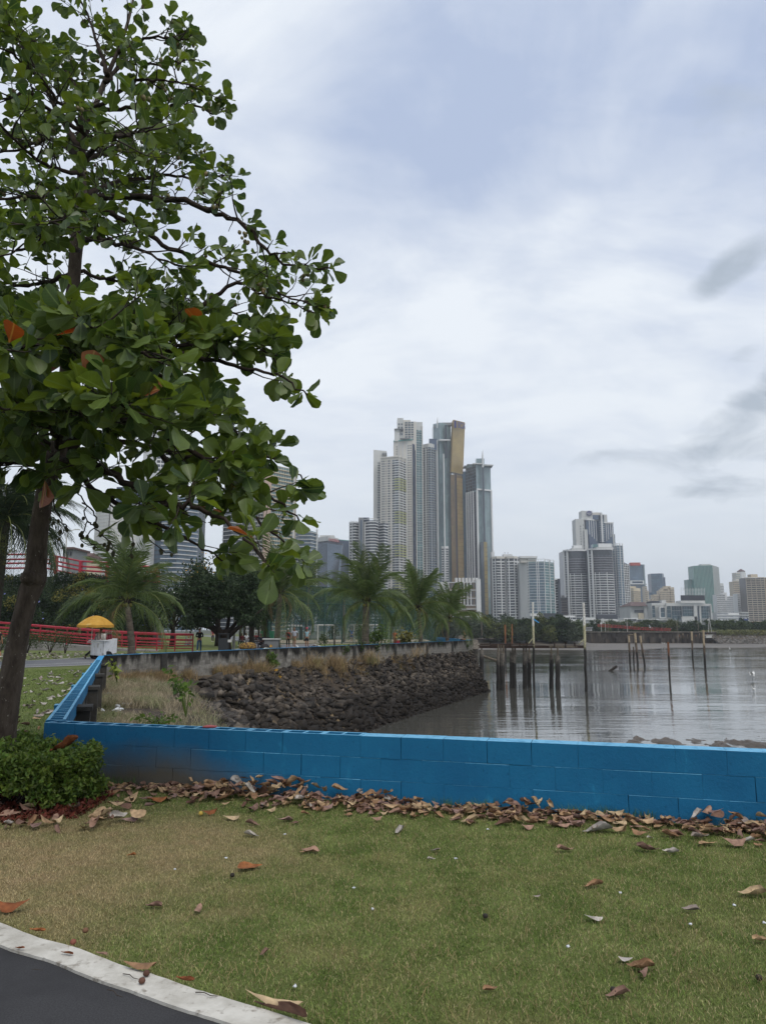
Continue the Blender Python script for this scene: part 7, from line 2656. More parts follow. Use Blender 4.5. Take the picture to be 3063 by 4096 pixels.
# rubble right of it
root = empty('riprap', (0, 0, 0), 0, 'slope of grey boulders right of the seawall', 'embankment', kind='structure')
xa2, xb2 = at(2835, 2530, Ys).x, at(3300, 2530, Ys).x
mb = MB(); mb.add([(xa2, 280, -4.4), (xb2, 278, -4.4), (xb2, 292, -.4), (xa2, 292, -.4), (xb2, 296, .5), (xa2, 296, .5)], [(0, 1, 2, 3), (3, 2, 4, 5)]); mb.obj('slope', m_bank, root)
m_rr = mat('grey_boulder', lin('6d6a66'), lin('47443f'), .8, .9, .5, 4, coords='obj', rnd=.4)
lv = []
for i in range(900):
 t_ = random.random()
 s = random.uniform(.5, 1.3)
 e = Euler((random.uniform(0, 3), random.uniform(0, 3), random.uniform(0, 6)))
 lv.append((i % 8, Matrix.Translation((random.uniform(xa2, xb2), 280 + 11 * t_, -4.3 + 3.2 * t_)) @ e.to_matrix().to_4x4() @ Matrix.Diagonal((s, s, s, 1))))
tag(inst('boulders', merge_var('boulders', lowr, lv, m_rr), root), kind='stuff')
# grass bank on top
RNG = np.random.default_rng(31)
p_ = np.stack([RNG.uniform(xa2, xb2, 14000), RNG.uniform(290, 300, 14000), RNG.uniform(-.9, 1.2, 14000)], 1)
tag(inst('bank_grass', leaf_cloud('bank_grass', p_, .5, mat('bank_grass', lin('6b6a42'), lin('505a35'), .15, .9, rnd=.3))), 'olive grass on top of the boulder slope', 'grass', kind='stuff')
# jetty hut, gangway
root = empty('boat_hut', (0, 0, 0), 0, 'small white hut on stilts at the left end of the seawall', 'hut', )
blk(root, 2341, 2366, 2512, 2524, 284, 3, w_white); blk(root, 2338, 2369, 2508, 2513, 283, 5, w_dgrey, 'roof')
blk(root, 2344, 2363, 2515, 2521, 283.8, .2, w_grey, 'window')
for px in (2342, 2364):
 a = at(px, 2524, 285); mb = MB(); mb.tube([(a.x, 285, a.z), (a.x, 285, -3)], .12, 5); mb.obj('stilt', m_wood, root)
a = [at(2390, 2507, 300), at(2460, 2511, 300), at(2560, 2520, 300), at(2680, 2524, 300)]
railing('quay_railing', 'faded red railing along the far quay', a, 1.0, (1, .5, .1), m_redrail, .07, [k / 16 for k in range(17)], pr=.12)
mb = MB(); band(mb, [(p.x, p.y) for p in a], .35, .6, -3, .1)
tag(mb.obj('quay_ramp', w_dgrey), kind='structure')
# little crane / beacon mast
a = at(2838, 2528, 288)
root = empty('beacon_mast', (a.x, 288, 0), 0, 'white lattice beacon mast with lamp on the seawall end', 'mast')
mb = MB(); mb.tube([(-.6, 0, .4), (0, 0, 6.2)], .09, 5); mb.tube([(.6, 0, .4), (0, 0, 6.2)], .09, 5); mb.tube([(0, 0, 6.2), (0, 0, 8.4)], .06, 5); mb.obj('mast', m_steelw, root)
mb = MB(); mb.lathe([(0, 0), (.3, .1), (.3, .5), (0, .6)], (-.5, 0, 4.9), 8); mb.obj('lamp', m_steelw, root)
mb = MB(); mb.box((-.8, 0, -.6), (3.2, 1.5, .2)); mb.box((-.8, 0, -1.2), (2.2, 1.2, .9)); mb.obj('platform', m_steelw, root)
# lamp posts and thin poles along the far promenade
for k, px in enumerate((2402, 2418, 2505, 2566, 2604, 2703, 2742, 2880)):
 a = at(px, 2480, 330)
 mb = MB(); mb.tube([(a.x, 330, -.3), (a.x, 330, a.z), (a.x + .8 * (-1) ** k, 330, a.z + .8)], .1, 5)
 tag(mb.obj('promenade_lamp', m_steelw), 'thin white lamp pole among the shore trees beyond the seawall', 'street lamp', 'white lamp poles among the far shore trees')
# ---- shore trees
rt = random.Random(77)
kinds = ['dark rounded shore tree', 'olive green spreading shore tree', 'grey green feathery shore tree', 'yellowish green shore tree']
mk = [m_leaf_d, m_leaf_m, m_leaf_g, mat('olive_foliage', lin('5a5f33'), lin('434d2b'), .5, .8, rnd=.3, trans=.15)]
i = 0
def shore(px, Y, pyt, wpx, k, zb=-.6, group='trees along the far shore'):
 global i
 a = at(px, pyt, Y)
 w_ = wpx / FPX * Y
 h = a.z - zb
 t = tree('shore_tree', kinds[k] + ' at the edge of the bay', a.x, Y, zb, h, (w_ / 2, w_ / 2.4), mk[k], 400 + i, nc=int(20 + w_ * 2.2), per=60, cr=1.3, ls=.62, trunk=.25, group=kinds[k] + 's in the belt beyond the mud', crown_z=.42, flat=.9)
 i += 1
# dense near mangrove belt left of the seawall
for px in range(1700, 2320, 23):
 Y = 252 + rt.uniform(-6, 14)
 pyt = 2462 + rt.uniform(-10, 16) + (14 if px < 1850 else 0) + (10 if px > 2260 else 0)
 shore(px + rt.uniform(-8, 8), Y, pyt, rt.uniform(48, 80), rt.choice((0, 0, 1, 1, 2, 3)), zb=-1.2 if Y < 262 else -.5)
for px in range(1960, 2300, 30):
 shore(px + rt.uniform(-8, 8), 247 + rt.uniform(-3, 3), 2492 + rt.uniform(-6, 10), rt.uniform(40, 60), rt.choice((1, 1, 2, 3)), zb=-2.0)
for px in range(1660, 1960, 40):
 shore(px, 285, 2458 + rt.uniform(-6, 10), 70, rt.choice((0, 1)))
for px in range(2300, 3100, 24):
 Y = 335 + rt.uniform(-12, 25)
 shore(px + rt.uniform(-8, 8), Y, 2484 + rt.uniform(-10, 10), rt.uniform(34, 56), rt.choice((0, 0, 1, 2, 3)), zb=-.3)
for px in range(2880, 3100, 34):
 shore(px, 318, 2482 + rt.uniform(-4, 8), 60, rt.choice((0, 1)), zb=-.3)
# small palms in the belt: fan of fronds on a stem
PALMF = [frond_mesh(80 + k, 2.6, .9 + .3 * k, m_leaf_m, 12) for k in range(2)]
for k, px in enumerate((1925, 2430, 2470, 2508, 2600, 2645, 2705, 2790, 2832, 2868, 2885)):
 Y = 322 if px > 2300 else 244
 a = at(px, 2487 + (k % 3) * 4, Y)
 root = empty('shore_palm', (a.x, Y, -.5), 0, 'small palm standing in the belt of shore trees', 'palm', 'small palms in the shore tree belt')
 b = MB(); b.tube([(0, 0, 0), (0, 0, a.z + .5)], .16, 6); b.obj('trunk', m_ptrunk, root)
 fm = MB()
 for q in range(12):
  az = q * 2.4; el = R(65 - 90 * q / 12)
  inst('frond', PALMF[q % 2], root, mw=Matrix.Translation((0, 0, a.z + .5)) @ Matrix.Rotation(az, 4, 'Z') @ Matrix.Rotation(-el, 4, 'Y'))
# pale rocks on the mud, birds
for k, (px, py) in enumerate(((1905, 2553), (1915, 2556), (1925, 2552), (1935, 2555), (1950, 2553), (1960, 2554), (1968, 2552))):
 q = at(px, py, 238)
 tag(inst('shore_rock', rocks[k % 6], None, (q.x, 238, q.z - .2), (0, 0, k), (2.0, 1.4, .8)), 'pale flat rock on the mud bank below the shore trees', 'rock', 'flat rocks on the mud bank')
m_bird = mat('white_feather', lin('c9c9c6'), None)
def egret(x, y, z, s, label, fly=False, group=None):
 root = empty('egret', (x, y, z), random.uniform(0, 6), label, 'bird', group)
 b = MB(); b.tube([(-.22, 0, .38), (-.1, 0, .40), (.1, 0, .42), (.2, 0, .5), (.22, 0, .68), (.27, 0, .74), (.31, 0, .73)], [.02, .07, .09, .05, .025, .032, .01], 8)
 b.obj('body', m_bird, root, smooth=True)
 b = MB(); b.tube([(.3, 0, .73), (.40, 0, .71)], [.012, .003], 5); b.obj('bill', m_yel, root)
 for sy in (-.03, .03):
  b = MB(); b.tube([(0, sy, .36), (.02, sy, .18), (0, sy, 0), (.06, sy, 0)], .008, 4); b.obj('leg', m_dkgreen, root)
 for sy in (-1, 1):
  b = MB()
  if fly: b.add([(-.1, sy * .05, .44), (.1, sy * .05, .44), (.12, sy * .35, .72), (-.05, sy * .5, .8), (-.15, sy * .3, .62)], [(0, 1, 2, 3, 4)])
  else: b.add([(-.25, sy * .06, .40), (.1, sy * .09, .44), (.08, sy * .10, .36), (-.1, sy * .08, .32)], [(0, 1, 2, 3)])
  b.obj('wing', m_bird, root)
 root.scale = (s, s, s)
 return root
q = gr(3009, 2722, WATER); egret(q.x, q.y, WATER + .02, 1.2, 'white egret with raised wings over the water near the right edge', True)
q = gr(3013, 2770, WATER); egret(q.x, q.y, WATER + .0, .8, 'small white bird on the water just below the winged egret')
for k, (px, py) in enumerate(((2647, 2578), (2655, 2579), (2378, 2569), (2215, 2572), (2282, 2571), (1983, 2599), (2180, 2570))):
 q = gr(px, py, -3.9); egret(q.x, q.y, -3.85, 1.1, 'white egret wading on the far mudflat', group='egrets scattered over the mudflat')
q = gr(2918, 2604, WATER); egret(q.x, q.y, WATER, 1.3, 'white egret wading at the water edge right of the tallest far pile')
# ================================================================== quay plants, foreground
RNG = np.random.default_rng(44)
# ---- dry grass inside the quay (blades)
def blades(name, pts, h, w, m, lean=.35, parent=None, hv=.4):
 """one bent two-segment blade per point"""
 n = len(pts)
 a = RNG.uniform(0, 2 * np.pi, n)
 hh = h * (1 + RNG.uniform(-hv, hv, n)) if np.isscalar(h) else h * (1 + RNG.uniform(-hv, hv, n))
 ln = RNG.uniform(0, lean, n) * hh * 1.6
 d = np.stack([np.cos(a), np.sin(a), np.zeros(n)], 1)
 b_ = RNG.uniform(0, 2 * np.pi, n)
 s = np.stack([np.cos(b_), np.sin(b_), np.zeros(n)], 1) * (w / 2)
 up = np.array([0, 0, 1.0])
 p0 = pts
 p1 = pts + d * (ln * .35)[:, None] + up * (hh * .6)[:, None]
 p2 = pts + d * ln[:, None] + up * (hh * (1 - .35 * (ln / (hh * 1.6 + 1e-6)) ** 2))[:, None]
 V = np.stack([p0 - s, p0 + s, p1 + s * .8, p1 - s * .8, p2], 1)
 me = np_mesh(name, V, 5, [(0, 1, 2, 3), (3, 2, 4)], m)
 return inst(name, me, parent)
def inside(n, fn):
 o_ = []
 while len(o_) < n:
  p = fn()
  if p is not None: o_.append(p)
 return np.array(o_)
rb = random.Random(8)
def quay_pt():
 s, d = rb.uniform(1.5, 23), abs(rb.gauss(0, 1.35)) + .15
 p = A0 + ld * s + n_left * d
 if d > 4.2: return None
 w = noise.noise(Vector((p.x * .6, p.y * .4, 0)))
 if d < 1.9 and 7 < s < 12.5 and w < .35: return None
 if (p - B1).dot(n_far) < .1: return None
 if rb.random() < .3 - w: return None
 return (p.x, p.y, slope_z(p.x, p.y))
P_ = inside(9000, quay_pt)
P_ = np.repeat(P_, 3, axis=0) + RNG.normal(size=(27000, 3)) * np.array((.05, .05, 0))
hq = .12 + .26 * np.array([max(0, .5 + 1.2 * noise.noise(Vector((float(a_[0]) * 1.1, float(a_[1]) * .8, 3)))) for a_ in P_])
tag(blades('dry_grass', P_, hq, .008, mat('quay_straw', lin('aa9d85'), lin('82775f'), 1.2, .9, rnd=.45, trans=.15, c3=lin('6f7850'), s3=.9, t3=(.46, .6)), 1.3), 'tall dry straw coloured grass growing inside the quay corner', 'grass', kind='stuff')
def quay_pt2():
 s = rb.uniform(.5, 30) ; d = abs(rb.gauss(0, .35)) + .1
 p = B1 + fd * s + n_far * d
 w = noise.noise(Vector((s * .45, 3, 0)))
 if w < .05 and s > 4: return None
 return (p.x, p.y, slope_z(p.x, p.y))
P_ = inside(9000, quay_pt2)
tag(blades('dry_grass', P_, .42, .014, m_straw, .8), 'dry grass tufts hanging along the foot of the far block wall', 'grass', kind='stuff')
def tuft(px, py, Y, h, n, label, m=m_straw, w=.6, down=False):
 q = at(px, py, Y)
 pts = np.array((q.x, q.y, q.z)) + RNG.normal(size=(n, 3)) * np.array((w * .5, w * .35, .12))
 o_ = blades('grass_tuft', pts, h, .016, m, 1.2 if down else .6)
 return tag(o_, label, 'grass tuft')
def farY(px):
 """distance of the far wall seen in photo column px"""
 k = (px - W0 / 2) / FPX
 best = min(range(0, 460), key=lambda i_: abs(proj((B1.x + fd.x * i_ / 10, B1.y + fd.y * i_ / 10, 0))[0] - px))
 return B1.y + fd.y * best / 10
for px, py, n, lab in ((1330, 2668, 420, 'rust brown dry grass tuft spilling over the rocks in the middle'), (1465, 2650, 520, 'largest pale brown dry grass tuft on the rocks below the stout palm'), (1230, 2672, 260, 'dry grass tuft right of the yellow flowered plant'), (1655, 2622, 160, 'small dry tuft at the wall foot under the fourth palm'), (1010, 2692, 200, 'flat dry grass tuft left of the yellow flowered plant')):
 Y = farY(px) - .9
 tuft(px, py, Y, .75, n, lab, w=1.0, down=True)
# yellow flowering bush hanging over the wall
Yq = farY(1085) - .3
q = at(1085, 2625, Yq)
root = empty('flowering_bush', (q.x, q.y - .3, 0), 0, 'green bush with yellow flowers growing on the wall foot and rocks', 'bush')
pts = np.concatenate([clumps((0, 0, .1), (.5, .25, .65), 16, 60, .2), clumps((.35, -.4, -.8), (.3, .25, .45), 8, 50, .16)])
inst('foliage', leaf_cloud('foliage', pts, .13, m_leaf_b, down=.2), root)
fp = np.concatenate([clumps((.35, -.6, -.75), (.4, .2, .35), 9, 14, .1), clumps((.1, -.3, .72), (.05, .05, .05), 1, 12, .05), clumps((.55, -.7, -1.15), (.15, .1, .25), 5, 14, .08)])
inst('flowers', leaf_cloud('flowers', fp, .10, m_flow_y), root)
b = MB()
for k in range(9):
 a = rb.uniform(0, 6.3)
 b.tube([(0, .1, -.6), (.2 * math.cos(a), .1 * math.sin(a), 0), (.45 * math.cos(a), .2 * math.sin(a), rb.uniform(.2, .7))], [.015, .012, .006], 4)
b.obj('stems', m_trunk, root)
# broad leaved plants in the quay
LEAFV = np.array([(0, 0, 0), (.45, .26, .06), (1, 0, -.06), (.45, -.26, .06)])
def weed(px, py, Y, h, label, n=90, ls=.22, m=m_leaf_b, w=.45):
 q = at(px, py, Y)
 root = empty('weed_plant', (q.x, q.y, q.z), 0, label, 'plant')
 b = MB(); pts = []
 for k in range(7):
  a = rb.uniform(0, 6.3); l = rb.uniform(.5, 1)
  tip = Vector((math.cos(a) * w * l, math.sin(a) * w * l * .6, h * l))
  b.tube([(0, 0, -.1), (tip.x * .4, tip.y * .4, tip.z * .55), tip], [.014, .01, .005], 4)
  for j in range(n // 7):
   t = rb.uniform(.45, 1.05)
   pts.append((tip.x * t + rb.gauss(0, .05), tip.y * t + rb.gauss(0, .05), tip.z * t + rb.gauss(0, .04)))
 b.obj('stems', m_leaf_b, root)
 inst('leaves', leaf_cloud('leaves', pts, ls, m, down=.2, shape=LEAFV), root)
weed(745, 2850, 17.5, 1.0, 'broad leaved green weed standing in the dry grass of the quay', 84, .15, w=.5)
weed(470, 2715, 22, .5, 'yellow green leafy weed by the last buttress', 42, .16, m=mat('lime_leaf', lin('8a9440'), lin('6d7a30'), 3, .6, trans=.3, rnd=.2), w=.4)
weed(640, 2905, 12.5, .22, 'low light green weed just behind the near blue wall', 70, .08, w=.5)
for px, py, lab in ((1370, 2618, 'small green weed on the wall below the left goal'), (1440, 2600, 'green weed rooted in the wall beneath the stout palm'), (1750, 2585, 'small green weed on the wall under the fourth palm'), (1860, 2592, 'bright green weed near the wall end'), (1500, 2605, 'brownish weed clump on the wall right of the stout palm')):
 weed(px, py + 12, farY(px) - .25, .8, lab, 60, .2, m=m_leaf_m, w=.5)
# litter inside the quay
m_lit = mat('white_plastic', lin('c4c7cc'), None, rough=.4)
for k, (px, py, lab, mm_) in enumerate(((435, 2795, 'pale blue plastic bottle beside the buttress', mat('bottle_blue', lin('8fb3cf'), None, rough=.3)), (455, 2828, 'crumpled clear bottle with red label in the quay dirt', mat('label_red', lin('b0564e'), None)), (470, 2842, 'white plastic scrap lying highest in the quay dirt', m_lit), (498, 2836, 'small white scrap right of the crumpled bottle', m_lit), (472, 2857, 'white foam scrap lying lowest in the quay dirt', m_lit), (528, 2830, 'white scrap at the edge of the dry grass', m_lit), (400, 2862, 'grey scrap against the near buttress foot', m_lit), (490, 2806, 'grey plastic film caught in the dry grass', m_lit))):
 q = gr(px, py, -.55)
 if 'bottle' in lab:
  b = MB(); b.tube([(-.12, 0, .05), (.06, 0, .05), (.10, 0, .05), (.13, 0, .05)], [.045, .045, .02, .018], 8)
  tag(b.obj('plastic_bottle', mm_, None, (q.x, q.y, slope_z(q.x, q.y) + .03), k), lab, 'bottle')
 else:
  o_ = blob('plastic_scrap', mm_, (.10 + .02 * (k % 3), .07, .05), (q.x, q.y, slope_z(q.x, q.y) + .06), k + 3, amp=.6, rot=k)
  tag(o_, lab, 'litter')
# ================================================================== tropical almond tree
m_leaf = bpy.data.materials.new('almond_leaf')
m_leaf.use_nodes = True
def leaf_material(m, cA, cB, cV, tr=.35):
 t = m.node_tree
 L = t.links.new
 b = t.nodes['Principled BSDF']
 b.inputs['Roughness'].default_value = .42
 b.inputs['Specular IOR Level'].default_value = .45
 geo = t.nodes.new('ShaderNodeNewGeometry')
 oi = t.nodes.new('ShaderNodeObjectInfo')
 ad = t.nodes.new('ShaderNodeMath'); ad.operation = 'ADD'
 L(oi.outputs['Random'], ad.inputs[0]); L(geo.outputs['Random Per Island'], ad.inputs[1])
 fr = t.nodes.new('ShaderNodeMath'); fr.operation = 'FRACT'; L(ad.outputs[0], fr.inputs[0])
 mx = t.nodes.new('ShaderNodeMix'); mx.data_type = 'RGBA'
 L(fr.outputs[0], mx.inputs[0]); mx.inputs[6].default_value = (*cA, 1); mx.inputs[7].default_value = (*cB, 1)
 uvn = t.nodes.new('ShaderNodeUVMap')
 sp = t.nodes.new('ShaderNodeSeparateXYZ'); L(uvn.outputs[0], sp.inputs[0])
 # midrib and side veins from the leaf's own coordinates
 a = t.nodes.new('ShaderNodeMath'); a.operation = 'ABSOLUTE'; L(sp.outputs[1], a.inputs[0])
 mr = t.nodes.new('ShaderNodeMapRange'); mr.inputs[1].default_value = .012; mr.inputs[2].default_value = .035; mr.inputs[3].default_value = 1; mr.inputs[4].default_value = 0
 L(a.outputs[0], mr.inputs[0])
 v = t.nodes.new('ShaderNodeMath'); v.operation = 'MULTIPLY_ADD'; L(a.outputs[0], v.inputs[0]); v.inputs[1].default_value = -.8; L(sp.outputs[0], v.inputs[2])
 v2 = t.nodes.new('ShaderNodeMath'); v2.operation = 'MULTIPLY'; v2.inputs[1].default_value = 9; L(v.outputs[0], v2.inputs[0])
 v3 = t.nodes.new('ShaderNodeMath'); v3.operation = 'FRACT'; L(v2.outputs[0], v3.inputs[0])
 v4 = t.nodes.new('ShaderNodeMapRange'); v4.inputs[1].default_value = 0; v4.inputs[2].default_value = .12; v4.inputs[3].default_value = .5; v4.inputs[4].default_value = 0
 L(v3.outputs[0], v4.inputs[0])
 mxx = t.nodes.new('ShaderNodeMath'); mxx.operation = 'MAXIMUM'; L(mr.outputs[0], mxx.inputs[0]); L(v4.outputs[0], mxx.inputs[1])
 m2 = t.nodes.new('ShaderNodeMix'); m2.data_type = 'RGBA'; L(mxx.outputs[0], m2.inputs[0]); L(mx.outputs[2], m2.inputs[6]); m2.inputs[7].default_value = (*cV, 1)
 nz = t.nodes.new('ShaderNodeTexNoise'); nz.inputs['Scale'].default_value = 14; L(geo.outputs['Position'], nz.inputs[0])
 m3 = t.nodes.new('ShaderNodeMix'); m3.data_type = 'RGBA'; m3.blend_type = 'MULTIPLY'; m3.inputs[0].default_value = .5
 r2 = t.nodes.new('ShaderNodeMapRange'); r2.inputs[1].default_value = .3; r2.inputs[2].default_value = .7; r2.inputs[3].default_value = .7; r2.inputs[4].default_value = 1.15
 L(nz.outputs[0], r2.inputs[0]); L(m2.outputs[2], m3.inputs[6]); L(r2.outputs[0], m3.inputs[7])
 L(m3.outputs[2], b.inputs['Base Color'])
 tn = t.nodes.new('ShaderNodeBsdfTranslucent')
 hs = t.nodes.new('ShaderNodeHueSaturation'); hs.inputs['Hue'].default_value = .485; hs.inputs['Saturation'].default_value = 1.15; hs.inputs['Value'].default_value = 1.5
 L(m3.outputs[2], hs.inputs['Color']); L(hs.outputs[0], tn.inputs[0])
 ms = t.nodes.new('ShaderNodeMixShader'); ms.inputs[0].default_value = tr
 L(b.outputs[0], ms.inputs[1]); L(tn.outputs[0], ms.inputs[2]); L(ms.outputs[0], t.nodes['Material Output'].inputs[0])
leaf_material(m_leaf, lin('344a28'), lin('637430'), lin('62753f'), .36)
m_leaf_o = bpy.data.materials.new('turning_leaf'); m_leaf_o.use_nodes = True
leaf_material(m_leaf_o, lin('94603a'), lin('74402c'), lin('a07a4a'))
def almond_leaf(seed):
 """obovate leaf, blunt tip, folded along its midrib and arched; uv = (along, across)"""
 r = random.Random(seed)
 st = [(0, .02), (.12, .07), (.3, .17), (.5, .27), (.68, .335), (.82, .33), (.93, .22), (1, .04)]
 fold, arch, tw = r.uniform(.1, .5), r.uniform(-.3, .5), r.uniform(-.5, .5)
 wav = r.uniform(.01, .04)
 v, f, uv = [], [], []
 for i_, (t, w) in enumerate(st):
  for s in (-1, 0, 1):
   y = s * w * (1 + .06 * math.sin(i_ * 2.1 + seed))
   z = abs(y) * fold - arch * .3 * t * t + (wav * math.sin(i_ * 2.3 + seed + s) if s else 0) + tw * .2 * t * y
   v.append((t, y, z)); uv.append((t, y))
 for i_ in range(len(st) - 1):
  for s in (0, 1):
   a = i_ * 3 + s
   f.append((a, a + 3, a + 4, a + 1))
 return np.array(v), f, uv
LV = [almond_leaf(k) for k in range(6)]
def add_uv(me, uv_per, faces, cnt):
 lay = me.uv_layers.new(name='UVMap')
 one = np.array([uv_per[i_] for f in faces for i_ in f], dtype=np.float32)
 lay.data.foreach_set('uv', np.tile(one, (cnt, 1)).ravel())
TY = 7.75
tb = gr(6, 3176)
tb = at(6, 3170, TY); tb.z = 0
tree_root = empty('almond_tree', (tb.x, TY, 0), 0, 'leaning tropical almond tree with big rounded leaves and green fruit at the left', 'tree')
TI = Matrix.Translation(Vector((tb.x, TY, 0))).inverted()
tr_px = [(-2, 3200, 46), (12, 3000, 44), (28, 2850, 42), (50, 2690, 41), (78, 2530, 37), (108, 2410, 38), (134, 2330, 43), (140, 2300, 45), (146, 2255, 38), (154, 2150, 36), (175, 2010, 34), (200, 1900, 36), (222, 1835, 43), (238, 1780, 34), (255, 1650, 30), (275, 1400, 28), (298, 1100, 26), (318, 850, 27), (325, 780, 26), (328, 690, 16), (335, 575, 13), (364, 474, 12), (415, 339, 11), (483, 178, 8), (520, 60, 6), (545, -60, 4)]
tp = [TI @ at(x, y, TY + (0 if y > 800 else (800 - y) * .0004)) for x, y, w in tr_px]
tr_ = [w / FPX * TY * 1.02 for x, y, w in tr_px]
tb_ = MB()
pts = subdivide_path(tp, 4)
rad = []
for i_ in range(len(tr_) - 1):
 for k in range(4):
  rad.append(tr_[i_] + (tr_[i_ + 1] - tr_[i_]) * k / 4)
rad.append(tr_[-1])
tb_.tube(pts, rad, 18, wob=.05)
def bark_mat():
 m = bpy.data.materials.new('almond_bark')
 m.use_nodes = True
 t = m.node_tree
 L = t.links.new
 b = t.nodes['Principled BSDF']
 b.inputs['Roughness'].default_value = .95
 b.inputs['Specular IOR Level'].default_value = .15
 geo = t.nodes.new('ShaderNodeNewGeometry')
 def nz(s, st, d=6):
  mp = t.nodes.new('ShaderNodeMapping'); mp.inputs['Scale'].default_value = st
  L(geo.outputs['Position'], mp.inputs[0])
  n = t.nodes.new('ShaderNodeTexNoise'); n.inputs['Scale'].default_value = s; n.inputs['Detail'].default_value = d; n.inputs['Roughness'].default_value = .7
  L(mp.outputs[0], n.inputs[0])
  return n.outputs[0]
 def mr(v, a, b_):
  n = t.nodes.new('ShaderNodeMapRange'); n.inputs[1].default_value = a; n.inputs[2].default_value = b_; L(v, n.inputs[0]); return n.outputs[0]
 def mx(f, a, c):
  n = t.nodes.new('ShaderNodeMix'); n.data_type = 'RGBA'; L(f, n.inputs[0])
  for s, v in ((n.inputs[6], a), (n.inputs[7], c)):
   if isinstance(v, tuple): s.default_value = (*v, 1)
   else: L(v, s)
  return n.outputs[2]
 c_ = mx(mr(nz(9, (1, 1, .3)), .35, .65), lin('5f554c'), lin('3b332d'))
 c_ = mx(mr(nz(38, (1, 1, .55), 3), .66, .72), c_, lin('a9a294'))
 c_ = mx(mr(nz(7, (1, 1, .2), 4), .62, .7), c_, lin('26201c'))
 L(c_, b.inputs['Base Color'])
 h = nz(16, (1, 1, .25))
 bp = t.nodes.new('ShaderNodeBump'); bp.inputs['Strength'].default_value = .9; bp.inputs['Distance'].default_value = .03
 L(h, bp.inputs['Height']); L(bp.outputs[0], b.inputs['Normal'])
 return m
m_bark = bark_mat()
m_limb = mat('shaded_limb_bark', lin('3d352f'), lin('29231f'), 7, .95, .6, 30, spec=.1)  # darker than the trunk bark: shade of the crown put into the limb colour
m_twig = mat('twig_bark', lin('3d352e'), lin('2b2520'), 8, .9, .4, 40)
tb_.obj('trunk', m_bark, tree_root, smooth=True)
for (x, y, rr2, dy_) in ((116, 2312, .085, -.11), (150, 2316, .08, -.05), (240, 1850, .09, -.05), (205, 1830, .08, -.08)):
 q = TI @ at(x, y, TY + dy_)
 kn = MB(); kn.lathe([(0, -rr2), (rr2 * .8, -rr2 * .6), (rr2, 0), (rr2 * .75, rr2 * .6), (0, rr2)], tuple(q), 10)
 kn.obj('burr', m_bark, tree_root, smooth=True)
OUT = [(-1500, -900), (560, -900), (560, -150), (600, 20), (745, 45), (785, 120), (795, 250), (800, 330), (905, 370), (920, 450), (850, 545), (850, 600), (930, 660), (1005, 745), (1100, 780), (1125, 850), (1060, 900), (1140, 985), (1350, 1050), (1345, 1140), (1305, 1175), (1300, 1280), (1165, 1310), (1130, 1400), (1060, 1440), (1190, 1500), (1275, 1590), (1250, 1640), (1060, 1640), (1010, 1700), (1090, 1750), (1180, 1820), (1265, 1880), (1260, 2000), (1215, 2070), (1250, 2130), (1200, 2200), (1265, 2280), (1210, 2330), (960, 2345), (850, 2250), (760, 2190), (560, 2080), (420, 2130), (300, 2150), (250, 2000), (150, 1900), (40, 2100), (-1500, 2100)]
def inpoly(x, y):
 c_ = False
 n = len(OUT)
 j = n - 1
 for i_ in range(n):
  xi, yi = OUT[i_]; xj, yj = OUT[j]
  if (yi > y) != (yj > y) and x < (xj - xi) * (y - yi) / (yj - yi) + xi:
   c_ = not c_
  j = i_
 return c_
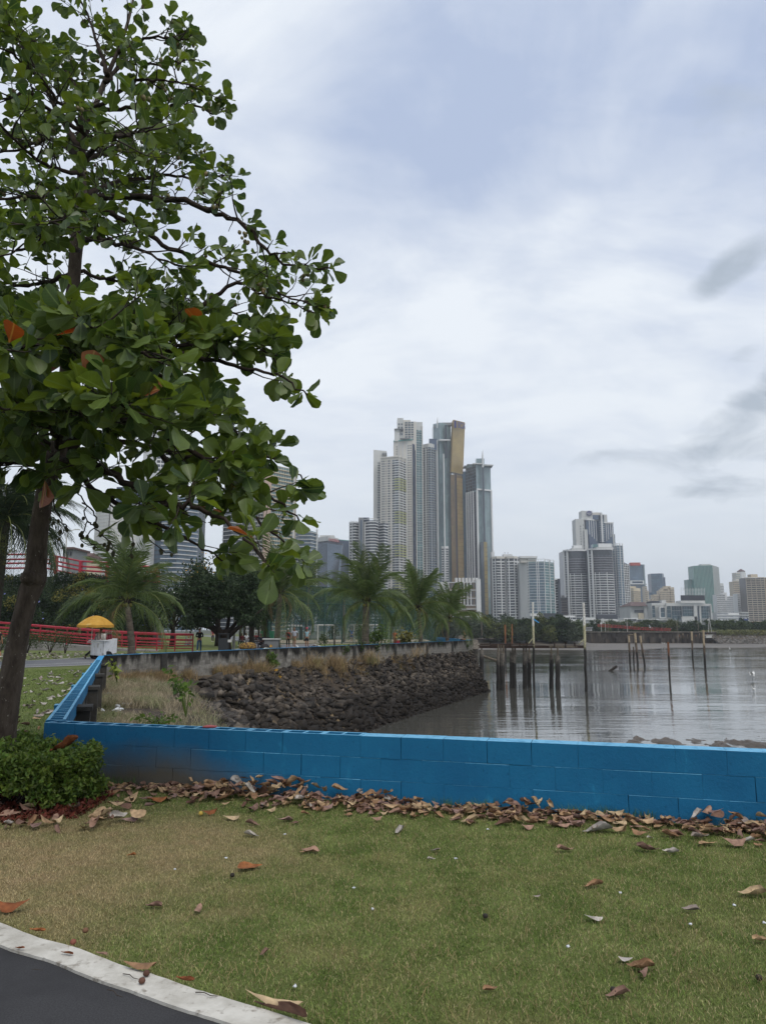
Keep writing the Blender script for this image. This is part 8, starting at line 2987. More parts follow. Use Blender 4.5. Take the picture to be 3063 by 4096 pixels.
# limbs: photo position and distance offset from the trunk plane
limbs = [
 [(326, 787, 0), (170, 775, -.3), (0, 800, -.8), (-300, 790, -1.2)],
 [(318, 815, 0), (212, 880, .2), (0, 931, .5), (-350, 1000, .8)],
 [(332, 800, 0), (508, 787, -.3), (720, 800, -.7), (847, 847, -.9), (974, 898, -1.0), (1058, 990, -1.1), (1150, 1060, -1.1), (1330, 1075, -1.1)],
 [(335, 817, 0), (508, 880, .2), (677, 990, .3), (847, 1054, .3), (1016, 1109, .2), (1143, 1185, .2), (1270, 1228, .2)],
 [(330, 790, 0), (466, 728, .5), (677, 703, .9), (804, 728, 1.1), (900, 700, 1.2)],
 [(330, 600, 0), (372, 461, .1), (508, 432, .2), (635, 440, .1), (720, 415, 0), (847, 449, 0), (900, 430, 0)],
 [(380, 430, 0), (550, 330, -.3), (660, 322, -.4), (770, 345, -.5)],
 [(420, 330, 0), (508, 254, .3), (660, 254, .4), (770, 240, .5)],
 [(470, 210, 0), (592, 152, 0), (720, 152, -.1), (770, 140, -.1)],
 [(345, 540, 0), (212, 450, -.3), (110, 364, -.6), (0, 400, -.9), (-200, 330, -1.1)],
 [(350, 510, 0), (288, 322, .3), (212, 212, .5), (100, 150, .7)],
 [(430, 300, 0), (400, 200, .2), (350, 60, .4), (330, -80, .5)],
 [(330, 620, 0), (200, 560, .8), (60, 600, 1.4), (-200, 640, 1.7)],
 [(330, 650, 0), (420, 560, -.8), (520, 540, -1.4), (600, 520, -1.8)],
 [(330, 640, 0), (440, 600, .9), (600, 620, 1.5), (700, 600, 1.8)],
 [(326, 800, 0), (300, 830, -.9), (240, 880, -1.5), (150, 900, -2.0)],
 [(326, 790, 0), (420, 780, 1.0), (560, 800, 1.8), (650, 850, 2.2)],
 [(318, 1000, -.1), (220, 970, -.8), (110, 990, -1.2), (-20, 1040, -1.5)],
 [(316, 960, 0), (420, 960, -.8), (560, 1000, -1.3), (700, 1060, -1.6)],
 [(318, 940, 0), (240, 930, .7), (120, 960, 1.3)],
 # middle tier
 [(272, 1430, 0), (420, 1380, -.3), (640, 1400, -.6), (850, 1440, -.8), (1000, 1480, -.9), (1110, 1500, -.9), (1230, 1580, -.9)],
 [(270, 1450, 0), (430, 1440, .5), (650, 1500, .9), (820, 1600, 1.0), (940, 1720, 1.1), (1010, 1830, 1.1)],
 [(275, 1400, 0), (400, 1290, .3), (600, 1230, .6), (800, 1230, .8), (960, 1260, .9), (1080, 1330, .9)],
 [(270, 1450, 0), (130, 1410, -.2), (-60, 1400, -.4), (-350, 1420, -.6)],
 [(270, 1440, 0), (160, 1330, .6), (0, 1260, 1.1), (-250, 1240, 1.5)],
 [(270, 1430, 0), (280, 1380, -1.0), (330, 1330, -1.8), (420, 1300, -2.4)],
 [(270, 1430, 0), (220, 1400, -.9), (130, 1380, -1.7), (30, 1400, -2.3)],
 [(270, 1430, 0), (380, 1400, -.9), (520, 1400, -1.6), (680, 1440, -2.1)],
 [(270, 1430, 0), (330, 1420, 1.0), (430, 1430, 1.9), (540, 1470, 2.4)],
 [(300, 1080, 0), (420, 1120, .3), (600, 1150, .6), (760, 1200, .9)],
 [(300, 1090, 0), (180, 1130, .4), (20, 1150, .8), (-200, 1200, 1.2)],
 [(640, 1400, -.6), (760, 1380, -.7), (900, 1420, -.6), (1020, 1400, -.6), (1110, 1420, -.5)],
 [(800, 1230, .8), (950, 1130, .9), (1050, 1180, .9), (1180, 1220, .9), (1280, 1270, .9)],
 [(420, 1380, -.3), (560, 1300, -.2), (760, 1300, -.2), (950, 1350, -.2), (1080, 1400, -.2)],
 [(330, 620, 0), (250, 470, .2), (130, 250, .3), (50, 120, .4), (-30, 0, .5)],
 [(345, 540, 0), (240, 400, -.5), (60, 230, -.9), (-100, 140, -1.2)],
 [(326, 700, 0), (180, 660, -.5), (20, 520, -1.0), (-120, 450, -1.4)],
 # lowest tier, from the whorl where the trunk forks
 [(230, 1800, 0), (400, 1680, -.4), (600, 1700, -.8), (760, 1800, -1.0), (880, 1880, -1.1), (1000, 1940, -1.1), (1120, 2010, -1.1), (1200, 2090, -1.1)],
 [(230, 1800, 0), (420, 1760, .3), (640, 1800, .6), (820, 1850, .8), (960, 1830, .9), (1080, 1830, .9), (1180, 1880, .9), (1240, 1960, .9)],
 [(225, 1830, 0), (300, 1880, -.4), (420, 1990, -.8), (560, 2060, -1.0), (680, 2120, -1.1), (800, 2190, -1.2), (900, 2250, -1.2)],
 [(225, 1830, 0), (350, 1850, -.9), (500, 1920, -1.5), (640, 2000, -1.8), (780, 2030, -1.9), (900, 2080, -1.9), (1000, 2180, -1.9), (1080, 2260, -1.9)],
 [(235, 1790, 0), (380, 1640, .8), (560, 1600, 1.3), (760, 1640, 1.6), (900, 1700, 1.7)],
 [(235, 1790, 0), (200, 1700, -.9), (120, 1640, -1.7), (20, 1640, -2.3)],
 [(235, 1790, 0), (300, 1680, -1.1), (400, 1620, -2.0), (520, 1620, -2.6)],
 [(230, 1800, 0), (120, 1740, -.2), (0, 1720, -.5), (-300, 1760, -.8)],
 [(230, 1800, 0), (130, 1760, .7), (0, 1720, 1.3), (-200, 1720, 1.7)],
 [(228, 1820, 0), (150, 1860, -.5), (40, 1850, -1.0), (-100, 1900, -1.4)],
 [(640, 1800, .6), (760, 1960, .7), (900, 2010, .7), (1020, 2080, .6), (1130, 2160, .5), (1220, 2250, .4)],
]
LEAFM = []     # (matrix, variant, orange)
TW = MB()
FR = []
rt = random.Random(2024)
def leafmat(p, d, size, roll):
 x = d.normalized()
 up = Vector((0, 0, 1)) + Vector((rt.gauss(0, .45), rt.gauss(0, .45), rt.gauss(0, .3)))
 y = up.cross(x)
 if y.length < 1e-3: y = x.orthogonal()
 y.normalize()
 z = x.cross(y)
 mrot = Matrix((x, y, z)).transposed()
 return Matrix.Translation(p) @ mrot.to_4x4() @ Matrix.Rotation(roll, 4, 'X') @ Matrix.Diagonal((size, size, size, 1))
def rosette(p, d, n, big=1.0):
 for k in range(n):
  a = k * 2.4 + rt.uniform(-.4, .4)
  u = d.orthogonal().normalized(); w = d.cross(u)
  sp = rt.uniform(.5, 1.35)
  dd = d * rt.uniform(.1, 1.1) + (u * math.cos(a) + w * math.sin(a)) * sp + Vector((rt.gauss(0, .3), rt.gauss(0, .3), rt.uniform(-.75, .55)))
  s = rt.uniform(.12, .235) * big * (1.1 if proj(p)[1] > 1250 else .74)
  LEAFM.append((leafmat(p - d * rt.uniform(0, .09) + dd.normalized() * .03, dd, s, rt.gauss(0, .7)), rt.randrange(6), rt.random() < .03))
 if rt.random() < .30:
  FR.append(p + Vector((rt.uniform(-.06, .06), rt.uniform(-.06, .06), -.06)))
def twig(p, d, L_, r0, depth, dens):
 n = max(3, int(L_ / .09))
 cur = Vector(p); dd = d.normalized(); pts = [cur.copy()]
 for k in range(n):
  dd = (dd + Vector((rt.gauss(0, .16), rt.gauss(0, .16), rt.gauss(0, .12) + .05))).normalized()
  cur = cur + dd * (L_ / n)
  pts.append(cur.copy())
 ex, ey = proj(pts[-1])
 if not inpoly(ex, ey) and ex > -200:
  # shorten until the tip is inside the crown
  while len(pts) > 2 and not inpoly(*proj(pts[-1])):
   pts.pop()
  if len(pts) < 3: return
 m_ = len(pts)
 TW.tube([TI @ q for q in pts], [max(.0035, r0 * (1 - .75 * k / (m_ - 1))) for k in range(m_)], 5, cap=False)
 if depth > 0:
  for k in range(1, m_ - 1):
   if rt.random() < .42:
    s = (dd.orthogonal().normalized() * rt.choice((-1, 1)) + Vector((rt.gauss(0, .6), rt.gauss(0, .6), rt.uniform(-.1, .6))))
    twig(pts[k], (dd * .6 + s.normalized()).normalized(), L_ * rt.uniform(.35, .6), r0 * .6, depth - 1, dens)
 else:
  for k in range(2, m_ - 1):
   if rt.random() < .45 * dens:
    rosette(pts[k], dd, 2, .8)
 if rt.random() < dens:
  rosette(pts[-1], dd, rt.choice((3, 4, 5, 6, 8)))
for li, lb in enumerate(limbs):
 P3 = [at(x, y, TY + dy_ + (0 if y > 800 else 0)) for x, y, dy_ in lb]
 path = subdivide_path(P3, 6)
 m_ = len(path)
 dists = sum((b_ - a).length for a, b_ in zip(path, path[1:]))
 r0 = min(.042, .016 + .008 * dists)
 path = [p + Vector((rt.gauss(0, .012), rt.gauss(0, .012), rt.gauss(0, .012))) if 0 < k < m_ - 1 else p for k, p in enumerate(path)]
 b = MB()
 b.tube([TI @ q for q in path], [max(.008, r0 * (1 - .82 * (k / (m_ - 1)) ** .8)) for k in range(m_)], 8)
 b.obj('limb', m_limb, tree_root, smooth=True)
 acc = 0
 top = lb[0][1] < 1200
 for k in range(2, m_):
  seg = (path[k] - path[k - 1])
  acc += seg.length
  t = k / (m_ - 1)
  step = .135 if not top else .135
  lowbare = lb[0][1] in (787, 817, 815, 800) and t < .35
  while acc > step:
   acc -= step
   if lowbare and rt.random() < .8: continue
   if t < .16: continue
   side = seg.cross(Vector((0, 0, 1))).normalized() * rt.choice((-1, 1))
   d = (seg.normalized() * rt.uniform(.3, .9) + side * rt.uniform(.3, 1.0) + Vector((0, 0, rt.uniform(-.15, .65) if lb[0][1] < 1700 else rt.uniform(-.45, .55))))
   L_ = rt.uniform(.28, .62) * (1.15 - .45 * t)
   ex, ey = proj(path[k])
   if ex > 960 and ey > 1760 and rt.random() < .45: continue
   if 330 < ex < 960 and ey > 1930 and rt.random() < .38: continue
   twig(path[k], d, L_, .010, 1, .9 if not top else .8)
 rosette(path[-1], (path[-1] - path[-2]).normalized(), 7)
tag(TW.obj('twigs', m_twig, tree_root, smooth=True), kind='stuff')
print('leaves', len(LEAFM))
lmesh, omesh = [], []
for v, f, uv in LV:
 for lst, mm_ in ((lmesh, m_leaf), (omesh, m_leaf_o)):
  me = np_mesh('leaf', v, len(v), f, mm_, smooth=True)
  add_uv(me, uv, f, 1)
  lst.append(me)
def vis(mw):
 p = mw.translation
 x, y = proj(p)
 return -20 < x < 3080 and -20 < y < 4100
LEAFM.sort(key=lambda q: (not vis(q[0]), q[0].translation.y / max(.01, q[0].to_scale()[0])))
rest_, orange = [], 0
for i_, (mw, k, og) in enumerate(LEAFM):
 if i_ < 285 or (og and orange < 15 and vis(mw)):
  if og: orange += 1
  o_ = inst('leaf', (omesh if og else lmesh)[k], tree_root, mw=TI @ mw)
  if og: o_['label'] = 'leaf turned orange brown'
 else:
  rest_.append((k, TI @ mw))
me = merge_var('leaves', [(v, f) for v, f, uv in LV], rest_, m_leaf, [uv for v, f, uv in LV], True)
tag(inst('leaves', me, tree_root), kind='stuff')
# fruits: small almond shaped drupes in clusters
m_fruit = mat('green_fruit', lin('5d6238'), lin('6f5f40'), 9, .5, rnd=.25, hue=.03)
fb = MB(); fb.lathe([(0, -.024), (.013, -.016), (.0185, 0), (.013, .016), (0, .025)], (0, 0, 0), 8)
fm = fb.mesh('fruit', m_fruit, True)
cnt = 0
for q in FR:
 x, y = proj(q)
 if not (0 < x < 1400 and 0 < y < 2400): continue
 for k in range(rt.choice((1, 2, 2, 3))):
  if cnt > 260: break
  o_ = TI @ (q + Vector((rt.gauss(0, .03), rt.gauss(0, .03), -.03 - .03 * k)))
  s = rt.uniform(.8, 1.25)
  inst('fruit', fm, tree_root, tuple(o_), (rt.uniform(-.6, .6), rt.uniform(-.6, .6), 0), (s, s, s))
  cnt += 1
# bare trailing twigs with nuts below the crown
nb = MB()
nuts = []
for pts2 in ([(290, 1900), (330, 1990), (345, 2080), (330, 2170), (430, 2180)], [(300, 1890), (420, 2000), (560, 2120), (640, 2190), (710, 2215)], [(345, 2080), (390, 2110), (440, 2170), (455, 2200)], [(330, 2010), (390, 2070), (350, 2150), (410, 2200)], [(500, 2080), (530, 2150), (520, 2230)], [(215, 1960), (225, 2050), (270, 2110), (235, 2145)]):
 pp_ = subdivide_path([TI @ at(x, y, TY - .5) for x, y in pts2], 5)
 nb.tube([p + Vector((rt.gauss(0, .008), rt.gauss(0, .02), rt.gauss(0, .008))) for p in pp_], [.009 * (1 - .6 * k / len(pp_)) for k in range(len(pp_))], 5)
 for p in pp_[6::3]:
  if rt.random() < .8: nuts.append(p)
nb.obj('trailing_twigs', m_twig, tree_root, smooth=True)
m_nut = mat('dark_fruit', lin('3a3a2a'), lin('4d4a30'), 8, .6)
fm2 = fb.mesh('fruit', m_nut, True)
for p in nuts:
 for k in range(rt.choice((1, 2, 3))):
  s = rt.uniform(.9, 1.3)
  inst('fruit', fm2, tree_root, (p.x + rt.gauss(0, .025), p.y, p.z - .03 - .02 * k), (rt.uniform(-.5, .5), 0, 0), (s, s, s))
# ================================================================== hedge
def hedge(label, box, n, seed, ls=.035):
 """box = x0,x1,y0,y1,z0,z1; leaves held in sprigs over the surface of a rounded body, woody stems inside"""
 global RNG
 RNG = np.random.default_rng(seed)
 x0, x1, y0, y1, z0, z1 = box
 c_ = np.array(((x0 + x1) / 2, (y0 + y1) / 2, 0)); hx, hy = (x1 - x0) / 2, (y1 - y0) / 2
 root = empty('hedge_bush', (c_[0], c_[1], 0), 0, label, 'bush')
 P_ = RNG.uniform(-1, 1, (n * 3, 3))
 P_[:, 2] = RNG.random(n * 3)
 k = np.maximum(np.abs(P_[:, 0]) ** 1.0, np.maximum(np.abs(P_[:, 1]), np.abs(P_[:, 2] * 1.0)))
 sel = k > .72
 P_ = P_[sel][:n]
 q = np.stack([P_[:, 0] * hx, P_[:, 1] * hy, z0 + P_[:, 2] * (z1 - z0)], 1)
 lump = np.array([noise.noise(Vector((float(a[0]) * 3.1 + seed, float(a[1]) * 3.1, float(a[2]) * 3.1))) for a in q])
 q[:, 0] *= 1 + .16 * lump; q[:, 1] *= 1 + .16 * lump; q[:, 2] += .09 * lump * (q[:, 2] > (z0 + z1) / 2)
 hole = np.array([noise.noise(Vector((float(a[0]) * 5.5 + seed, float(a[1]) * 5.5, float(a[2]) * 5.5 + 7))) for a in q])
 q = q[hole > -.16]
 out_ = []
 for kk in range(5):
  out_.append(q + RNG.normal(size=q.shape) * .018)
 q = np.concatenate(out_)
 inst('foliage', leaf_cloud('foliage', q, ls, mat('hedge_leaf', lin('6c8034'), lin('485f2a'), 6, .5, trans=.4, rnd=.4, hue=.02), down=.15, shape=np.array([(0, 0, 0), (.5, .22, .04), (1, 0, -.1), (.5, -.22, .04)])), root)
 b = MB()
 for k in range(46):
  a = RNG.uniform(-1, 1, 3)
  b.tube([(a[0] * hx * .4, a[1] * hy * .4, 0), (a[0] * hx * .7, a[1] * hy * .7, (z0 + z1) * .4), (a[0] * hx * .95, a[1] * hy * .95, z1 * (.75 + .2 * a[2]))], [.012, .009, .004], 5)
 b.obj('stems', m_twig, root)
 return root
hL, hR = at(0, 3100, 7.1).x, at(352, 3100, 7.1).x
hedge('clipped green hedge bush in front of the tree foot at the lower left', (hL - 1.0, hR, 6.72, 7.5, .07, .50), 8000, 3, .052)
h2l, h2r = at(20, 2950, 8.3).x, at(225, 2950, 8.3).x
hedge('looser green bush behind the hedge beside the wall corner', (h2l, h2r - .08, 7.75, 8.35, .05, .47), 3200, 9, .052)
# red mulch under the hedge
RNG = np.random.default_rng(6)
n = 5200
mp_ = np.stack([RNG.uniform(hL - 1, hR + .12, n), RNG.uniform(6.42, 7.5, n), RNG.uniform(.01, .04, n)], 1)
mp_ = mp_[(mp_[:, 1] - 6.42 > .18 * np.abs(np.sin(mp_[:, 0] * 3)))]
tag(inst('mulch', leaf_cloud('mulch', mp_, .045, mat('red_mulch', lin('6a3226'), lin('472119'), 9, .9, rnd=.4))), 'red bark mulch spread under the hedge', 'mulch', kind='stuff')
# ================================================================== dry leaves
m_dry = bpy.data.materials.new('dry_leaf'); m_dry.use_nodes = True
def dry_mat(m, cols):
 t = m.node_tree
 L = t.links.new
 b = t.nodes['Principled BSDF']
 b.inputs['Roughness'].default_value = .75
 b.inputs['Specular IOR Level'].default_value = .25
 geo = t.nodes.new('ShaderNodeNewGeometry'); oi = t.nodes.new('ShaderNodeObjectInfo')
 ad = t.nodes.new('ShaderNodeMath'); ad.operation = 'ADD'; L(oi.outputs['Random'], ad.inputs[0]); L(geo.outputs['Random Per Island'], ad.inputs[1])
 fr = t.nodes.new('ShaderNodeMath'); fr.operation = 'FRACT'; L(ad.outputs[0], fr.inputs[0])
 cr = t.nodes.new('ShaderNodeValToRGB'); cr.color_ramp.interpolation = 'CONSTANT'
 cr.color_ramp.elements[0].color = (*cols[0], 1); cr.color_ramp.elements[1].position = 1 / len(cols); cr.color_ramp.elements[1].color = (*cols[1], 1)
 for i_, c_ in enumerate(cols[2:]):
  e = cr.color_ramp.elements.new((i_ + 2) / len(cols)); e.color = (*c_, 1)
 L(fr.outputs[0], cr.inputs[0])
 nz = t.nodes.new('ShaderNodeTexNoise'); nz.inputs['Scale'].default_value = 22; nz.inputs['Detail'].default_value = 5; L(geo.outputs['Position'], nz.inputs[0])
 r2 = t.nodes.new('ShaderNodeMapRange'); r2.inputs[1].default_value = .3; r2.inputs[2].default_value = .7; r2.inputs[3].default_value = .5; r2.inputs[4].default_value = 1.25; L(nz.outputs[0], r2.inputs[0])
 mx = t.nodes.new('ShaderNodeMix'); mx.data_type = 'RGBA'; mx.blend_type = 'MULTIPLY'; mx.inputs[0].default_value = 1
 L(cr.outputs[0], mx.inputs[6]); L(r2.outputs[0], mx.inputs[7]); L(mx.outputs[2], b.inputs['Base Color'])
 bp = t.nodes.new('ShaderNodeBump'); bp.inputs['Strength'].default_value = .7; bp.inputs['Distance'].default_value = .004; L(nz.outputs[0], bp.inputs['Height']); L(bp.outputs[0], b.inputs['Normal'])
dry_mat(m_dry, [lin('a08364'), lin('8a6b50'), lin('ab9070'), lin('7a6054'), lin('947665'), lin('6b5043'), lin('b09a7a'), lin('8a7068')])
m_dryg = bpy.data.materials.new('grey_dry_leaf'); m_dryg.use_nodes = True
dry_mat(m_dryg, [lin('aaa39a'), lin('9a948e'), lin('b5ada6'), lin('8c8078')])
m_rusty = bpy.data.materials.new('russet_dry_leaf'); m_rusty.use_nodes = True
dry_mat(m_rusty, [lin('8f5a34'), lin('7d4a2c')])
def dry_leaf(seed):
 """curled, crumpled obovate leaf"""
 r = random.Random(seed)
 st = [(0, .03), (.15, .10), (.32, .2), (.5, .29), (.68, .35), (.84, .31), (.95, .17), (1, .03)]
 curl, roll = r.uniform(.2, 1.1), r.uniform(.4, 2.2) * r.choice((1, 1, -1))
 v, f = [], []
 for i_, (t, w) in enumerate(st):
  for s in (-2, -1, 0, 1, 2):
   a = s / 2 * w * (1 + .1 * math.sin(i_ * 3 + seed))
   ang_ = a * roll * 3.0
   y = math.sin(ang_) / (roll * 3.0)
   z = (1 - math.cos(ang_)) / (roll * 3.0)
   x = t
   z += .30 * curl * (t - .45) ** 2 * 1.6 + .035 * noise.noise(Vector((t * 6, s * 1.1, seed * 1.7))) + .03 * noise.noise(Vector((t * 14, s * 2.0, seed)))
   v.append((x - .5, y + .05 * math.sin(t * 3 + seed), z))
 zmin = min(p[2] for p in v)
 v = [(x, y, z - zmin) for x, y, z in v]
 for i_ in range(len(st) - 1):
  for s in range(4):
   a = i_ * 5 + s
   f.append((a, a + 5, a + 6, a + 1))
 return np.array(v), f
DL = [dry_leaf(k) for k in range(9)]
def dmesh(mm_):
 return [np_mesh('dry_leaf', v, len(v), f, mm_, smooth=True) for v, f in DL]
dm, dg, drr = dmesh(m_dry), dmesh(m_dryg), dmesh(m_rusty)
rd = random.Random(99)
heap = []
def heap_h(s):
 """height and depth of the drift along the wall (s = metres from the corner)"""
 base = .006
 for c_, w, h in ((2.35, .55, .15), (2.9, .5, .12), (3.5, .6, .08), (4.1, .4, .05), (4.95, .35, .11), (5.35, .25, .08), (5.9, .35, .05), (6.6, .35, .09), (1.5, .5, .045), (7.3, .5, .08), (8.5, 1.2, .08), (10.5, 1.4, .08)):
  base += h * .72 * math.exp(-((s - c_) / w) ** 2)
 return base
while len(heap) < 1300:
 s = rd.uniform(.75, 13)
 hh = heap_h(s)
 if rd.random() > min(1, (hh / .07) ** 1.3): continue
 d = .04 + abs(rd.gauss(0, .16)) * (1 + hh * 3)
 if d > .75: continue
 z = rd.random() * hh * max(0, 1 - d / (.22 + hh * 2.2))
 p = A0 + nd * s - n_near * d
 heap.append((p.x, p.y, z, d))
# order so that the uppermost, nearest ones become single objects
heap.sort(key=lambda q: (proj((q[0], q[1], q[2]))[0] > 3090, -(q[2] * 2 + q[3] * .25)))
nobj = 0
hv = []
for i_, (x, y, z, d) in enumerate(heap):
 k = rd.randrange(9)
 s = rd.uniform(.08, .155)
 steep = .55 if z > .05 else .18
 e = Euler((rd.gauss(0, steep * .7), rd.gauss(0, steep * .6), rd.uniform(0, 6.3)))
 if i_ < 190:
  o_ = inst('dry_leaf', (dg if rd.random() < .08 else dm)[k], None, (x, y, z + .015 + (.03 if steep > .5 else 0)), e, (s, s, s))
  tag(o_, 'curled dry leaf in the brown drift heaped along the foot of the near blue wall', 'leaf', 'dry leaves heaped along the near blue wall')
 else:
  v = (DL[k][0] * s) @ np.array(e.to_matrix()).T + np.array((x, y, z + .015 + (.03 if steep > .5 else 0)))
  hv.append(v)
me = np_mesh('leaf_litter', np.concatenate(hv), len(DL[0][0]), DL[0][1], m_dry, smooth=True)
tag(inst('leaf_litter', me), 'mass of dry leaves packed below the loose ones along the near blue wall', 'leaf litter', kind='stuff')
# single leaves on the lawn: photo position, size, tint, label
lone = [
 (1000, 3475, .17, 'r', 'russet curled dry leaf with folded flap on the open lawn, left of centre', 20),
 (1595, 3330, .13, 'g', 'pale whitish crumpled leaf standing on the grass near mid frame', 70), (1740, 3405, .08, 'g', 'white crumpled scrap like leaf right of the whitish leaf', 0), (1725, 3442, .06, 'g', 'small grey leaf just under the white scrap like one', 10),
 (1505, 3285, .10, 'd', 'light brown flat leaf below the heap, left of the whitish leaf', 0), (1880, 3290, .16, 'd', 'long folded tan leaf just below the drift, right of centre', 5),
 (2260, 3405, .13, 'd', 'tan curled leaf lying alone on the grass right of centre', 12), (2372, 3548, .13, 'd', 'folded tan leaf lying on the grass in the right half, below the long white one', 20),
 (2390, 3328, .24, 'g', 'long flat whitish leaf, the largest pale one, in front of the drift', 3), (2145, 3592, .05, 'g', 'tiny brownish leaf left of the folded tan leaf', 0),
 (2590, 3405, .16, 'd', 'tan half of the long double leaf on the right lawn', 5), (2680, 3415, .12, 'g', 'pinkish pale half of the long double leaf on the right lawn', 5),
 (2560, 3345, .13, 'd', 'curled tan leaf pointing down right of the long whitish leaf', -30), (2600, 3356, .06, 'g', 'small grey leaf next to the curled tan pointing one', 20),
 (2700, 3345, .12, 'd', 'small twisted tan leaf farther right below the drift', -25), (2800, 3352, .14, 'g', 'white rolled leaf on the right below the drift', 0), (2830, 3380, .14, 'd', 'flat tan leaf under the white rolled one', 5),
 (2930, 3385, .18, 'd', 'broad tan leaf arched on the grass at the right', -10), (2990, 3370, .11, 'g', 'white leaf beside the broad arched one at the right', 0), (3035, 3385, .09, 'd', 'brown leaf cluster piece nearest the right edge', 30),
 (3010, 3585, .18, 'd', 'long tan leaf rolled like a cone near the right edge', -4), (2760, 3648, .10, 'g', 'grey arched leaf in the right part of the lawn', -10), (2372, 3682, .10, 'g', 'grey brown domed leaf right of centre, low on the lawn', 0),
 (2560, 3878, .13, 'd', 'dull brown flat leaf low on the right lawn', 3), (2570, 3905, .08, 'd', 'small curled leaf just below the dull brown flat one', 40), (2470, 3990, .11, 'd', 'thin brown leaf lowest on the right lawn', 0),
 (2500, 3845, .07, 'g', 'small bleached leaf above the dull brown flat one', 0), (1960, 3965, .07, 'd', 'tiny tan leaf low in the middle of the lawn', 10), (3045, 3770, .09, 'd', 'brown crumpled leaf at the right edge, low', 0),
 (1240, 3408, .13, 'd', 'tan leaf with small twin on the lawn right of the russet one', 0), (1215, 3412, .07, 'd', 'small twin fragment left of the tan leaf', 20),
 (1005, 3345, .13, 'g', 'grey mauve flat leaf above the russet one', -10), (520, 3285, .15, 'd', 'tan leaf bent upward in the middle of the straw patch', 30), (925, 3278, .14, 'd', 'light tan leaf right of the little yellow fruit', 8),
 (1010, 3300, .13, 'd', 'brown tent shaped leaf right of the light tan one', -8), (1140, 3285, .14, 'd', 'long crinkled brown leaf left of centre, below the drift', 10), (1180, 3295, .08, 'd', 'small brown leaf piece beside the long crinkled one', 40),
 (840, 3260, .13, 'r', 'dark brown mounded leaf next to the little yellow fruit', 0), (1010, 3245, .15, 'd', 'upright crinkled tan leaf left of the drift', 60), (615, 3630, .10, 'd', 'thin tan leaf on the lower left lawn', 0), (788, 3653, .09, 'd', 'small tan leaf standing on edge, lower left lawn', 75),
 (525, 3426, .07, 'r', 'tiny orange brown leaf in the straw patch', 0), (60, 3645, .17, 'r', 'long purplish brown leaf at the left edge above the kerb', 3), (1058, 3820, .06, 'd', 'small pale brown leaf low in the middle left', 50),
 (630, 3205, .18, 'r', 'dark brown arched leaf below the stained end of the blue wall', 8), (460, 3180, .17, 'd', 'long curved tan leaf right of the sweet wrapper', -6), (610, 3160, .12, 'd', 'tan leaf just right of the long curved one', 10), (700, 3150, .12, 'd', 'brown leaf close to the stained wall', 0),
 (410, 3118, .12, 'r', 'dark curled leaf at the stained wall foot beside the hedge', 0),
]
for (px, py, s, tt, lab, rot) in lone:
 k = rd.randrange(9)
 q = gr(px, py, .01)
 me = {'d': dm, 'g': dg, 'r': drr}[tt][k]
 o_ = inst('dry_leaf', me, None, (q.x, q.y, .018), (rd.uniform(-.15, .15), rd.uniform(-.15, .15), R(rot) + rd.choice((0, math.pi))), (s, s, s))
 tag(o_, lab, 'leaf')
for k in range(46):
 # leaf litter in front of the hedge, over the mulch edge
 x, y = rd.uniform(hL - .6, hR + .5), rd.uniform(6.2, 6.62) + (0.5 if rd.random() < .2 else 0)
 if k > 34: x, y = rd.uniform(hR + .05, hR + .7), rd.uniform(6.5, 7.3)
 s = rd.uniform(.10, .18)
 o_ = inst('dry_leaf', dm[rd.randrange(9)] if rd.random() < .93 else dg[rd.randrange(9)], None, (x, y, .02 + rd.uniform(0, .05)), (rd.gauss(0, .25), rd.gauss(0, .25), rd.uniform(0, 6.3)), (s, s, s))
 tag(o_, 'large dry leaf lying on the red mulch along the front of the hedge', 'leaf', 'dry leaves along the front of the hedge')
q = at(270, 2950, 7.2)
o_ = inst('dry_leaf', drr[2], None, (q.x, 7.15, .505), (.1, -.35, R(8)), (.3, .3, .3)); tag(o_, 'big tan leaf resting on top of the hedge', 'leaf')
# leaves scattered on the lawn beyond (left of the side wall)
sc = []
while len(sc) < 210:
 s = rd.uniform(0.5, 22)
 d = abs(rd.gauss(0, 1.1)) + .15 if rd.random() < .7 else rd.uniform(.2, 6)
 p = A0 + ld * s - n_left * d
 w = noise.noise(Vector((p.x * .9, p.y * .5, 4)))
 if w < -.05 and rd.random() < .6: continue
 sc.append((p.x, p.y))
sc.sort(key=lambda q: q[1])
sv = []
for i_, (x, y) in enumerate(sc):
 k = rd.randrange(9); s = rd.uniform(.12, .22)
 e = Euler((rd.gauss(0, .25), rd.gauss(0, .25), rd.uniform(0, 6.3)))
 if i_ < 60:
  o_ = inst('dry_leaf', (dg if rd.random() < .4 else dm)[k], None, (x, y, .02), e, (s, s, s))
  tag(o_, 'dry leaf scattered on the green lawn beside the side wall', 'leaf', 'dry leaves scattered left of the side wall')
 else:
  sv.append((DL[k][0] * s) @ np.array(e.to_matrix()).T + np.array((x, y, .02)))
for _ in range(700):
 x = rd.uniform(-30, -13); y = rd.uniform(36, 50)
 k = rd.randrange(9); s = rd.uniform(.15, .28)
 e = Euler((rd.gauss(0, .25), rd.gauss(0, .25), rd.uniform(0, 6.3)))
 d = min((Vector((x, y)) - c_).length for c_ in pc[::3])
 if d < 3.6: continue
 sv.append((DL[k][0] * s) @ np.array(e.to_matrix()).T + np.array((x, y, .02)))
me = np_mesh('leaf_litter', np.concatenate(sv), len(DL[0][0]), DL[0][1], m_dryg, smooth=True)
tag(inst('leaf_litter', me), 'bleached leaf litter strewn over the lawn and path verge at the left', 'leaf litter', kind='stuff')
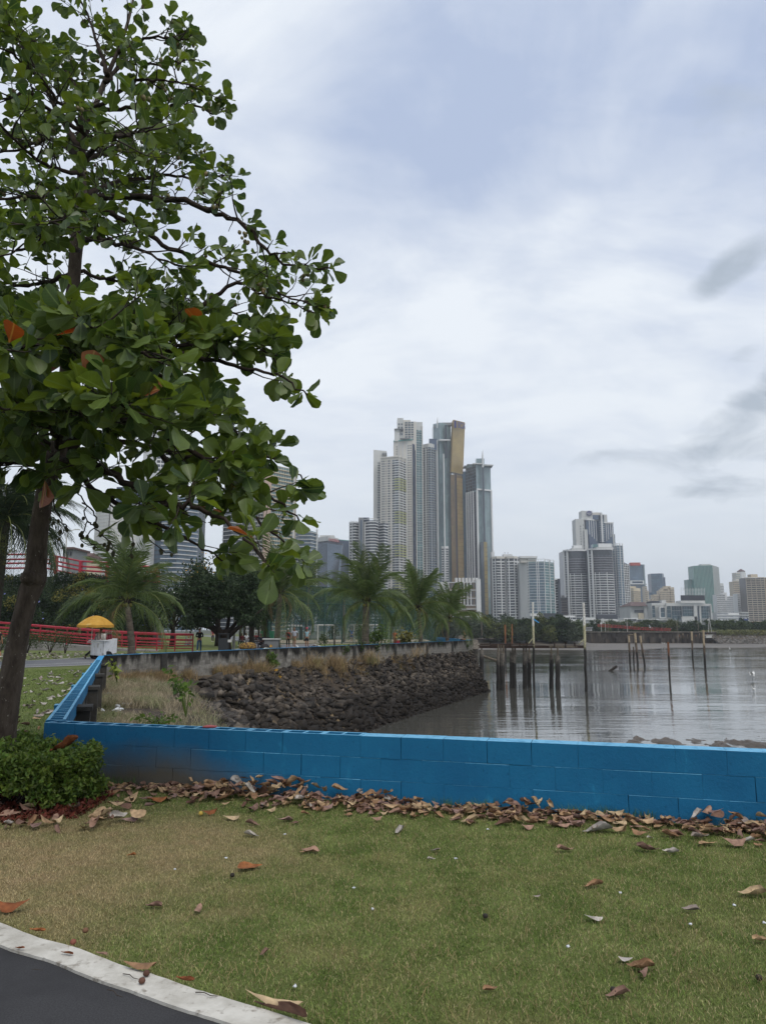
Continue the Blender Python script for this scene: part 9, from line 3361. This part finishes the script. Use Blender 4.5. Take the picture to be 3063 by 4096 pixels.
# ---- small things
q = gr(340, 3190)
root = empty('sweet_wrapper', (q.x, q.y, .05), .2, 'crumpled red and yellow sweet wrapper lying by the hedge corner', 'wrapper')
m_wr, m_wy = mat('red_foil', lin('a3122a'), lin('d8d0c8'), 30, .3, lo=.6, hi=.7, spec=.6), mat('yellow_foil', lin('d6c21f'), None, rough=.3, spec=.6)
for nm, mm_, z0_, z1_ in (('foil', m_wr, .035, .11), ('foil_edge', m_wy, .0, .04)):
 b = MB(); vs = []
 for i_ in range(9):
  x = -.085 + .17 * i_ / 8
  vs += [(x, -.03 + .012 * math.sin(i_ * 2.2), z0_), (x * .85, .02 + .015 * math.sin(i_ * 1.7 + 1), z1_ + .01 * math.sin(i_ * 3)), (x * .9, .07, z0_ + .01)]
 b.add(vs, [(3 * i_, 3 * i_ + 3, 3 * i_ + 4, 3 * i_ + 1) for i_ in range(8)] + [(3 * i_ + 1, 3 * i_ + 4, 3 * i_ + 5, 3 * i_ + 2) for i_ in range(8)])
 b.obj(nm, mm_, root)
q = gr(803, 3268)
b = MB(); b.lathe([(0, -.02), (.016, -.012), (.02, 0), (.014, .014), (0, .02)], (0, 0, 0), 10)
tag(b.obj('fallen_fruit', mat('yellow_fruit', lin('b59a48'), None), None, (q.x, q.y, .03), smooth=True), 'little yellow fallen fruit on the lawn below the drift', 'fruit')
for px, py, lab, c_ in ((342, 3738, 'brown fallen nut on the grass above the kerb', '6b4e3a'), (293, 3785, 'reddish nut on the kerb edge', '7a4a3c'), (586, 3912, 'dark brown nut on the white kerb', '4e352a'), (568, 3942, 'small brown nut piece on the kerb below the dark one', '5c4034'), (930, 3497, 'black nut beside the russet leaf', '2b2622'), (1940, 3660, 'small dark nut in the middle of the lawn', '2b2622'), (3033, 3905, 'dark nut near the lower right corner', '2f2a20'), (2452, 3955, 'dark nut low on the right lawn', '2f2a24')):
 q = gr(px, py, .03)
 b = MB(); b.lathe([(0, -.014), (.012, -.009), (.016, 0), (.012, .01), (0, .014)], (0, 0, 0), 9)
 tag(b.obj('fallen_nut', mat('nut_' + c_, lin(c_), None), None, (q.x, q.y, .05 if 'kerb' in lab else .025), smooth=True), lab, 'nut')
for px, py, lab, s, tt in ((560, 3885, 'tan dry leaf half across the kerb', .17, 'd'), (268, 3826, 'brown leaf piece on the white kerb', .07, 'r'), (80, 3806, 'small russet leaf on the asphalt edge', .06, 'r'), (1120, 4058, 'long split tan leaf on the kerb at the bottom of the frame', .3, 'd'), (1090, 4040, 'second long dry leaf lying against the split one on the kerb', .26, 'd'), (150, 3735, 'dry leaf at the grass edge above the kerb', .1, 'r'), (405, 3830, 'thin dry leaf at the kerb line', .08, 'd'), (740, 3935, 'russet torn leaf on the grass side of the kerb', .12, 'r')):
 q = gr(px, py, .03)
 o_ = inst('dry_leaf', {'d': dm, 'r': drr}[tt][rd.randrange(9)], None, (q.x, q.y, .045), (rd.uniform(-.1, .1), rd.uniform(-.1, .1), R(-25) + rd.uniform(-.3, .3)), (s, s * (.3 if s > .25 else .7), s * .5)); tag(o_, lab, 'leaf')
for px, py, lab, rz_ in ((148, 3872, 'thin twig on the asphalt path', 0), (455, 3985, 'short twig on the asphalt near the kerb', -.7), (520, 3918, 'dark forked twig on the kerb', -.6), (820, 3990, 'curved twig crossing the lower kerb', -.4)):
 q = gr(px, py, .03)
 b = MB(); b.tube([(-.05, 0, 0), (-.01, .006, .004), (.03, -.004, .003), (.06, .008, 0)], [.0022, .002, .0018, .001], 5)
 tag(b.obj('twig', m_twig, None, (q.x, q.y, .042 if 'kerb' in lab else .018), rz_), lab, 'twig')
q = at(770, 2920, 7.5); sq = (q.xy - A0).dot(nd)
pw_ = A0 + nd * sq + n_near * .1
tag(blob('red_scrap', mat('red_plastic', lin('a85555'), None, rough=.5), (.07, .03, .016), (pw_.x, pw_.y, WH + .012), 4, rot=.1), 'pinkish red scrap lying on top of the near blue wall', 'litter')
for k, (px, py) in enumerate(((1822, 3437), (1415, 3555), (1490, 3640), (1950, 3320), (2270, 3790), (700, 3480), (905, 3435), (2760, 3700), (1180, 3950), (2935, 3625), (1140, 3340), (2480, 3575), (3055, 3695))):
 q = gr(px, py, .02)
 tag(blob('paper_scrap', m_lit, (.010, .007, .005), (q.x, q.y, .026), k + 20, amp=.8, rot=k), 'tiny white scrap lying in the grass', 'litter', 'tiny white scraps strewn over the lawn')
# ================================================================== lawn blades
RNG = np.random.default_rng(12)
kp = np.array([(p.x, p.y) for p in kpath])
def near_lawn(n, ymin, ymax):
 y = ymin + (ymax - ymin) * RNG.random(n) ** 1.0
 x = (RNG.random(n) * 2 - 1) * (y * .56 + 1.6)
 p = np.stack([x, y], 1)
 # not on the kerb or path
 kx = np.interp(x, kp[:, 0], kp[:, 1])
 k1 = y > kx + .012
 # not beyond the wall line
 v = p - np.array(A0)
 k2 = (v @ np.array(n_near) < -.02) | (x < A0.x - .05)
 return np.concatenate([p[k1 & k2], np.zeros((int((k1 & k2).sum()), 1))], 1)
P_ = near_lawn(640000, 2.6, 9.0)
hgt = .010 + .008 * RNG.random(len(P_))
wv = np.array([0.0])
tag(blades('lawn_grass', P_, hgt, .0028, m_lawn, .9), 'short turf of the near lawn, green with a straw coloured dead patch', 'grass', kind='stuff')
P_ = near_lawn(22000, 2.6, 8.0)
tag(blades('dead_grass', P_ + np.array((0, 0, .010)), .05, .0018, m_straw, 1.6), 'loose dead grass stalks lying on the turf', 'grass', kind='stuff')
# longer tufts at the wall foot
q_ = []
for s in (4.45, 4.75, 5.55, 5.75, 5.85, 6.1, 6.9, .9, 1.1):
 p = A0 + nd * s - n_near * .04
 q_.append(np.array((p.x, p.y, 0)) + RNG.normal(size=(60, 3)) * np.array((.10, .02, 0)))
q_ = np.concatenate(q_); q_[:, 2] = 0
tag(blades('wall_foot_grass', q_, .10, .004, mat('wall_grass', lin('3f5c2a'), lin('4e6a30'), 5, .8, rnd=.3), .5), 'longer green grass tufts at the foot of the near blue wall', 'grass', kind='stuff')
# turf of the lawn beyond
n = 90000
s = RNG.uniform(0, 24, n); d = RNG.random(n) ** 1.3 * 8 + .1
p = np.array(A0) + np.outer(s, np.array(ld)) - np.outer(d, np.array(n_left))
dmin = np.min(np.linalg.norm(p[:, None, :] - np.array([(c_.x, c_.y) for c_ in pc[::4]])[None], axis=2), axis=1)
p = p[dmin > 3.5]
P_ = np.concatenate([p, np.zeros((len(p), 1))], 1)
tag(blades('far_lawn_grass', P_, .035, .008, mat('lawn_far', lin('5f7038'), lin('74814a'), .6, .9, rnd=.3), .9), 'short turf of the lawn left of the side wall', 'grass', kind='stuff')
# ---- air
hz = MB(); hz.box((0, 500, 150), (8400, 8400, 312))
o_ = hz.obj('haze', None)
mh = bpy.data.materials.new('haze'); mh.use_nodes = True
mh.node_tree.nodes.clear()
ho = mh.node_tree.nodes.new('ShaderNodeOutputMaterial'); hv_ = mh.node_tree.nodes.new('ShaderNodeVolumePrincipled')
hv_.inputs['Color'].default_value = (.86, .92, 1, 1)
hv_.inputs['Density'].default_value = .0002
hv_.inputs['Anisotropy'].default_value = .1
mh.node_tree.links.new(hv_.outputs[0], ho.inputs['Volume'])
o_.data.materials.clear(); o_.data.materials.append(mh)
tag(o_, kind='stuff')
